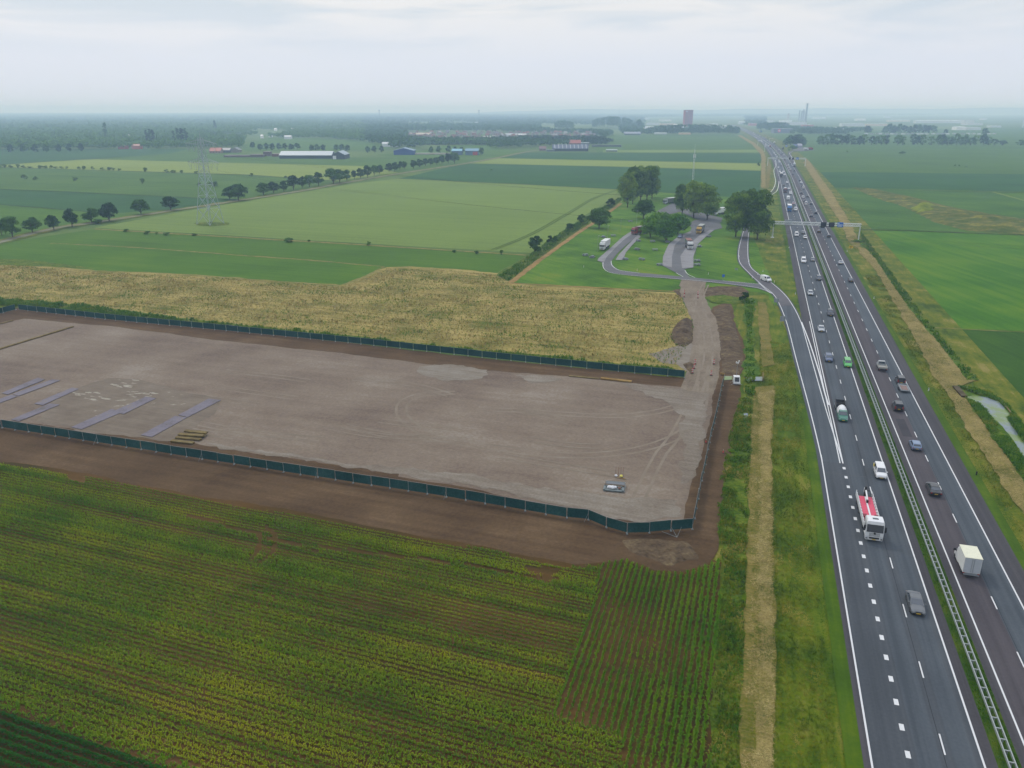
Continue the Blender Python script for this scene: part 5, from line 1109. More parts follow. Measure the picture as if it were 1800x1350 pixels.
b = MB(); b.box(2.6, 2.67, -.27, .27, .42, .54); b.build('number_plate', m_plate, e)
put(e, 1480, 735); tag(e, 'teal green pickup with a white domed canopy towing a tipper trailer', 'pickup', 'traffic on the motorway')
tp_ = Vector(e.location); hd = e.rotation_euler[2]
def behind(ref, d, off=0): a = ref.rotation_euler[2]; return (ref.location[0] - math.cos(a) * d - math.sin(a) * off, ref.location[1] - math.sin(a) * d + math.cos(a) * off, ref.location[2])
t = empty('trailer', behind(e, 5.6), hd)
b = MB(); b.box(-1.9, 1.7, -.95, .95, .62, .74); b.tube((1.7, 0, .5), (2.7, 0, .5), .05); b.build('frame', m_steel, t)
b = MB(); dk = [[(-1.8, -.9, .75), (1.6, -.9, .75), (1.6, .9, .75), (-1.8, .9, .75)], [(-1.95, -1.0, 1.55), (1.75, -1.0, 1.55), (1.75, 1.0, 1.55), (-1.95, 1.0, 1.55)], [(-1.85, -.9, 1.55), (1.65, -.9, 1.55), (1.65, .9, 1.55), (-1.85, .9, 1.55)], [(-1.7, -.8, .85), (1.5, -.8, .85), (1.5, .8, .85), (-1.7, .8, .85)]]; b.loft(dk); b.build('tipper_body', m_trim, t)
b = MB(); b.box(-.2, 0, -.8, .8, 1.3, 1.5); b.box(.8, .95, -.8, .8, 1.3, 1.48); b.build('cross_bar', m_trim, t)
for s in (-1, 1):
    for x in (-.6, .35): wheel(t, x, s * .92, .3)
tag(t, 'black open tipper trailer towed behind the teal pickup', 'trailer')
# ---- dark off-road car with flat trailer
e = empty('car'); car_shape(e, 'jeep', paint('black')); put(e, 1581.5, 673); tag(e, 'black off-road car towing the grey flat trailer', 'car', 'traffic on the motorway')
t = empty('trailer', behind(e, 5.2), e.rotation_euler[2])
b = MB(); b.box(-2.3, 2.0, -1.0, 1.0, .55, .68); b.box(-2.3, 2.0, -1.02, -.92, .68, .86); b.box(-2.3, 2.0, .92, 1.02, .68, .86); b.box(1.9, 2.02, -.92, .92, .68, .95); b.box(-2.5, -2.3, -.95, .95, .5, .62); b.tube((2.0, 0, .45), (3.0, 0, .45), .05); b.build('frame', m_steel, t)
b = MB(); b.box(-2.1, 1.0, -.7, .7, .69, .72); b.build('deck', pmat('trailer_deck_brown', (128, 104, 96), .8), t)
for s in (-1, 1):
    for x in (-.6, .3): wheel(t, x, s * 1.08, .3)
tag(t, 'grey flat trailer with a brown deck towed by the black off-road car', 'trailer')
# ---- silver pickup with an open bed
e = empty('pickup_truck'); b = MB(); pc = paint('silver')
b.loft([[(x, -k, .4), (x, -k, zt * .7), (x, -k * .9, zt), (x, k * .9, zt), (x, k, zt * .7), (x, k, .4)] for x, k, zt in ((.3, .93, 1.15), (1.7, .93, 1.12), (2.4, .9, .98), (2.75, .8, .7))])
b.frus((.25, 1.75, -.86, .86, 1.1), (.35, 1.2, -.74, .74, 1.82)); b.build('cab', pc, e)
b = MB(); patch(b, (.25, .86, 1.1), (.25, -.86, 1.1), (.35, -.74, 1.82), (.35, .74, 1.82), .08, .92, .15, .9, .02); b.build('rear_window', m_glass, e)
b = MB(); patch(b, (1.75, -.86, 1.1), (1.75, .86, 1.1), (1.2, .74, 1.82), (1.2, -.74, 1.82), .08, .92, .1, .9, .02); b.build('windscreen', m_glass, e)
b = MB(); b.box(-2.7, .2, -1.0, 1.0, .78, .86); b.box(-2.7, .2, -1.03, -.96, .86, 1.2); b.box(-2.7, .2, .96, 1.03, .86, 1.2); b.box(-2.76, -2.7, -1.03, 1.03, .8, 1.2); b.build('load_bed', pmat('load_bed_grey', (158, 158, 150), .6), e)
for s in (-1, 1):
    for x in (-1.7, 1.9): wheel(e, x, s * .85, .34)
    b = MB(); b.box(-2.8, -2.74, min(s * .7, s * .95), max(s * .7, s * .95), .62, .76); b.build('tail_light', m_tail, e)
put(e, 1549, 648); tag(e, 'silver pickup with an open load bed driving away', 'pickup', 'traffic on the motorway')
# ---- articulated lorries
def artic(px, py, cabc, roofc, sidec, label, L_=13.2, along=None, lod=0, tank=False, frontc=None):
    e = empty('lorry'); h2 = (L_ + 2.6) / 2
    lorry_cab(e, h2, paint(cabc), 3.6, badge=False)
    b = MB()
    if tank: b.loft([[(x, 1.2 * k * math.cos(a), 2.4 + 1.15 * k * math.sin(a)) for a in [2 * math.pi * j / 14 for j in range(14)]] for x, k in ((-h2, .8), (-h2 + .25, 1), (h2 - 3.0, 1), (h2 - 2.7, .8))])
    else: b.box(-h2, h2 - 2.55, -1.27, 1.27, 1.25, 3.9)
    b.build('trailer_body', sidec if not isinstance(sidec, str) else paint(sidec), e)
    if not tank:
        b = MB(); b.box(-h2 - .01, h2 - 2.54, -1.28, 1.28, 3.9, 3.98); b.build('trailer_roof', paint(roofc), e)
    b = MB(); b.box(-h2 + .2, h2 - .4, -.5, .5, .7, 1.24); b.build('chassis', m_trim, e)
    for s in (-1, 1):
        for x in (h2 - 1.3, h2 - 4.6, -h2 + 1.4, -h2 + 2.7, -h2 + 4.0): wheel(e, x, s * 1.02, .5, .32, lod == 0)
    put(e, px, py, along=along); tag(e, label, 'lorry', 'traffic on the motorway' if along is None else 'lorries in the rest area')
    if frontc:
        b = MB(); b.box(h2 - 2.54, h2 - 2.50, -1.2, 1.2, 2.6, 3.85); b.build('trailer_front', paint(frontc), e)
    return e
artic(1063, 437, 'white', 'white', 'white', 'white articulated lorry parked at the left bay of the rest area', 8.5, math.radians(200))
artic(1210.5, 436, 'white', 'red', 'grey', 'white fronted lorry with a red roof in the middle parking lane', 7.5, math.radians(184))
artic(1231, 409, 'yellow', 'white', 'darkblue', 'yellow fronted lorry with dark trailer behind the red roofed one', 8.5, math.radians(203))
artic(1125, 411, 'red', 'maroon', 'maroon', 'red lorry half hidden under the green willows', 8.0, math.radians(235))
artic(1178, 358, 'silver', 'white', 'grey', 'silver lorry parked below the leftmost poplar group', 10, math.radians(232))
artic(1264, 377, 'white', 'white', 'white', 'white lorry half hidden between the two big poplar groups', 9, math.radians(225))
artic(1387, 371, 'brightblue', 'white', 'brightblue', 'bright blue lorry coming towards the near gantry', 9.5, frontc='brightblue')
artic(1380, 338, 'maroon', 'white', 'silver', 'dark red lorry with a rounded white tank', 9, tank=True)
artic(1373, 311, 'darkgrey', 'white', 'white', 'dark fronted lorry with a white roof between the gantries', 9.5)
artic(1395.8, 293, 'white', 'white', 'silver', 'white lorry driving away just before the far gantry', 9)
artic(1353.5, 259, 'red', 'white', 'silver', 'red and white lorry beyond the far gantry, oncoming slow lane', 10, lod=1)
artic(1376, 263, 'darkblue', 'black', 'darkblue', 'dark lorry beyond the far gantry, driving away', 9, lod=1)
artic(1361, 252.5, 'white', 'white', 'white', 'white lorry far beyond the gantry, driving away', 9, lod=1)
artic(1346, 244.5, 'white', 'white', 'beige', 'pale lorry in the farthest group of traffic driving away', 9, lod=1)
artic(1325, 238.3, 'white', 'white', 'white', 'white lorry among the farthest oncoming traffic', 10, lod=1)
# ---- caravan
e = empty('caravan'); b = MB(); b.loft([[(x, -1.1, .4), (x, -1.1, zt - .2), (x, -.95, zt), (x, .95, zt), (x, 1.1, zt - .2), (x, 1.1, .4)] for x, zt in ((-2.6, 2.2), (-2.3, 2.6), (2.1, 2.6), (2.6, 1.9), (2.75, 1.2))]); b.build('body', paint('white'), e)
b = MB(); b.box(2.35, 2.62, -.75, .75, 1.45, 2.05); b.build('window', m_glass, e)
for s in (-1, 1): wheel(e, 0, s * 1.0, .33)
put(e, 1385.2, 351); tag(e, 'white caravan towed by a car behind the blue lorry', 'caravan', 'traffic on the motorway')
# ---- the rest of the traffic: (kind, colour, px, py)
TRAF = [('estate', 'darkgrey', 1385, 359.5), ('van', 'white', 1399, 370), ('hatchback', 'pink', 1394.8, 359), ('van', 'white', 1390.3, 341), ('hatchback', 'white', 1388.2, 332.5), ('hatchback', 'darkgrey', 1376.8, 327),
        ('sedan', 'white', 1383.6, 321.5), ('suv', 'white', 1380, 308), ('van', 'white', 1378.5, 303), ('van', 'white', 1371.2, 302.5), ('sedan', 'darkgrey', 1375.5, 299), ('hatchback', 'white', 1368.7, 295), ('suv', 'darkgrey', 1373.5, 292), ('van', 'white', 1367.6, 285.5), ('hatchback', 'white', 1371.2, 282), ('sedan', 'white', 1363.5, 276.5),
        ('estate', 'white', 1366, 273), ('suv', 'darkgrey', 1360.5, 271.5), ('hatchback', 'white', 1359.5, 269), ('van', 'white', 1364, 270.5), ('sedan', 'silver', 1361.5, 266.4), ('hatchback', 'darkgrey', 1356.5, 265), ('sedan', 'silver', 1356, 261.5), ('hatchback', 'white', 1350.5, 257.5), ('van', 'white', 1347, 255.4), ('sedan', 'white', 1349.5, 254.6),
        ('hatchback', 'white', 1345.5, 252.8), ('estate', 'silver', 1342.4, 251.6), ('van', 'white', 1341, 249.8), ('sedan', 'white', 1337.5, 248.2), ('hatchback', 'white', 1338, 246.5), ('estate', 'white', 1334, 246.4), ('sedan', 'silver', 1333.5, 244.4), ('van', 'white', 1330.5, 242.6), ('hatchback', 'white', 1328.3, 241.6), ('sedan', 'white', 1326.5, 240.0), ('hatchback', 'silver', 1321, 236.6), ('van', 'white', 1317.5, 234.6), ('sedan', 'white', 1313.5, 232.6), ('sedan', 'white', 1311, 231.2), ('van', 'white', 1307, 229.0),
        ('sedan', 'darkgrey', 1427.6, 381), ('suv', 'black', 1434.7, 376), ('estate', 'darkgrey', 1427, 359.6), ('van', 'white', 1418.6, 360), ('sedan', 'darkgrey', 1416.3, 354.5), ('suv', 'white', 1412.6, 348), ('hatchback', 'grey', 1420.6, 346.5), ('hatchback', 'grey', 1408.7, 340.5), ('van', 'white', 1413.6, 331.5), ('sedan', 'darkgrey', 1410, 328), ('suv', 'white', 1408.4, 322.2), ('hatchback', 'black', 1407.2, 318.4),
        ('hatchback', 'grey', 1392.6, 307), ('sedan', 'darkgrey', 1395.8, 301), ('suv', 'white', 1390.4, 298.8), ('hatchback', 'white', 1388.6, 295.4), ('van', 'white', 1387.4, 292.2), ('sedan', 'grey', 1391.5, 288.5), ('estate', 'darkgrey', 1381.6, 281.6), ('sedan', 'grey', 1378.8, 277.4), ('hatchback', 'white', 1383, 273), ('sedan', 'darkgrey', 1379.4, 270.6), ('suv', 'grey', 1374.6, 272),
        ('hatchback', 'white', 1368.8, 263.4), ('sedan', 'silver', 1372.6, 266.6), ('sedan', 'darkgrey', 1362.8, 257.5), ('estate', 'darkgrey', 1359.5, 255), ('hatchback', 'white', 1350, 247.2), ('sedan', 'black', 1348.6, 245), ('sedan', 'silver', 1341, 241.6), ('van', 'white', 1337.6, 239.2), ('hatchback', 'grey', 1331.2, 236), ('sedan', 'white', 1326, 233.6)]
lanes = {}
rec = []
for typ, c, px, py in TRAF:
    s, t_, h = RT(px, py); side = 'oncoming' if s < 0 else 'receding'
    lane = 'inner' if (abs(s) < 5.8) else 'outer'
    rec.append([typ, c, px, py, side, lane, t_, s, h])
rec.sort(key=lambda r: r[6])
cnt = {}
TEMPL = {}
tg1 = RT(1424, 392)[1]
for typ, c, px, py, side, lane, t_, s, h in rec:
    k = (side, lane); cnt[k] = cnt.get(k, 0) + 1; i = cnt[k] - 1
    key = (typ, c)
    if key not in TEMPL:
        e = empty('van' if typ == 'van' else 'car'); car_shape(e, typ, paint(c), 1); TEMPL[key] = e
    else: e = copy_tree(TEMPL[key])
    cl = {'darkgrey': 'dark grey'}.get(c, c)
    # keep every vehicle inside its own lane
    if s < 0: s = -4.1 if lane == 'inner' else -7.6
    else: s = 4.0 if lane == 'inner' else 7.5
    x, y = R(s, t_); e.location = (x, y, .312); e.rotation_euler = (0, 0, math.pi / 2 - h - (math.pi if s < 0 else 0))
    tag(e, '%s %s, %s in the %s %s lane counted from the near gantry' % (cl, {'suv': 'tall car', 'sedan': 'saloon', 'estate': 'estate car'}.get(typ, typ), ordn(i), side, lane), 'van' if typ == 'van' else 'car', 'traffic on the motorway')
# ============================================================ THINGS ON THE LAND
GZ = .33
# ---- site fence of steel mesh panels hung with green netting
m_net = fmat('green_windbreak_net', [(26, 68, 66), (40, 84, 80), (58, 100, 94)], big=8, fine=.3, rough=.8, w=(.4, .2, .4))
m_fence = pmat('fence_tube_steel', (132, 142, 142), .45, .4)
def fence(px, label, Lp=3.45, H=1.85, lean=0.0, brace_every=0, group=None, feet=True):
    P = [Vector(G(*p, 0)) for p in px]; e = empty('fence', (P[0].x, P[0].y, GZ)); o_ = P[0]
    D = [0]
    for a, b in zip(P[:-1], P[1:]): D.append(D[-1] + (b - a).length)
    n = int(D[-1] / Lp); n = max(n, 1)
    def at(d):
        for k in range(len(P) - 1):
            if d <= D[k + 1] + 1e-6: return P[k] + (P[k + 1] - P[k]) * ((d - D[k]) / (D[k + 1] - D[k]))
        return P[-1]
    for i in range(n):
        a = at(D[-1] * i / n) - o_; c = at(D[-1] * (i + 1) / n) - o_; d = (c - a).normalized(); nr = Vector((-d.y, d.x))
        j = rnd.uniform(-.06, .06); zt = H + rnd.uniform(-.03, .03); lz = rnd.uniform(-.05, .05) + lean
        b = MB()
        def p(u, z, off=0): q = a + (c - a) * u + nr * (j + off + lz * z / H); return (q.x, q.y, z)
        # net: a slightly billowing cloth with thickness
        N_ = 5; rows_ = []
        for zz_ in (.18, zt * .5, zt - .04):
            rows_.append([p(.02 + .96 * k / N_, zz_, .05 * math.sin(k * 1.3 + i) * (1 if 0.3 < zz_ < zt - .1 else .2) - .05) for k in range(N_ + 1)])
        for r0, r1 in zip(rows_[:-1], rows_[1:]):
            for k in range(N_): b.poly([r0[k], r0[k + 1], r1[k + 1], r1[k]], 0)
        b.tube(p(.012, .02), p(.012, zt), .028, n=4, m=1); b.tube(p(.988, .02), p(.988, zt), .028, n=4, m=1)
        b.tube(p(.012, zt), p(.988, zt), .024, n=4, m=1); b.tube(p(.012, .17), p(.988, .17), .024, n=4, m=1)
        if feet: q = a + nr * j; b.frus((q.x - .14, q.x + .14, q.y - .32, q.y + .32, 0), (q.x - .11, q.x + .11, q.y - .28, q.y + .28, .14), 1)
        if i < 100: b.build('panel', [m_net, m_fence], e)
        if brace_every and i % brace_every == 2:
            b = MB(); q = a; b.tube((q.x, q.y, 1.3), (q.x - nr.x * -1.1 * -1, q.y - nr.y * 1.1, .05), .025, n=4); b.build('brace', m_fence, e)
    tag(e, label, 'fence', group); return e
fence([(-40, 745), (0, 751.7), (575.7, 841.7), (773, 871.7), (1000, 911), (1032, 913), (1064, 926.7), (1102, 937.8)], 'long near fence of green netted panels between rubble pad and maize field', brace_every=7)
fence([(1102, 937.8), (1142, 936.7), (1180, 933), (1217, 930)], 'short near corner of the green fence, with a bent brace outside', brace_every=1)
fence([(1217, 930), (1228, 872), (1240, 815), (1250, 766), (1262, 718), (1272, 670)], 'right hand fence running up towards the camera mast, seen nearly edge on')
fence([(1203, 664), (1060, 651), (873, 631.7), (740, 616.7), (600, 601.7), (343, 576.7), (200, 563.3), (33, 545)], 'long far fence of green netting in front of the dry weeds', Lp=4.0)
fence([(28, 545), (0, 552), (-40, 562)], 'short far left corner piece of the green fence')
b = MB()
for q in (((1180, 933), (1190, 945)), ((1198, 931), (1190, 945)), ((1190, 945), (1163, 936))):
    a, c = G(*q[0]), G(*q[1]); b.tube((a[0], a[1], .9 if q[0][1] < 940 else .36), (c[0], c[1], .37 if q[1][1] > 940 else .5), .03, n=5)
tag(b.build('fence_brace', m_fence), 'loose triangular steel brace lying against the near fence corner', 'brace')
# ---- steel road plates and timber on the pad
m_plate_s = fmat('steel_road_plate', [(104, 98, 100), (120, 114, 120), (130, 125, 133), (138, 124, 106)], big=5, fine=.5, rough=.8, spec=.15, w=(.4, .3, .3))
def plate(px, label, n=1, th=.05):
    q = [Vector(G(*p)) for p in px]
    for i in range(n):
        u0, u1 = i / n, (i + 1) / n - .004; b = MB(); a = q[0].lerp(q[3], u0); c = q[1].lerp(q[2], u0); d = q[1].lerp(q[2], u1); f = q[0].lerp(q[3], u1)
        cc = (a + c + d + f) / 4; rot = rnd.uniform(-.02, .02) if n > 1 else 0
        def rr(p, z): v = p - cc; return (v.x * math.cos(rot) - v.y * math.sin(rot), v.x * math.sin(rot) + v.y * math.cos(rot), z)
        b.loft([[rr(a, 0), rr(c, 0), rr(d, 0), rr(f, 0)], [rr(a, th), rr(c, th), rr(d, th), rr(f, th)]])
        o = b.build('steel_plate', m_plate_s, None, (cc.x, cc.y, GZ + .012 * (i % 2)))
        tag(o, label if n == 1 else '%s, %s plate from its upper end' % (label, ordn(i)), 'steel plate', 'steel road plates on the pad')
S3 = lambda L_: [(x / 3, 430 + y / 3) for x, y in L_]
plate(S3([(200, 703), (238, 712), (40, 792), (8, 784)]), 'far left upper steel strip', 2)
plate(S3([(278, 711), (318, 717), (98, 800), (66, 790)]), 'second steel strip from the left', 2)
plate(S3([(60, 793), (90, 802), (0, 836), (-30, 825)]), 'short steel strip cut off by the left edge', 1)
plate(S3([(380, 755), (415, 762), (225, 848), (180, 840)]), 'upper middle steel strip', 2)
plate(S3([(262, 839), (316, 845), (98, 934), (58, 924)]), 'lower middle steel strip', 2)
plate(S3([(770, 803), (822, 812), (650, 896), (600, 880)]), 'upper half of the long bent steel strip', 2)
plate(S3([(590, 868), (640, 886), (430, 976), (376, 964)]), 'lower half of the long bent steel strip', 2)
plate(S3([(1100, 814), (1166, 821), (988, 912), (940, 900)]), 'upper half of the rightmost steel strip', 2)
plate(S3([(925, 905), (985, 914), (800, 1016), (742, 1006)]), 'lower half of the rightmost steel strip', 2)
m_wood = fmat('weathered_timber', [(104, 90, 66), (130, 114, 84), (150, 134, 100)], big=2, fine=.25, streak=(AR, 4, .3))
def bar(name, p0, p1, wd, h, z, mat, label, cat, group=None):
    a, c = Vector(G(*p0)), Vector(G(*p1)); d = (c - a).normalized(); n = Vector((-d.y, d.x)) * wd / 2; m = (a + c) / 2; b = MB(); a -= m; c -= m
    b.loft([[(a.x - n.x, a.y - n.y, zz_), (c.x - n.x, c.y - n.y, zz_), (c.x + n.x, c.y + n.y, zz_), (a.x + n.x, a.y + n.y, zz_)] for zz_ in (0, h)])
    o = b.build(name, mat, None, (m.x, m.y, z)); return tag(o, label, cat, group)
for i, (q0, q1, z) in enumerate([((302, 776), (340, 780), .0), ((310, 770), (353, 774), .0), ((315, 767), (358, 770), .30), ((322, 765), (361, 768), .0), ((326, 761), (364, 765), .30)]):
    bar('timber_mat', q0, q1, .9, .28, GZ + z, m_wood, ['front timber mat lying flat in the pile', 'second timber mat of the pile', 'upper timber mat in the middle of the pile', 'fourth timber mat at the back of the pile', 'rearmost top timber mat of the pile'][i], 'timber mat', 'pile of timber mats inside the near fence')
bar('timber_beam', (1000, 661), (1053, 666), .8, .14, GZ, m_wood, 'long thin timber beam lying along the far edge of the pad', 'timber')
bar('timber_beam', (1056, 666), (1110, 672), .9, .3, GZ, m_sandpath, 'thick pale timber beam right of the thin one at the far edge', 'timber')
bar('plank_walkway', (-40, 626), (128, 574.5), .9, .22, GZ, m_conc if 'm_conc' in globals() else m_wood, 'long raised plank line crossing the far left of the pad', 'walkway')
bar('plank_walkway', (-30, 577), (22, 564), .7, .18, GZ, m_wood, 'short plank line at the very far left of the pad', 'walkway')
# ---- mesh crate with white bags, yellow bag and survey poles
cx, cy = G(1079, 860); e = empty('mesh_crate', (cx, cy, GZ), math.radians(-12)); m_gal = pmat('galvanised_crate', (112, 122, 122), .8)
b = MB(); b.box(-1.7, 1.7, -1.0, 1.0, 0, .08)
for x0, x1, y0, y1 in ((-1.7, 1.7, -1.05, -.75), (-1.7, 1.7, .55, .8), (-1.75, -1.4, -1.0, .8), (1.4, 1.75, -1.0, .8)): b.box(x0, x1, y0, y1, .08, .26)
b.build('tray', m_gal, e)
b = MB(); b.box(-1.45, 1.75, .9, 1.9, .45, .5); b.build('lid', pmat('crate_lid_grey', (104, 108, 112), .5, .2), e)
b = MB()
for a, c in (((-1.5, .9, 0), (-1.5, .9, .9)), ((1.8, .9, 0), (1.8, .9, .9)), ((-1.5, .9, .9), (1.8, .9, .9)), ((-1.5, 1.95, .5), (1.8, 1.95, .5)), ((-1.5, .9, .9), (-1.5, 1.95, .5)), ((1.8, .9, .9), (1.8, 1.95, .5)), ((1.9, -1, .05), (1.9, 1, .6))): b.tube(a, c, .035)
b.build('lid_frame', m_fence, e); tag(e, 'grey steel crate with a tilted lid near the front of the rubble pad', 'crate')
def lump(name, loc, r, mat, label, cat, seed, group=None, sc=(1, 1, .7)):
    rr = random.Random(seed); b = MB(); n, m = 10, 6; rings = []
    for j in range(m + 1):
        ph = math.pi * j / m * .98 + .01; rings.append([(r * sc[0] * math.sin(ph) * math.cos(2 * math.pi * k / n) * rr.uniform(.75, 1.15), r * sc[1] * math.sin(ph) * math.sin(2 * math.pi * k / n) * rr.uniform(.75, 1.15), r * sc[2] * (1 + math.cos(ph)) * rr.uniform(.85, 1.1)) for k in range(n)])
    b.loft(rings); o = b.build(name, mat, None, loc, smooth=False); return tag(o, label, cat, group)
m_bag = pmat('white_sack', (226, 228, 230), .6); ca, sa_ = math.cos(math.radians(-12)), math.sin(math.radians(-12))
for i, (dx, dy, r) in enumerate([(-.75, -.1, .42), (-.2, -.15, .45), (.15, .05, .36)]):
    lump('sack', (cx + dx * ca - dy * sa_, cy + dx * sa_ + dy * ca, GZ + .1), r, m_bag, ['leftmost white sack in the steel crate', 'middle white sack in the steel crate', 'rightmost white sack in the steel crate'][i], 'sack', 40 + i, 'white sacks in the steel crate')
lump('sack', (cx + .95 * ca, cy + .95 * sa_, GZ + .1), .32, pmat('brown_scrap', (128, 96, 82), .8), 'brown bundle at the right end of the steel crate', 'bundle', 44)
yx, yy = G(1092, 839); lump('sack', (yx, yy, GZ), .32, pmat('yellow_sack', (214, 204, 90), .6), 'yellow bag lying behind the steel crate', 'bag', 45); lump('sack', (yx - .9, yy + .3, GZ), .28, m_bag, 'small white bag left of the yellow bag', 'bag', 46)
bar('plank', (1085, 840), (1099, 842), .2, .05, GZ, m_sandpath, 'short plank in front of the yellow bag', 'plank')
for i, px in enumerate((1082, 1087, 1091, 1095)):
    x, y = G(px, 838); b = MB(); b.tube((0, 0, 0), (.0, 0, 1.9), .025); tag(b.build('survey_pole', pmat('survey_pole_red', (120, 48, 44), .5), None, (x, y, GZ)), '%s thin red survey pole from the left behind the crate' % ordn(i), 'pole', 'survey poles')
# ---- camera mast trailer
x, y = G(1294, 675); e = empty('camera_mast', (x, y, GZ), math.radians(-6)); b = MB()
b.frus((-.75, .75, -.9, .9, .25), (-.7, .7, -.4, .9, 1.9)); b.box(-.78, .78, -.95, -.85, .25, .6); b.build('cabinet', paint('white'), e)
b = MB(); patch(b, (-.75, -.91, .25), (.75, -.91, .25), (.7, -.4, 1.9), (-.7, -.4, 1.9), .14, .86, .32, .92, .03); b.build('solar_panel', pmat('solar_panel_black', (16, 18, 28), .15, 0, 0, .8), e)
b = MB(); b.tube((0, .7, 1.8), (0, .7, 5.2), .05, .035, 8)
for a in ((-1.2, -.8), (1.2, -.8), (-1.2, .9), (1.2, .9)): b.tube((a[0] * .6, a[1] * .8, .35), (a[0], a[1], .05), .05)
b.build('mast', m_steel, e)
for k, (a, z) in enumerate(((-.3, 5.15), (.28, 5.45), (.08, 5.0))):
    b = MB(); b.tube((0, .7, z), (a, .5, z), .03); b.frus((a - .13, a + .13, .3, .65, z - .14), (a - .10, a + .10, .34, .62, z + .2)); b.build('camera', paint('white'), e)
tag(e, 'white camera mast on a cabinet with a black solar panel', 'camera mast')
# ---- red and white barrier posts, cones
m_rw = pmat('barrier_red', (206, 62, 48), .5)
bp = [(1222, 640, 'upper left barrier post at the gap in the far fence'), (1220, 648, 'middle left barrier post at the gap in the far fence'), (1217, 656, 'lower left barrier post at the gap in the far fence'), (1254.6, 640, 'upper right barrier post where the track enters the pad'), (1250, 660, 'lower right barrier post where the track enters the pad'),
      (1203, 516, 'upper left barrier post at the top of the rubble track'), (1202.6, 522, 'lower left barrier post at the top of the rubble track'), (1226.6, 517.5, 'upper right barrier post at the top of the rubble track'), (1226.6, 524, 'lower right barrier post at the top of the rubble track')]
for px, py, lab in bp:
    x, y = G(px, py); e = empty('barrier_post', (x, y, GZ)); b = MB(); b.box(-.3, .3, -.25, .25, 0, .1); b.build('foot', m_trim, e)
    b = MB()
    for k in range(5): b.box(-.16, .16, -.05, .05, .1 + k * .22, .32 + k * .22 - .002, k % 2)
    b.build('board', [m_rw, paint('white')], e); tag(e, lab, 'barrier post', 'red and white barrier posts')
for (a, c, lab) in (((1222, 640), (1217, 656), 'red and white tape along the left side of the track entrance'), ((1254.6, 640), (1250, 660), 'red and white tape along the right side of the track entrance')):
    a, c = Vector((*G(*a), 1.1)), Vector((*G(*c), 1.1)); b = MB(); n = 12
    for k in range(n):
        p, q = a.lerp(c, k / n), a.lerp(c, (k + 1) / n); b.poly([p, q, q + Vector((0, 0, .1)), p + Vector((0, 0, .1))], k % 2); b.poly([q + Vector((.01, 0, 0)), p + Vector((.01, 0, 0)), p + Vector((.01, 0, .1)), q + Vector((.01, 0, .1))], k % 2)
    tag(b.build('barrier_tape', [m_rw, paint('white')], None, (0, 0, 0)), lab, 'tape')
for px, py, lab in ((1271, 796, 'orange cone on the bare soil near the ditch'), (1241, 778, 'small orange cone just inside the right hand fence')):
    x, y = G(px, py); e = empty('traffic_cone', (x, y, GZ)); b = MB(); b.box(-.2, .2, -.2, .2, 0, .04); b.build('base', m_trim, e)
    b = MB(); b.tube((0, 0, .04), (0, 0, .5), .15, .03, 10, 0); b.tube((0, 0, .5), (0, 0, .75), .03, .02, 8, 1); b.build('cone', [m_rw, paint('white')], e); tag(e, lab, 'cone')
x, y = G(1268, 662); bar('timber_block', (1266, 659), (1274, 659.5), .35, .5, GZ, m_sandpath, 'orange brown wooden bulkhead at the end of the short ditch', 'timber')
bar('timber_block', (1341, 659), (1341, 670), .2, .9, GZ - .2, m_wood, 'dark wooden bulkhead at the right end of the short ditch', 'timber')
bar('culvert_wall', (1679, 681), (1695, 699), 1.2, .5, GZ - .1, m_bark, 'dark wooden culvert wall where the algae ditch begins', 'culvert')
bar('bank_board', (1759, 705), (1777, 728), .25, .45, GZ - .1, m_wood, 'straight wooden board edging the right bank of the algae ditch', 'board')
# ---- motorway barrier
e = empty('guard_rail', (0, 0, 0)); m_gr = pmat('guard_rail_steel', (164, 172, 170), .5, .35)
def railm(s0, s1, t0, t1, z0_, z1_, dt=12):
    V = []; T = ts(t0, t1, dt); Fc = []
    for t in T: V += [(*R(s0, t), z0_), (*R(s1, t), z0_), (*R(s1, t), z1_), (*R(s0, t), z1_)]
    for i in range(len(T) - 1):
        a = 4 * i
        for k in range(4): Fc.append((a + k, a + (k + 1) % 4, a + 4 + (k + 1) % 4, a + 4 + k))
    me = bpy.data.meshes.new('rail'); me.from_pydata(V, [], Fc); me.materials.append(m_gr); return link_mesh('rail', me, e)
railm(-.38, -.27, -85, TEND - 20, .78, 1.08); railm(.27, .38, -85, TEND - 20, .78, 1.08)
b = MB(); t = -84.0; n = 0
while t < 700:
    a, c = R(-.27, t), R(.27, t); d = R(-.27, t + .12); f = R(.27, t + .12)
    b.loft([[(a[0], a[1], .95), (c[0], c[1], .95), (f[0], f[1], .95), (d[0], d[1], .95)], [(a[0], a[1], 1.05), (c[0], c[1], 1.05), (f[0], f[1], 1.05), (d[0], d[1], 1.05)]])
    a, c = R(-.06, t), R(.06, t + .1); b.box(min(a[0], c[0]), max(a[0], c[0]), min(a[1], c[1]), max(a[1], c[1]), .25, .95)
    t += 1.6; n += 1
o = b.build('crossbars', m_gr, e); o['kind'] = 'stuff'
tag(e, 'double steel guard rail with crossbars along the middle of the motorway', 'guard rail')
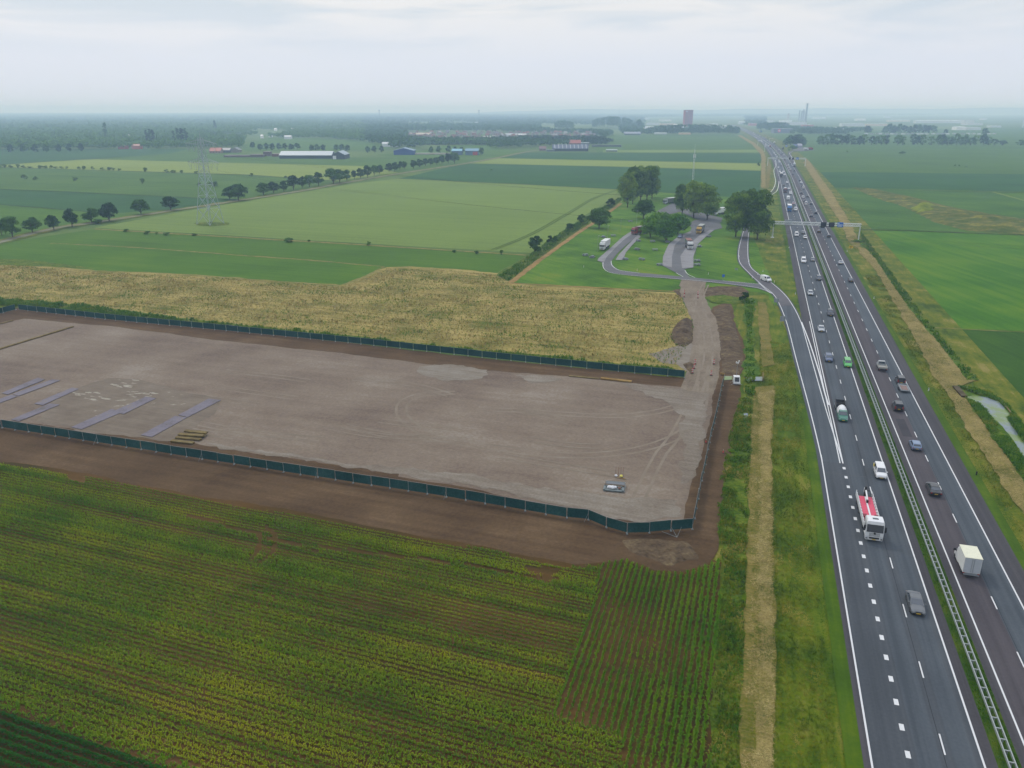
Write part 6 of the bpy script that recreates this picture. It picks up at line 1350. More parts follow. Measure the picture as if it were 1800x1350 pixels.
# ---- gantries
m_scr = pmat('matrix_screen_black', (14, 16, 22), .4); m_bsign = pmat('sign_blue', (30, 104, 200), .45); m_wt = pmat('sign_white', (226, 230, 232), .5); m_back = pmat('sign_back_grey', (160, 168, 172), .5, .3); m_gant = pmat('gantry_steel', (214, 220, 220), .6)
def gantry(pl, pr, H, label, detail=True):
    a, c = Vector(G(*pl)), Vector(G(*pr)); Lg = (c - a).length; ang = math.atan2((c - a).y, (c - a).x); e = empty('gantry', (a.x, a.y, .2), ang); h = .55
    for x in (0.3, Lg - .3):
        b = MB()
        b.tube((x, 0, -.1), (x, 0, H), .28, .24, 8); b.frus((x - .8, x + .8, -.8, .8, -.05), (x - .7, x + .7, -.7, .7, .2)); b.build('post', m_gant, e)
    b = MB(); th = .17
    for y in (-h, h):
        for z in (H, H + 1.1): b.box(0, Lg, y - th, y + th, z - th, z + th)
    n = int(Lg / 1.6); w_ = Lg / n
    for k in range(n):
        x0, x1 = k * w_, (k + 1) * w_
        for y in (-h, h): b.tube((x0, y, H + .08), (x1, y, H + 1.02), .09, n=4) if k % 2 else b.tube((x0, y, H + 1.02), (x1, y, H + .08), .09, n=4); b.tube((x0, y, H), (x0, y, H + 1.1), .05, n=4)
        b.tube((x0, -h, H), (x0, h, H), .05, n=4); b.tube((x0, -h, H + 1.1), (x1, h, H + 1.1), .05, n=4)
    b.build('truss', m_gant, e)
    b = MB(); b.box(.5, Lg - .5, -.35, .35, H + .12, H + .16); b.build('walkway', m_back, e)
    return e, Lg, ang, a
def hang(e, name, x0, x1, z0_, z1_, y, mats, label=None, mark=None, th=.18):
    b = MB(); b.box(x0, x1, y - th, y, z0_, z1_); o = b.build(name, mats, e)
    if mark == 'lines':
        q = MB(); w_ = x1 - x0; hh = z1_ - z0_
        q.box(x0 + .12 * w_, x0 + .28 * w_, y - th - .02, y - th, z0_ + .62 * hh, z0_ + .9 * hh)
        q.box(x0 + .1 * w_, x0 + .9 * w_, y - th - .02, y - th, z0_ + .40 * hh, z0_ + .52 * hh); q.box(x0 + .1 * w_, x0 + .75 * w_, y - th - .02, y - th, z0_ + .16 * hh, z0_ + .28 * hh)
        q.build('sign_text', m_wt, o)
    return o
def gx(e, Lg, pl, pr, px): return Lg * (px - pl[0]) / (pr[0] - pl[0])
H1 = 6.9
for pl, pr, sg in (((1356.5, 417), (1510, 422), [(1440, 1450, 'k'), (1454, 1464, 'k'), (1469, 1479, 'b'), (1377, 1390, 'g'), (1411, 1419, 'g2')]), ((1348.5, 290.5), (1415.5, 291.5), [(1385.5, 1388.7, 'k'), (1391, 1394.5, 'k'), (1397.5, 1402.5, 'b'), (1364, 1369, 'g'), (1376, 1379, 'g2')])):
    near = pl[1] > 400
    e, Lg, ang, a = gantry(pl, pr, 6.9 if near else 7.6, 'x')
    Hh = 6.9 if near else 7.6
    for x0, x1, k in sg:
        u0, u1 = gx(e, Lg, pl, pr, x0), gx(e, Lg, pl, pr, x1)
        if k == 'k': hang(e, 'matrix_screen', u0, u1, Hh - .75, Hh + 1.6, -.62, m_scr)
        elif k == 'b': hang(e, 'blue_sign', u0, u1, Hh - .65, Hh + 1.75, -.62, m_bsign, mark='lines')
        elif k == 'g': hang(e, 'sign_back', u0, u1, Hh - .7, Hh + 2.1, .85, m_back)
        else: hang(e, 'sign_back', u0, u1, Hh - .3, Hh + 1.5, .85, m_back)
    tag(e, 'near steel gantry with black screens and a blue sign across the motorway' if near else 'far steel gantry with black screens and a small blue sign', 'gantry', 'gantries over the motorway')
def signpost(px, py, W_, H_, zb, mat, label, cat='sign', name='road_sign', rz=0.0, text=False):
    x, y = G(px, py); e = empty(name, (x, y, .2), rz); b = MB()
    for s in (-1, 1): b.tube((s * W_ * .3, .06, 0), (s * W_ * .3, .06, zb + H_ * .9), .05, n=6)
    b.build('post', m_steel, e); b = MB(); b.box(-W_ / 2, W_ / 2, -.05, .0, zb, zb + H_); o = b.build('board', mat, e)
    if text:
        q = MB(); q.box(-W_ * .38, W_ * .38, -.07, -.05, zb + H_ * .58, zb + H_ * .74); q.box(-W_ * .38, W_ * .2, -.07, -.05, zb + H_ * .26, zb + H_ * .42); q.build('sign_text', m_wt if mat != m_yel else m_trim, o)
    return tag(e, label, cat)
m_yel = pmat('sign_yellow', (232, 196, 40), .5)
signpost(1495.5, 437, 1.8, 1.1, .3, m_yel, 'small yellow roadside sign in the grass below the gantry', text=True)
signpost(1271, 493, .9, 1.0, 1.4, m_bsign, 'small blue sign by the road through the rest area')
signpost(1364, 536, 1.6, 1.3, 1.0, m_back, 'grey back of a sign on the left of the slip road, upper one', rz=math.pi)
signpost(1375, 571, 1.7, 1.6, 1.2, m_back, 'grey back of a sign on the left of the slip road, lower one', rz=math.pi)
signpost(1382, 260, 3.4, 2.6, 2, m_bsign, 'blue direction sign right of the motorway beyond the far gantry', text=True)
signpost(1337, 234.5, 6.5, 4.5, 3, m_bsign, 'big blue direction sign near the far end of the motorway', text=True)
signpost(1294, 476, 1.2, .6, .6, m_back, 'low grey board on the lawn left of the slip road')
for px, py, h, lab in ((1343.4, 267, 9, 'grey signal post left of the motorway beyond the far gantry'), (1331.8, 256, 9, 'grey signal post farther along the left side of the motorway'), (1352, 251, 8, 'grey post on the right side of the distant motorway')):
    x, y = G(px, py); b = MB(); b.tube((0, 0, 0), (0, 0, h), .3, .2, 8); b.box(-.6, 7, -.15, .15, h, h + .6); tag(b.build('signal_post', m_gant, None, (x, y, 0)), lab, 'signal post')
# small white markers by the slip road and in the verge
mk = [(1322, 489.5), (1317, 460), (1341, 478), (1299.5, 452), (1298.5, 440), (1361, 497), (1245, 482.5), (1120, 476), (1026, 470), (1332, 483)]
for i, (px, py) in enumerate(mk):
    x, y = G(px, py); b = MB(); b.box(-.07, .07, -.05, .05, 0, .85, 0); b.box(-.075, .075, -.055, .055, .6, .75, 1); tag(b.build('marker_post', [m_wt, m_rw], None, (x, y, .3)), '%s white marker post by the rest area roads, counted at random along the kerb' % ordn(i) if False else 'white marker post at the edge of the rest area roads', 'marker post', 'white marker posts of the rest area')
vm = [(1387, 436), (1398, 517), (1489, 442), (1536, 525), (1632, 687), (1716, 835)]
for i, (px, py) in enumerate(vm):
    x, y = G(px, py); b = MB(); b.box(-.1, .1, -.06, .06, 0, .8, 0); b.box(-.11, .11, -.07, .07, .55, .7, 1); tag(b.build('marker_post', [m_wt if i < 5 else m_trim, m_trim], None, (x, y, .2)), ['marker post in the verge below the left gantry leg', 'marker post in the grass right of the white van on the slip road', 'marker post just below the yellow sign', 'marker post in the right verge below the yellow sign', 'pale marker post in the right verge beside the grey trailer', 'dark marker post in the right verge above the box van'][i], 'marker post')
# rest area furniture: lamp posts and picnic tables
for i, (px, py, top) in enumerate([(1050.6, 442, 416), (1068, 422, 400), (1091, 409, 387), (1119, 393, 378), (1222, 455, 428)]):
    x, y = G(px, py); e = empty('lamp_post', (x, y, .2)); b = MB(); b.tube((0, 0, 0), (0, 0, 7.2), .09, .06, 8); b.build('pole', m_steel, e); b = MB(); b.frus((-.1, .75, -.12, .12, 7.15), (0, .65, -.09, .09, 7.3)); b.build('lamp_head', m_back, e)
    tag(e, ['lamp post right at the white lorry in the left bay', 'lamp post just above the white lorry in the left bay', 'lamp post beside the upper half of the left parking lane', 'lamp post in front of the dark round tree', 'lamp post right of the middle parking lane'][i], 'lamp post', 'lamp posts of the rest area')
pt = [(1029, 449), (1041, 452.5), (1061, 417), (1078, 415), (1108, 389.5), (1120, 438.5), (1151.5, 440), (1128, 456.5), (1147, 425), (1173, 425.5), (1099, 456), (1159.5, 466), (1245.5, 416), (1229.5, 433.5), (1225.5, 459), (1225.5, 466), (1122, 423.5)]
def picnic():
    e = empty('picnic_table'); m_ = pmat('picnic_concrete', (128, 134, 140), .8); b = MB(); b.box(-1.1, 1.1, -.4, .4, .7, .78); b.build('table_top', m_, e)
    for s in (-1, 1):
        b = MB(); b.box(-1.1, 1.1, min(s * .7, s * 1.0), max(s * .7, s * 1.0), .42, .48); b.build('bench', m_, e)
        b = MB(); b.frus((s * .75 - .08, s * .75 + .08, -.85, .85, 0), (s * .75 - .06, s * .75 + .06, -.35, .35, .7)); b.build('leg', m_, e)
    return e
ptp = picnic()
for i, (px, py) in enumerate(pt):
    e = ptp if i == 0 else copy_tree(ptp); x, y = G(px, py); e.location = (x, y, .2); e.rotation_euler = (0, 0, rnd.uniform(0, 3)); e.scale = (1.15, 1.15, 1.1)
    near = ['left of the white lorry, farther one', 'left of the white lorry, nearer one', 'behind the white lorry', 'above the white lorry beside the left lane', 'left of the dark round tree', 'left on the lawn between the lanes', 'right on the lawn between the lanes', 'nearest on the lawn between the lanes', 'under the front willow', 'right of the front willow', 'at the lower end of the left bay', 'at the lower left of the middle lane',
            'right of the yellow fronted lorry', 'right of the red roofed lorry', 'right of the middle lane, second from below', 'right of the middle lane, lowest', 'below the red lorry']
    tag(e, 'grey picnic table ' + near[i], 'picnic table', 'picnic tables on the rest area lawns')
# ---- pylon and its wires
m_pyl = pmat('pylon_steel', (168, 180, 190), .6)
def pylon(px, py, label, Hh=52, rz=math.radians(-28)):
    x, y = G(px, py); e = empty('power_pylon', (x, y, 0.1), rz); b = MB(); w0, w1 = 5.2, 1.1; r_ = .12; hb = [0, 9, 16, 22, 27, 31, 35, 39, 43, 47]
    wd = lambda z: w0 + (2.0 - w0) * min(1, z / 28) if z < 28 else 2.0 + (.8 - 2.0) * (z - 28) / 22
    for z0_, z1_ in zip(hb[:-1], hb[1:]):
        a, c = wd(z0_), wd(z1_)
        for sx, sy in ((-1, -1), (1, -1), (1, 1), (-1, 1)):
            b.tube((sx * a, sy * a, z0_), (sx * c, sy * c, z1_), r_ * 1.2, n=4)
        for (sx, sy), (tx, ty) in ((((-1, -1)), (1, -1)), ((1, -1), (1, 1)), ((1, 1), (-1, 1)), ((-1, 1), (-1, -1))):
            b.tube((sx * a, sy * a, z0_), (tx * c, ty * c, z1_), r_ * .8, n=4); b.tube((tx * a, ty * a, z0_), (sx * c, sy * c, z1_), r_ * .8, n=4)
            b.tube((sx * c, sy * c, z1_), (tx * c, ty * c, z1_), r_ * .7, n=4)
    b.tube((0, 0, 47), (0, 0, 51), .15, .05, 4); b.build('tower', m_pyl, e)
    for zc_, span in ((33.5, 12.5), (43.5, 12.5)):
        for s in (-1, 1):
            b = MB(); w_ = wd(zc_); tip = (s * span, 0, zc_ + .4)
            for yy_, z2 in ((-w_, zc_), (w_, zc_), (-w_ * .8, zc_ + 2.6), (w_ * .8, zc_ + 2.6)): b.tube((s * w_, yy_, z2), tip, .11, n=4)
            for k in range(1, 6):
                u = k / 6; q = lambda yy_, z2: (s * (w_ + (span - w_) * u), yy_ * (1 - u), z2 + (tip[2] - z2) * u)
                b.tube(q(-w_, zc_), q(w_, zc_), .07, n=4); b.tube(q(-w_, zc_), q(-w_ * .8, zc_ + 2.6), .07, n=4)
            b.build('cross_arm', m_pyl, e)
            for u in (.48, .82):
                xx = s * span * u; i_ = MB(); i_.tube((xx - s * 1.3, 0, zc_ + .2), (xx, 0, zc_ - 3.6), .09, n=5); i_.tube((xx + s * 1.6, 0, zc_ + .2), (xx, 0, zc_ - 3.6), .09, n=5); i_.build('insulator', m_pyl, e)
    return tag(e, label, 'pylon'), e
_, pe = pylon(370, 393, 'tall lattice electricity pylon standing in the pale wheat field')
Mw = Matrix.Translation(pe.location) @ Matrix.Rotation(pe.rotation_euler[2], 4, 'Z')
ends = [(170, 150), (176, 160), (182, 170), (188, 180)]
k = 0
for zc_ in (33.5, 43.5):
    for u in (-.82, -.48, .48, .82):
        p = Mw @ Vector((12.5 * u, 0, zc_ - 3.6)); q = Vector((420 + u * 6, 138 - u * 12, zc_ - 3.6)); b = MB(); n = 26; pts = []
        for i in range(n + 1):
            t = i / n; v = p.lerp(q, t); v.z -= 4 * 13 * t * (1 - t); pts.append(v)
        b.path(pts, .014, 4); k += 1
        tag(b.build('power_line', m_trim), '%s thin power line from the bottom hanging from the pylon towards the motorway' % ordn(k - 1), 'power line', 'power lines from the pylon')
sheet('weed_patch', GL([(340, 392), (365, 389.5), (405, 391), (400, 395), (372, 397), (345, 395)]), .14, m_bank, .8, 2)
# slender lattice mast behind the rest area
x, y = G(1216, 340); e = empty('radio_mast', (x, y, 0)); b = MB(); Hm = 33
for k in range(16):
    z0_, z1_ = Hm * k / 16, Hm * (k + 1) / 16; w0 = .9 - .45 * z0_ / Hm; w1 = .9 - .45 * z1_ / Hm
    for i in range(3):
        a0, a1 = 2.094 * i, 2.094 * (i + 1); b.tube((w0 * math.cos(a0), w0 * math.sin(a0), z0_), (w1 * math.cos(a0), w1 * math.sin(a0), z1_), .08, n=4); b.tube((w0 * math.cos(a0), w0 * math.sin(a0), z0_), (w1 * math.cos(a1), w1 * math.sin(a1), z1_), .05, n=4)
b.build('tower', m_gant, e); b = MB()
for i in range(3): a = 2.094 * i; b.box(math.cos(a) * .9 - .2, math.cos(a) * .9 + .2, math.sin(a) * .9 - .2, math.sin(a) * .9 + .2, Hm - 6, Hm - 3.6)
b.tube((0, 0, Hm), (0, 0, Hm + 4), .05, n=4); b.build('antenna', m_wt, e); tag(e, 'slender white lattice radio mast behind the middle poplar group', 'radio mast')
# ============================================================ BUILDINGS
def hall(px0, px1, py, depth, eave, ridge, wallc, roofc, label, cat='barn', name='barn', group=None, rz=0.0, parts=True, across=False, windows=0, door=None, stripes=None):
    """gabled building whose front foot line runs between px0 and px1 at row py"""
    a, c = Vector(G(px0, py)), Vector(G(px1, py)); w_ = (c - a).length; e = empty(name, ((a.x + c.x) / 2, a.y, 0), rz); W2 = w_ / 2
    mw = pmat('wall_%d_%d_%d' % wallc, wallc, .8); mr_ = pmat('roof_%d_%d_%d' % roofc, roofc, .55)
    b = MB(); b.box(-W2, W2, 0, depth, 0, eave); 
    if across:
        b.poly([(-W2, 0, eave), (W2, 0, eave), (0, 0, ridge)]); b.poly([(W2, depth, eave), (-W2, depth, eave), (0, depth, ridge)])
    else:
        b.poly([(-W2, 0, eave), (-W2, depth / 2, ridge), (-W2, depth, eave)][::-1]); b.poly([(W2, 0, eave), (W2, depth / 2, ridge), (W2, depth, eave)])
    b.build('wall', mw, e); b = MB(); o = .4; t = .25
    if ridge > eave + .05:
        if across:
            for s in (-1, 1): b.loft([[(s * (W2 + o), y_, eave - .1), (0, y_, ridge), (0, y_, ridge + t), (s * (W2 + o), y_, eave - .1 + t)] for y_ in (-o, depth + o)])
        else:
            for y0_, y1_ in ((-o, depth / 2), (depth + o, depth / 2)): b.loft([[(x_, y0_, eave - .1), (x_, y1_, ridge), (x_, y1_, ridge + t), (x_, y0_, eave - .1 + t)] for x_ in (-W2 - o, W2 + o)])
    else: b.box(-W2 - o, W2 + o, -o, depth + o, eave + .01, eave + .4)
    rf = b.build('roof', mr_, e)
    if stripes:
        b = MB(); n = stripes
        for k in range(n):
            x_ = -W2 + w_ * (k + .5) / n; b.loft([[(x_ + dx_, -o + .3, eave + .25), (x_ + dx_, depth / 2 - .5, ridge + .28), (x_ + dx_ + .02, depth / 2 - .5, ridge + .36), (x_ + dx_ + .02, -o + .3, eave + .33)] for dx_ in (-.7, .7)])
        b.build('skylight', m_back, rf)
    if door:
        b = MB(); b.box(-W2 * door[0] - door[1], -W2 * door[0] + door[1], -.12, -.02, 0, eave * .8); b.build('door', pmat('door_%d_%d_%d' % door[2], door[2], .6), e)
    for k in range(windows):
        b = MB(); x_ = -W2 + w_ * (k + .5) / windows; b.box(x_ - .6, x_ + .6, -.08, -.02, eave * .35, eave * .75); b.build('window', m_glass, e)
    return tag(e, label, cat, group)
hall(491, 583, 278.5, 26, 4.2, 9.0, (44, 52, 58), (158, 172, 180), 'long barn with a silvery metal roof in the fields on the left', stripes=None)
hall(584, 606, 279.5, 34, 5.5, 9.8, (52, 60, 68), (150, 165, 176), 'gabled end barn with dark wall and white door beside the long barn', across=True, door=(.62, 2.2, (222, 226, 228)))
hall(368, 388, 269, 12, 3, 7.5, (150, 128, 110), (170, 84, 62), 'red roofed farmhouse just right of the pylon top', 'farmhouse', 'farmhouse', windows=4)
hall(390, 404, 268, 14, 3.5, 6.5, (78, 84, 92), (96, 104, 112), 'dark shed right of the red roofed farmhouse')
hall(406, 420, 268, 14, 3.5, 7.2, (128, 122, 108), (112, 116, 120), 'grey roofed shed with a pale gable near the farmhouse', across=True)
for i, (x0, x1, y_, h_, c_) in enumerate([(393, 440, 276, 2.2, (104, 84, 80)), (440, 462, 276, 3.2, (96, 78, 74)), (463, 474, 274, 5.5, (104, 82, 84)), (478, 490, 275, 3.2, (112, 72, 70))]):
    hall(x0, x1, y_, 12, h_, h_, c_, tuple(int(v * .9) for v in c_), ['long low brown silage clamp left of the silver roofed barn', 'brown clamp next to the long low one', 'tall brown heap of stacked crates left of the barn', 'reddish container stack directly left of the barn'][i], 'silage clamp', 'silage_clamp')
hall(692, 727, 272, 26, 6, 9.5, (38, 74, 140), (120, 150, 172), 'big blue hall with a light blue roof, left one', 'hall', 'blue_hall', across=True)
hall(794, 812, 272, 20, 5.5, 8, (86, 112, 136), (104, 166, 190), 'small grey blue hall left of the second blue hall', 'hall', 'blue_hall')
hall(818, 841, 272.5, 24, 6, 8.6, (80, 106, 130), (84, 136, 164), 'blue hall with a turquoise roof and red door', 'hall', 'blue_hall', door=(-.5, 3.5, (170, 44, 40)))
hall(730, 790, 271.5, 10, 1.6, 1.6, (168, 166, 158), (176, 172, 160), 'low pale storage wall between the two blue halls', 'storage', 'storage_bay')
hall(972, 1034, 265.5, 24, 4, 9.5, (58, 66, 78), (56, 72, 100), 'barn with a dark solar panel roof and white stripes', stripes=9)
hall(1000, 1021, 255.5, 14, 4, 9.5, (150, 116, 98), (168, 88, 68), 'orange roofed farmhouse behind the solar roofed barn', 'farmhouse', 'farmhouse', windows=3)
hall(1022, 1036, 256, 14, 5, 5, (120, 132, 140), (176, 188, 194), 'flat pale shed right of the orange roofed farmhouse')
hall(948, 960, 264.5, 9, 3, 6.5, (140, 118, 110), (122, 92, 88), 'small brown roofed house left of the solar roofed barn', 'house', 'house', windows=2)
hall(961, 975, 266, 8, 2.4, 2.4, (110, 124, 128), (96, 108, 112), 'flat grey lean-to at the left end of the solar roofed barn', 'shed', 'shed')
hall(1066, 1085, 266.5, 8, 2.4, 3.4, (120, 134, 116), (166, 184, 180), 'small greenhouse with whitish roof right of the solar roofed barn', 'greenhouse', 'greenhouse')
hall(1041, 1092, 258, 10, 3, 3, (78, 90, 84), (92, 100, 96), 'long low grey brown shed behind the small greenhouse', 'shed', 'shed')
hall(1098, 1126, 237.5, 20, 4, 8, (120, 132, 140), (138, 148, 162), 'grey roofed barn under the dark wood right of the village')
hall(1151, 1172, 236.5, 14, 3, 5, (150, 164, 156), (172, 186, 178), 'pale green roofed barn in front of the dark wood')
hall(1194, 1214, 236.5, 10, 3.5, 4.4, (190, 166, 120), (206, 184, 130), 'yellowish row of tents in front of the dark wood', 'tents', 'tent_row')
hall(1403, 1410, 260, 12, 4, 7, (150, 150, 158), (158, 158, 170), 'grey house in the farm yard right of the motorway', 'house', 'house')
hall(1396, 1401, 260, 10, 3.5, 6, (60, 84, 120), (74, 94, 128), 'blue shed in the farm yard right of the motorway', 'shed', 'shed')
artic(1417, 264, 'white', 'white', 'white', 'white lorry parked in the farm yard', 5, math.radians(80), 1)
artic(1424, 263.5, 'red', 'red', 'red', 'red lorry parked in the farm yard', 6, math.radians(80), 1)
hall(1360, 1393, 234, 24, 12, 12, (118, 128, 140), (176, 186, 194), 'flat roofed grey hall with a pink round sign', 'hall', 'advertising_hall')
x, y = G(1369, 234.2); e = empty('round_sign', (x, y - 1, 7)); b = MB(); b.tube((0, 0, 0), (0, -.6, 0), 4.2, 4.2, 20); b.build('disc', pmat('sign_pink_red', (226, 60, 100), .5), e); b = MB(); b.tube((0, -.62, 0), (0, -.8, 0), 2.0, 2.0, 12); b.build('emblem', m_wt, e); tag(e, 'pink red round sign with a pale centre on the grey hall', 'sign')
# red brick tower
x, y = G(1210, 222); e = empty('brick_tower', (x, y, 0), math.radians(8)); b = MB(); b.box(-16, 16, 0, 22, 0, 60); b.build('wall', fmat('tower_brick', [(176, 58, 44), (196, 70, 54)], big=30, fine=2), e)
b = MB()
for k in range(11):
    for j in range(5): b.box(-13.5 + j * 5.8, -10.5 + j * 5.8, -.25, -.05, 4 + k * 5, 7 + k * 5)
b.build('window', m_glass, e); b = MB(); b.box(-16.5, 16.5, -.5, 22.5, 60, 61.2); b.build('roof', m_bark, e); b = MB(); b.box(-13, -6, -.5, -.1, 54, 57); b.build('roof_sign', m_wt, e); tag(e, 'tall red brick office tower rising over the dark wood', 'tower')
# factory with chimney, silos
x, y = G(1416, 213.5); e = empty('factory_chimney', (x, y, 0)); b = MB(); b.tube((0, 0, 0), (0, 0, 92), 5.5, 4.6, 14); b.build('shaft', pmat('chimney_concrete', (120, 122, 126), .8), e); b = MB(); b.tube((0, 0, 92), (0, 0, 95), 6, 6, 14); b.build('rim', m_bark, e); tag(e, 'tall dark factory chimney standing above the horizon', 'chimney')
for i, (px, w_, h_, c_) in enumerate([(1411, 4.5, 62, (150, 156, 164)), (1408, 3.5, 56, (140, 148, 158)), (1404, 3, 58, (150, 158, 166)), (1385, 7, 40, (206, 206, 204)), (1413, 3.0, 50, (190, 196, 200))]):
    x, y = G(px, 213 + i * .1); e = empty('silo', (x, y, 0)); b = MB(); b.tube((0, 0, 0), (0, 0, h_), w_, w_, 12); b.build('shaft', pmat('silo_%d' % i, c_, .7), e); b = MB(); b.tube((0, 0, h_), (0, 0, h_ + 2.5), w_, w_ * .4, 12); b.build('top', m_steel, e)
    tag(e, '%s factory silo counted leftwards from the tall chimney' % ordn(i), 'silo', 'factory silos')
# water tower and masts on the horizon
for px, py, h_, w_, lab in ((1088, 204, 76, 2.5, 'thin dark tower on the horizon left of the red brick tower'), (1096, 204, 90, .9, 'very thin mast on the horizon beside the dark tower'), (667, 206, 62, 6, 'faint water tower on the horizon left of the centre'), (842, 206, 60, 6, 'faint water tower on the horizon at the centre')):
    x, y = G(px, py); e = empty('distant_tower', (x, y, 0)); b = MB(); b.tube((0, 0, 0), (0, 0, h_), w_ * .6, w_ * .6, 10); b.build('shaft', m_bark, e); b = MB(); b.tube((0, 0, h_ - 10), (0, 0, h_), w_, w_, 10); b.build('head', m_bark, e); tag(e, lab, 'tower')
# wind turbine at the right edge
x, y = G(1797.5, 224); e = empty('wind_turbine', (x, y, 0)); zt_ = 88; b = MB(); b.tube((0, 0, 0), (0, 0, zt_), 2.4, 1.3, 12); b.build('tower', m_wt, e); b = MB(); b.box(-1.4, 1.4, -3, 5, zt_ - 1.2, zt_ + 1.8); b.build('nacelle', m_wt, e)
b = MB(); b.tube((0, -3, zt_ + .3), (0, -5, zt_ + .3), 1.5, .5, 10); hub = b.build('hub', m_wt, e)
for a in (math.radians(172), math.radians(292), math.radians(52)):
    b = MB(); d = Vector((math.cos(a), 0, math.sin(a))); n = Vector((-math.sin(a), 0, math.cos(a))); o_ = Vector((0, -4, zt_ + .3)); rings = []
    for u, c_ in ((0, .6), (.15, 1.5), (.5, 1.0), (1, .25)): p = o_ + d * (u * 21); rings.append([p - n * c_, p + Vector((0, -.15, 0)), p + n * c_ * .6, p + Vector((0, .15, 0))])
    b.loft(rings); b.build('blade', m_wt, e)
tag(e, 'white wind turbine at the right edge of the view', 'wind turbine')
# halls of the industrial estates (x0, x1, foot row, height, tone)
HL = [(1133, 1150, 228, 8, 0), (1138, 1160, 220, 9, 1), (1162, 1188, 222, 11, 2), (1186, 1202, 224, 9, 0), (1224, 1246, 224, 9, 1), (1250, 1262, 221, 8, 0), (1266, 1286, 226, 8, 1), (1118, 1142, 210, 9, 1), (1160, 1180, 213, 8, 0),
      (1300, 1316, 218, 9, 1), (1318, 1330, 221, 10, 3), (1348, 1362, 215, 9, 1), (1372, 1392, 215.5, 9, 0), (1376, 1418, 219.5, 11, 1), (1412, 1430, 223.5, 9, 3), (1430, 1452, 209.5, 9, 1), (1428, 1450, 228, 8, 1), (1452, 1472, 229.5, 9, 0), (1474, 1486, 232.5, 8, 1), (1480, 1520, 222, 11, 1), (1522, 1560, 221.5, 9, 2),
      (1610, 1690, 216.5, 12, 1), (1695, 1712, 219.5, 20, 1), (1700, 1728, 220, 8, 1), (1681, 1698, 228.5, 9, 0), (1702, 1724, 228.5, 8, 1), (1742, 1760, 224, 6, 1), (1505, 1522, 212, 9, 0), (1726, 1734, 210.5, 9, 0), (1556, 1566, 207, 10, 1), (1562, 1600, 214, 8, 2)]
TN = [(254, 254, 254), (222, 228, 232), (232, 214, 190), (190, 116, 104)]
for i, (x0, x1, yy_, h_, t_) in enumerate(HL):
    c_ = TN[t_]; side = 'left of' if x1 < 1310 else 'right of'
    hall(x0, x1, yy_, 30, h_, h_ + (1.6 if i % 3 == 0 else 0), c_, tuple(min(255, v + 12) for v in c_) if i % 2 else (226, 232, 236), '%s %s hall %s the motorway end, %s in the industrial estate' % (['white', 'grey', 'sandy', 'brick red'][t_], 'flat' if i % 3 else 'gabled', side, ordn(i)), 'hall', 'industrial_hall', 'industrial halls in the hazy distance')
# scattered pale buildings among the left woods
SB = [(6, 10, 237, 1), (180, 186, 213, 0), (168, 178, 225, 1), (190, 197, 225, 1), (208, 222, 262, 3), (232, 247, 262, 3), (250, 257, 255, 0), (224, 230, 243, 0), (237, 241, 241, 0), (281, 289, 242, 0), (293, 298, 240, 0), (345, 352, 230, 1), (346, 356, 235, 0), (358, 366, 231, 1), (408, 416, 217, 0),
      (565, 582, 213, 1), (482, 486, 230, 0), (512, 518, 230, 1), (603, 608, 224, 0), (640, 646, 243, 0), (648, 662, 245, 1), (458, 462, 243, 0), (472, 478, 241, 0), (500, 512, 244.5, 1), (714, 730, 224, 0), (672, 700, 258, 1), (704, 712, 248, 1), (834, 840, 218, 0), (830, 856, 210, 1), (1080, 1096, 205.5, 1), (720, 756, 239.5, 2), (888, 902, 240.5, 1), (905, 925, 241, 0), (850, 862, 246, 0), (1010, 1018, 235, 0)]
for i, (x0, x1, yy_, t_) in enumerate(SB):
    c_ = TN[t_]; hall(x0, x1, yy_, 9, 5, 8, c_, (168, 110, 92) if t_ == 3 else tuple(int(v * .9) for v in c_), '%s building among the woods of the left distance, %s from the list of pale specks' % (['white', 'grey', 'sandy', 'red'][t_], ordn(i)) if False else '%s building showing between the hazy woods left of the rest area' % ['white', 'grey', 'sandy', 'red brick'][t_], 'building', 'building', 'pale buildings between the left woods %s' % ['white', 'grey', 'sandy', 'red'][t_])
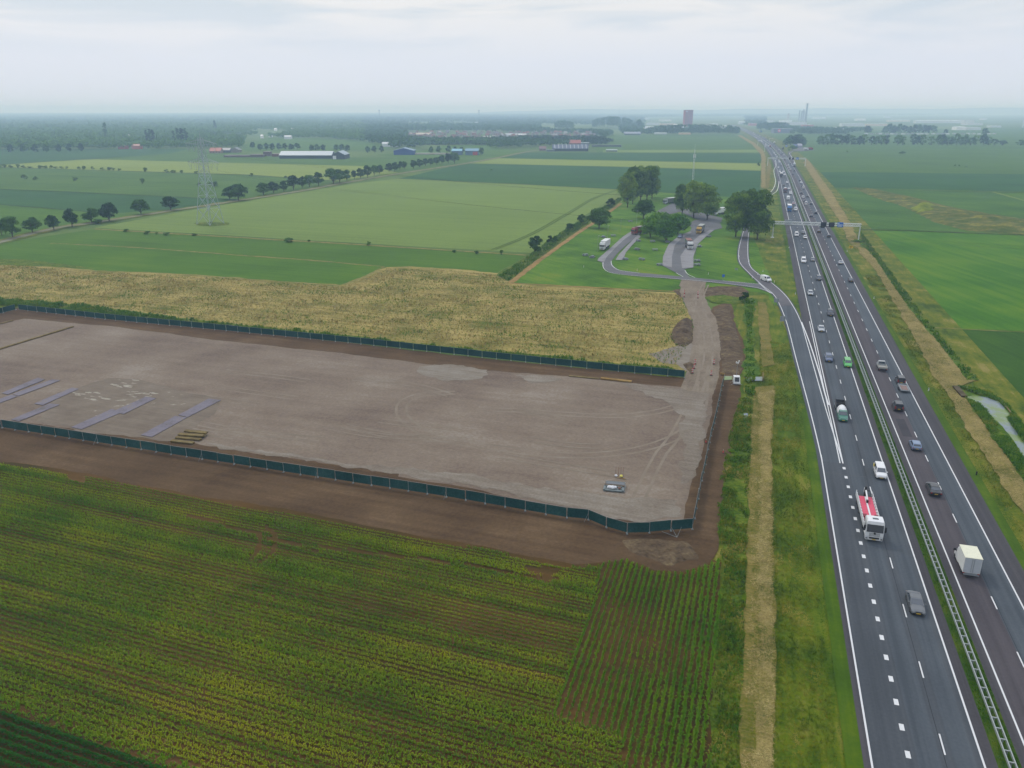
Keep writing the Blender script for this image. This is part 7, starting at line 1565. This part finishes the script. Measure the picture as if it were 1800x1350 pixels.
# village houses: individuals, too small to tell apart except by roof colour
VR = [((140, 88, 76), 'red'), ((118, 84, 76), 'brown red'), ((112, 112, 116), 'grey'), ((170, 170, 168), 'pale')]
proto = {}
def small_house(k):
    b = MB(); b.box(-4.5, 4.5, -4, 4, 0, 5, 0); b.poly([(-4.5, -4, 5), (-4.5, 4, 5), (-4.5, 0, 8.5)][::-1], 0); b.poly([(4.5, -4, 5), (4.5, 4, 5), (4.5, 0, 8.5)], 0)
    for s in (-1, 1): b.poly([(-4.8, s * 4.3, 4.8), (4.8, s * 4.3, 4.8), (4.8, 0, 8.6), (-4.8, 0, 8.6)][::s], 1)
    b.box(1.5, 2.4, -.5, .5, 7.2, 9.6, 0); b.box(-3, -1.5, -4.06, -4.0, 1, 3.2, 2); b.box(1, 2.5, -4.06, -4.0, 1, 3.2, 2)
    return b.build('house', [pmat('house_wall', (150, 146, 138), .8), pmat('house_roof_%d' % k, VR[k][0], .8), m_glass])
rv = random.Random(5)
for i in range(150):
    px = rv.uniform(716, 1046); py = rv.uniform(234, 246.5)
    if py > 250 - (px - 716) * .012: continue
    k = rv.choice([0, 0, 1, 1, 2, 3]); x, y = G(px, py)
    if k not in proto: o = proto[k] = small_house(k)
    else: o = proto[k].copy(); col.objects.link(o)
    o.location = (x, y, 0); o.rotation_euler = (0, 0, rv.choice([0, 1.57, .3, 1.2]) + rv.uniform(-.1, .1)); tag(o, '%s roofed house in the hazy village behind the long dark hedge' % VR[k][1], 'house', '%s roofed village houses' % VR[k][1])
pk = []
for i in range(26):
    px = 1522 + i * 9.0 + rv.uniform(-2, 2); x, y = G(px, 236.3 + rv.uniform(-.3, .3)); k = rv.choice(['white', 'white', 'silver'])
    if k not in proto:
        b = MB(); b.box(-4, 3.2, -1.25, 1.25, .9, 3.8); b.frus((3.4, 5.4, -1.2, 1.2, .6), (3.4, 5.0, -1.15, 1.15, 3.1)); b.box(-3.8, 5, -1, 1, .3, .9); o = proto[k] = b.build('lorry', paint(k))
    else: o = proto[k].copy(); col.objects.link(o)
    o.location = (x, y, 0); o.rotation_euler = (0, 0, rv.uniform(-.3, .3)); tag(o, '%s lorry in the long line parked under the dark trees on the right' % k, 'lorry', '%s lorries parked in front of the dark row' % k)
# ============================================================ HAZE
mh = bpy.data.materials.new('haze'); mh.use_nodes = True; hn = mh.node_tree.nodes; hn.clear()
ho = hn.new('ShaderNodeOutputMaterial'); pv = hn.new('ShaderNodeVolumePrincipled')
pv.inputs['Color'].default_value = (0.50, 0.71, 1.0, 1); pv.inputs['Density'].default_value = 0.00024; pv.inputs['Absorption Color'].default_value = (0.60, 0.66, 1, 1); pv.inputs['Anisotropy'].default_value = 0.1
mh.node_tree.links.new(pv.outputs[0], ho.inputs['Volume'])
hb = MB(); hb.box(-17000, 17000, -400, 19600, -3, 112); hz = hb.build('haze', mh); hz['kind'] = 'stuff'
tag(hz, 'pale blue haze over the whole plain', 'haze')
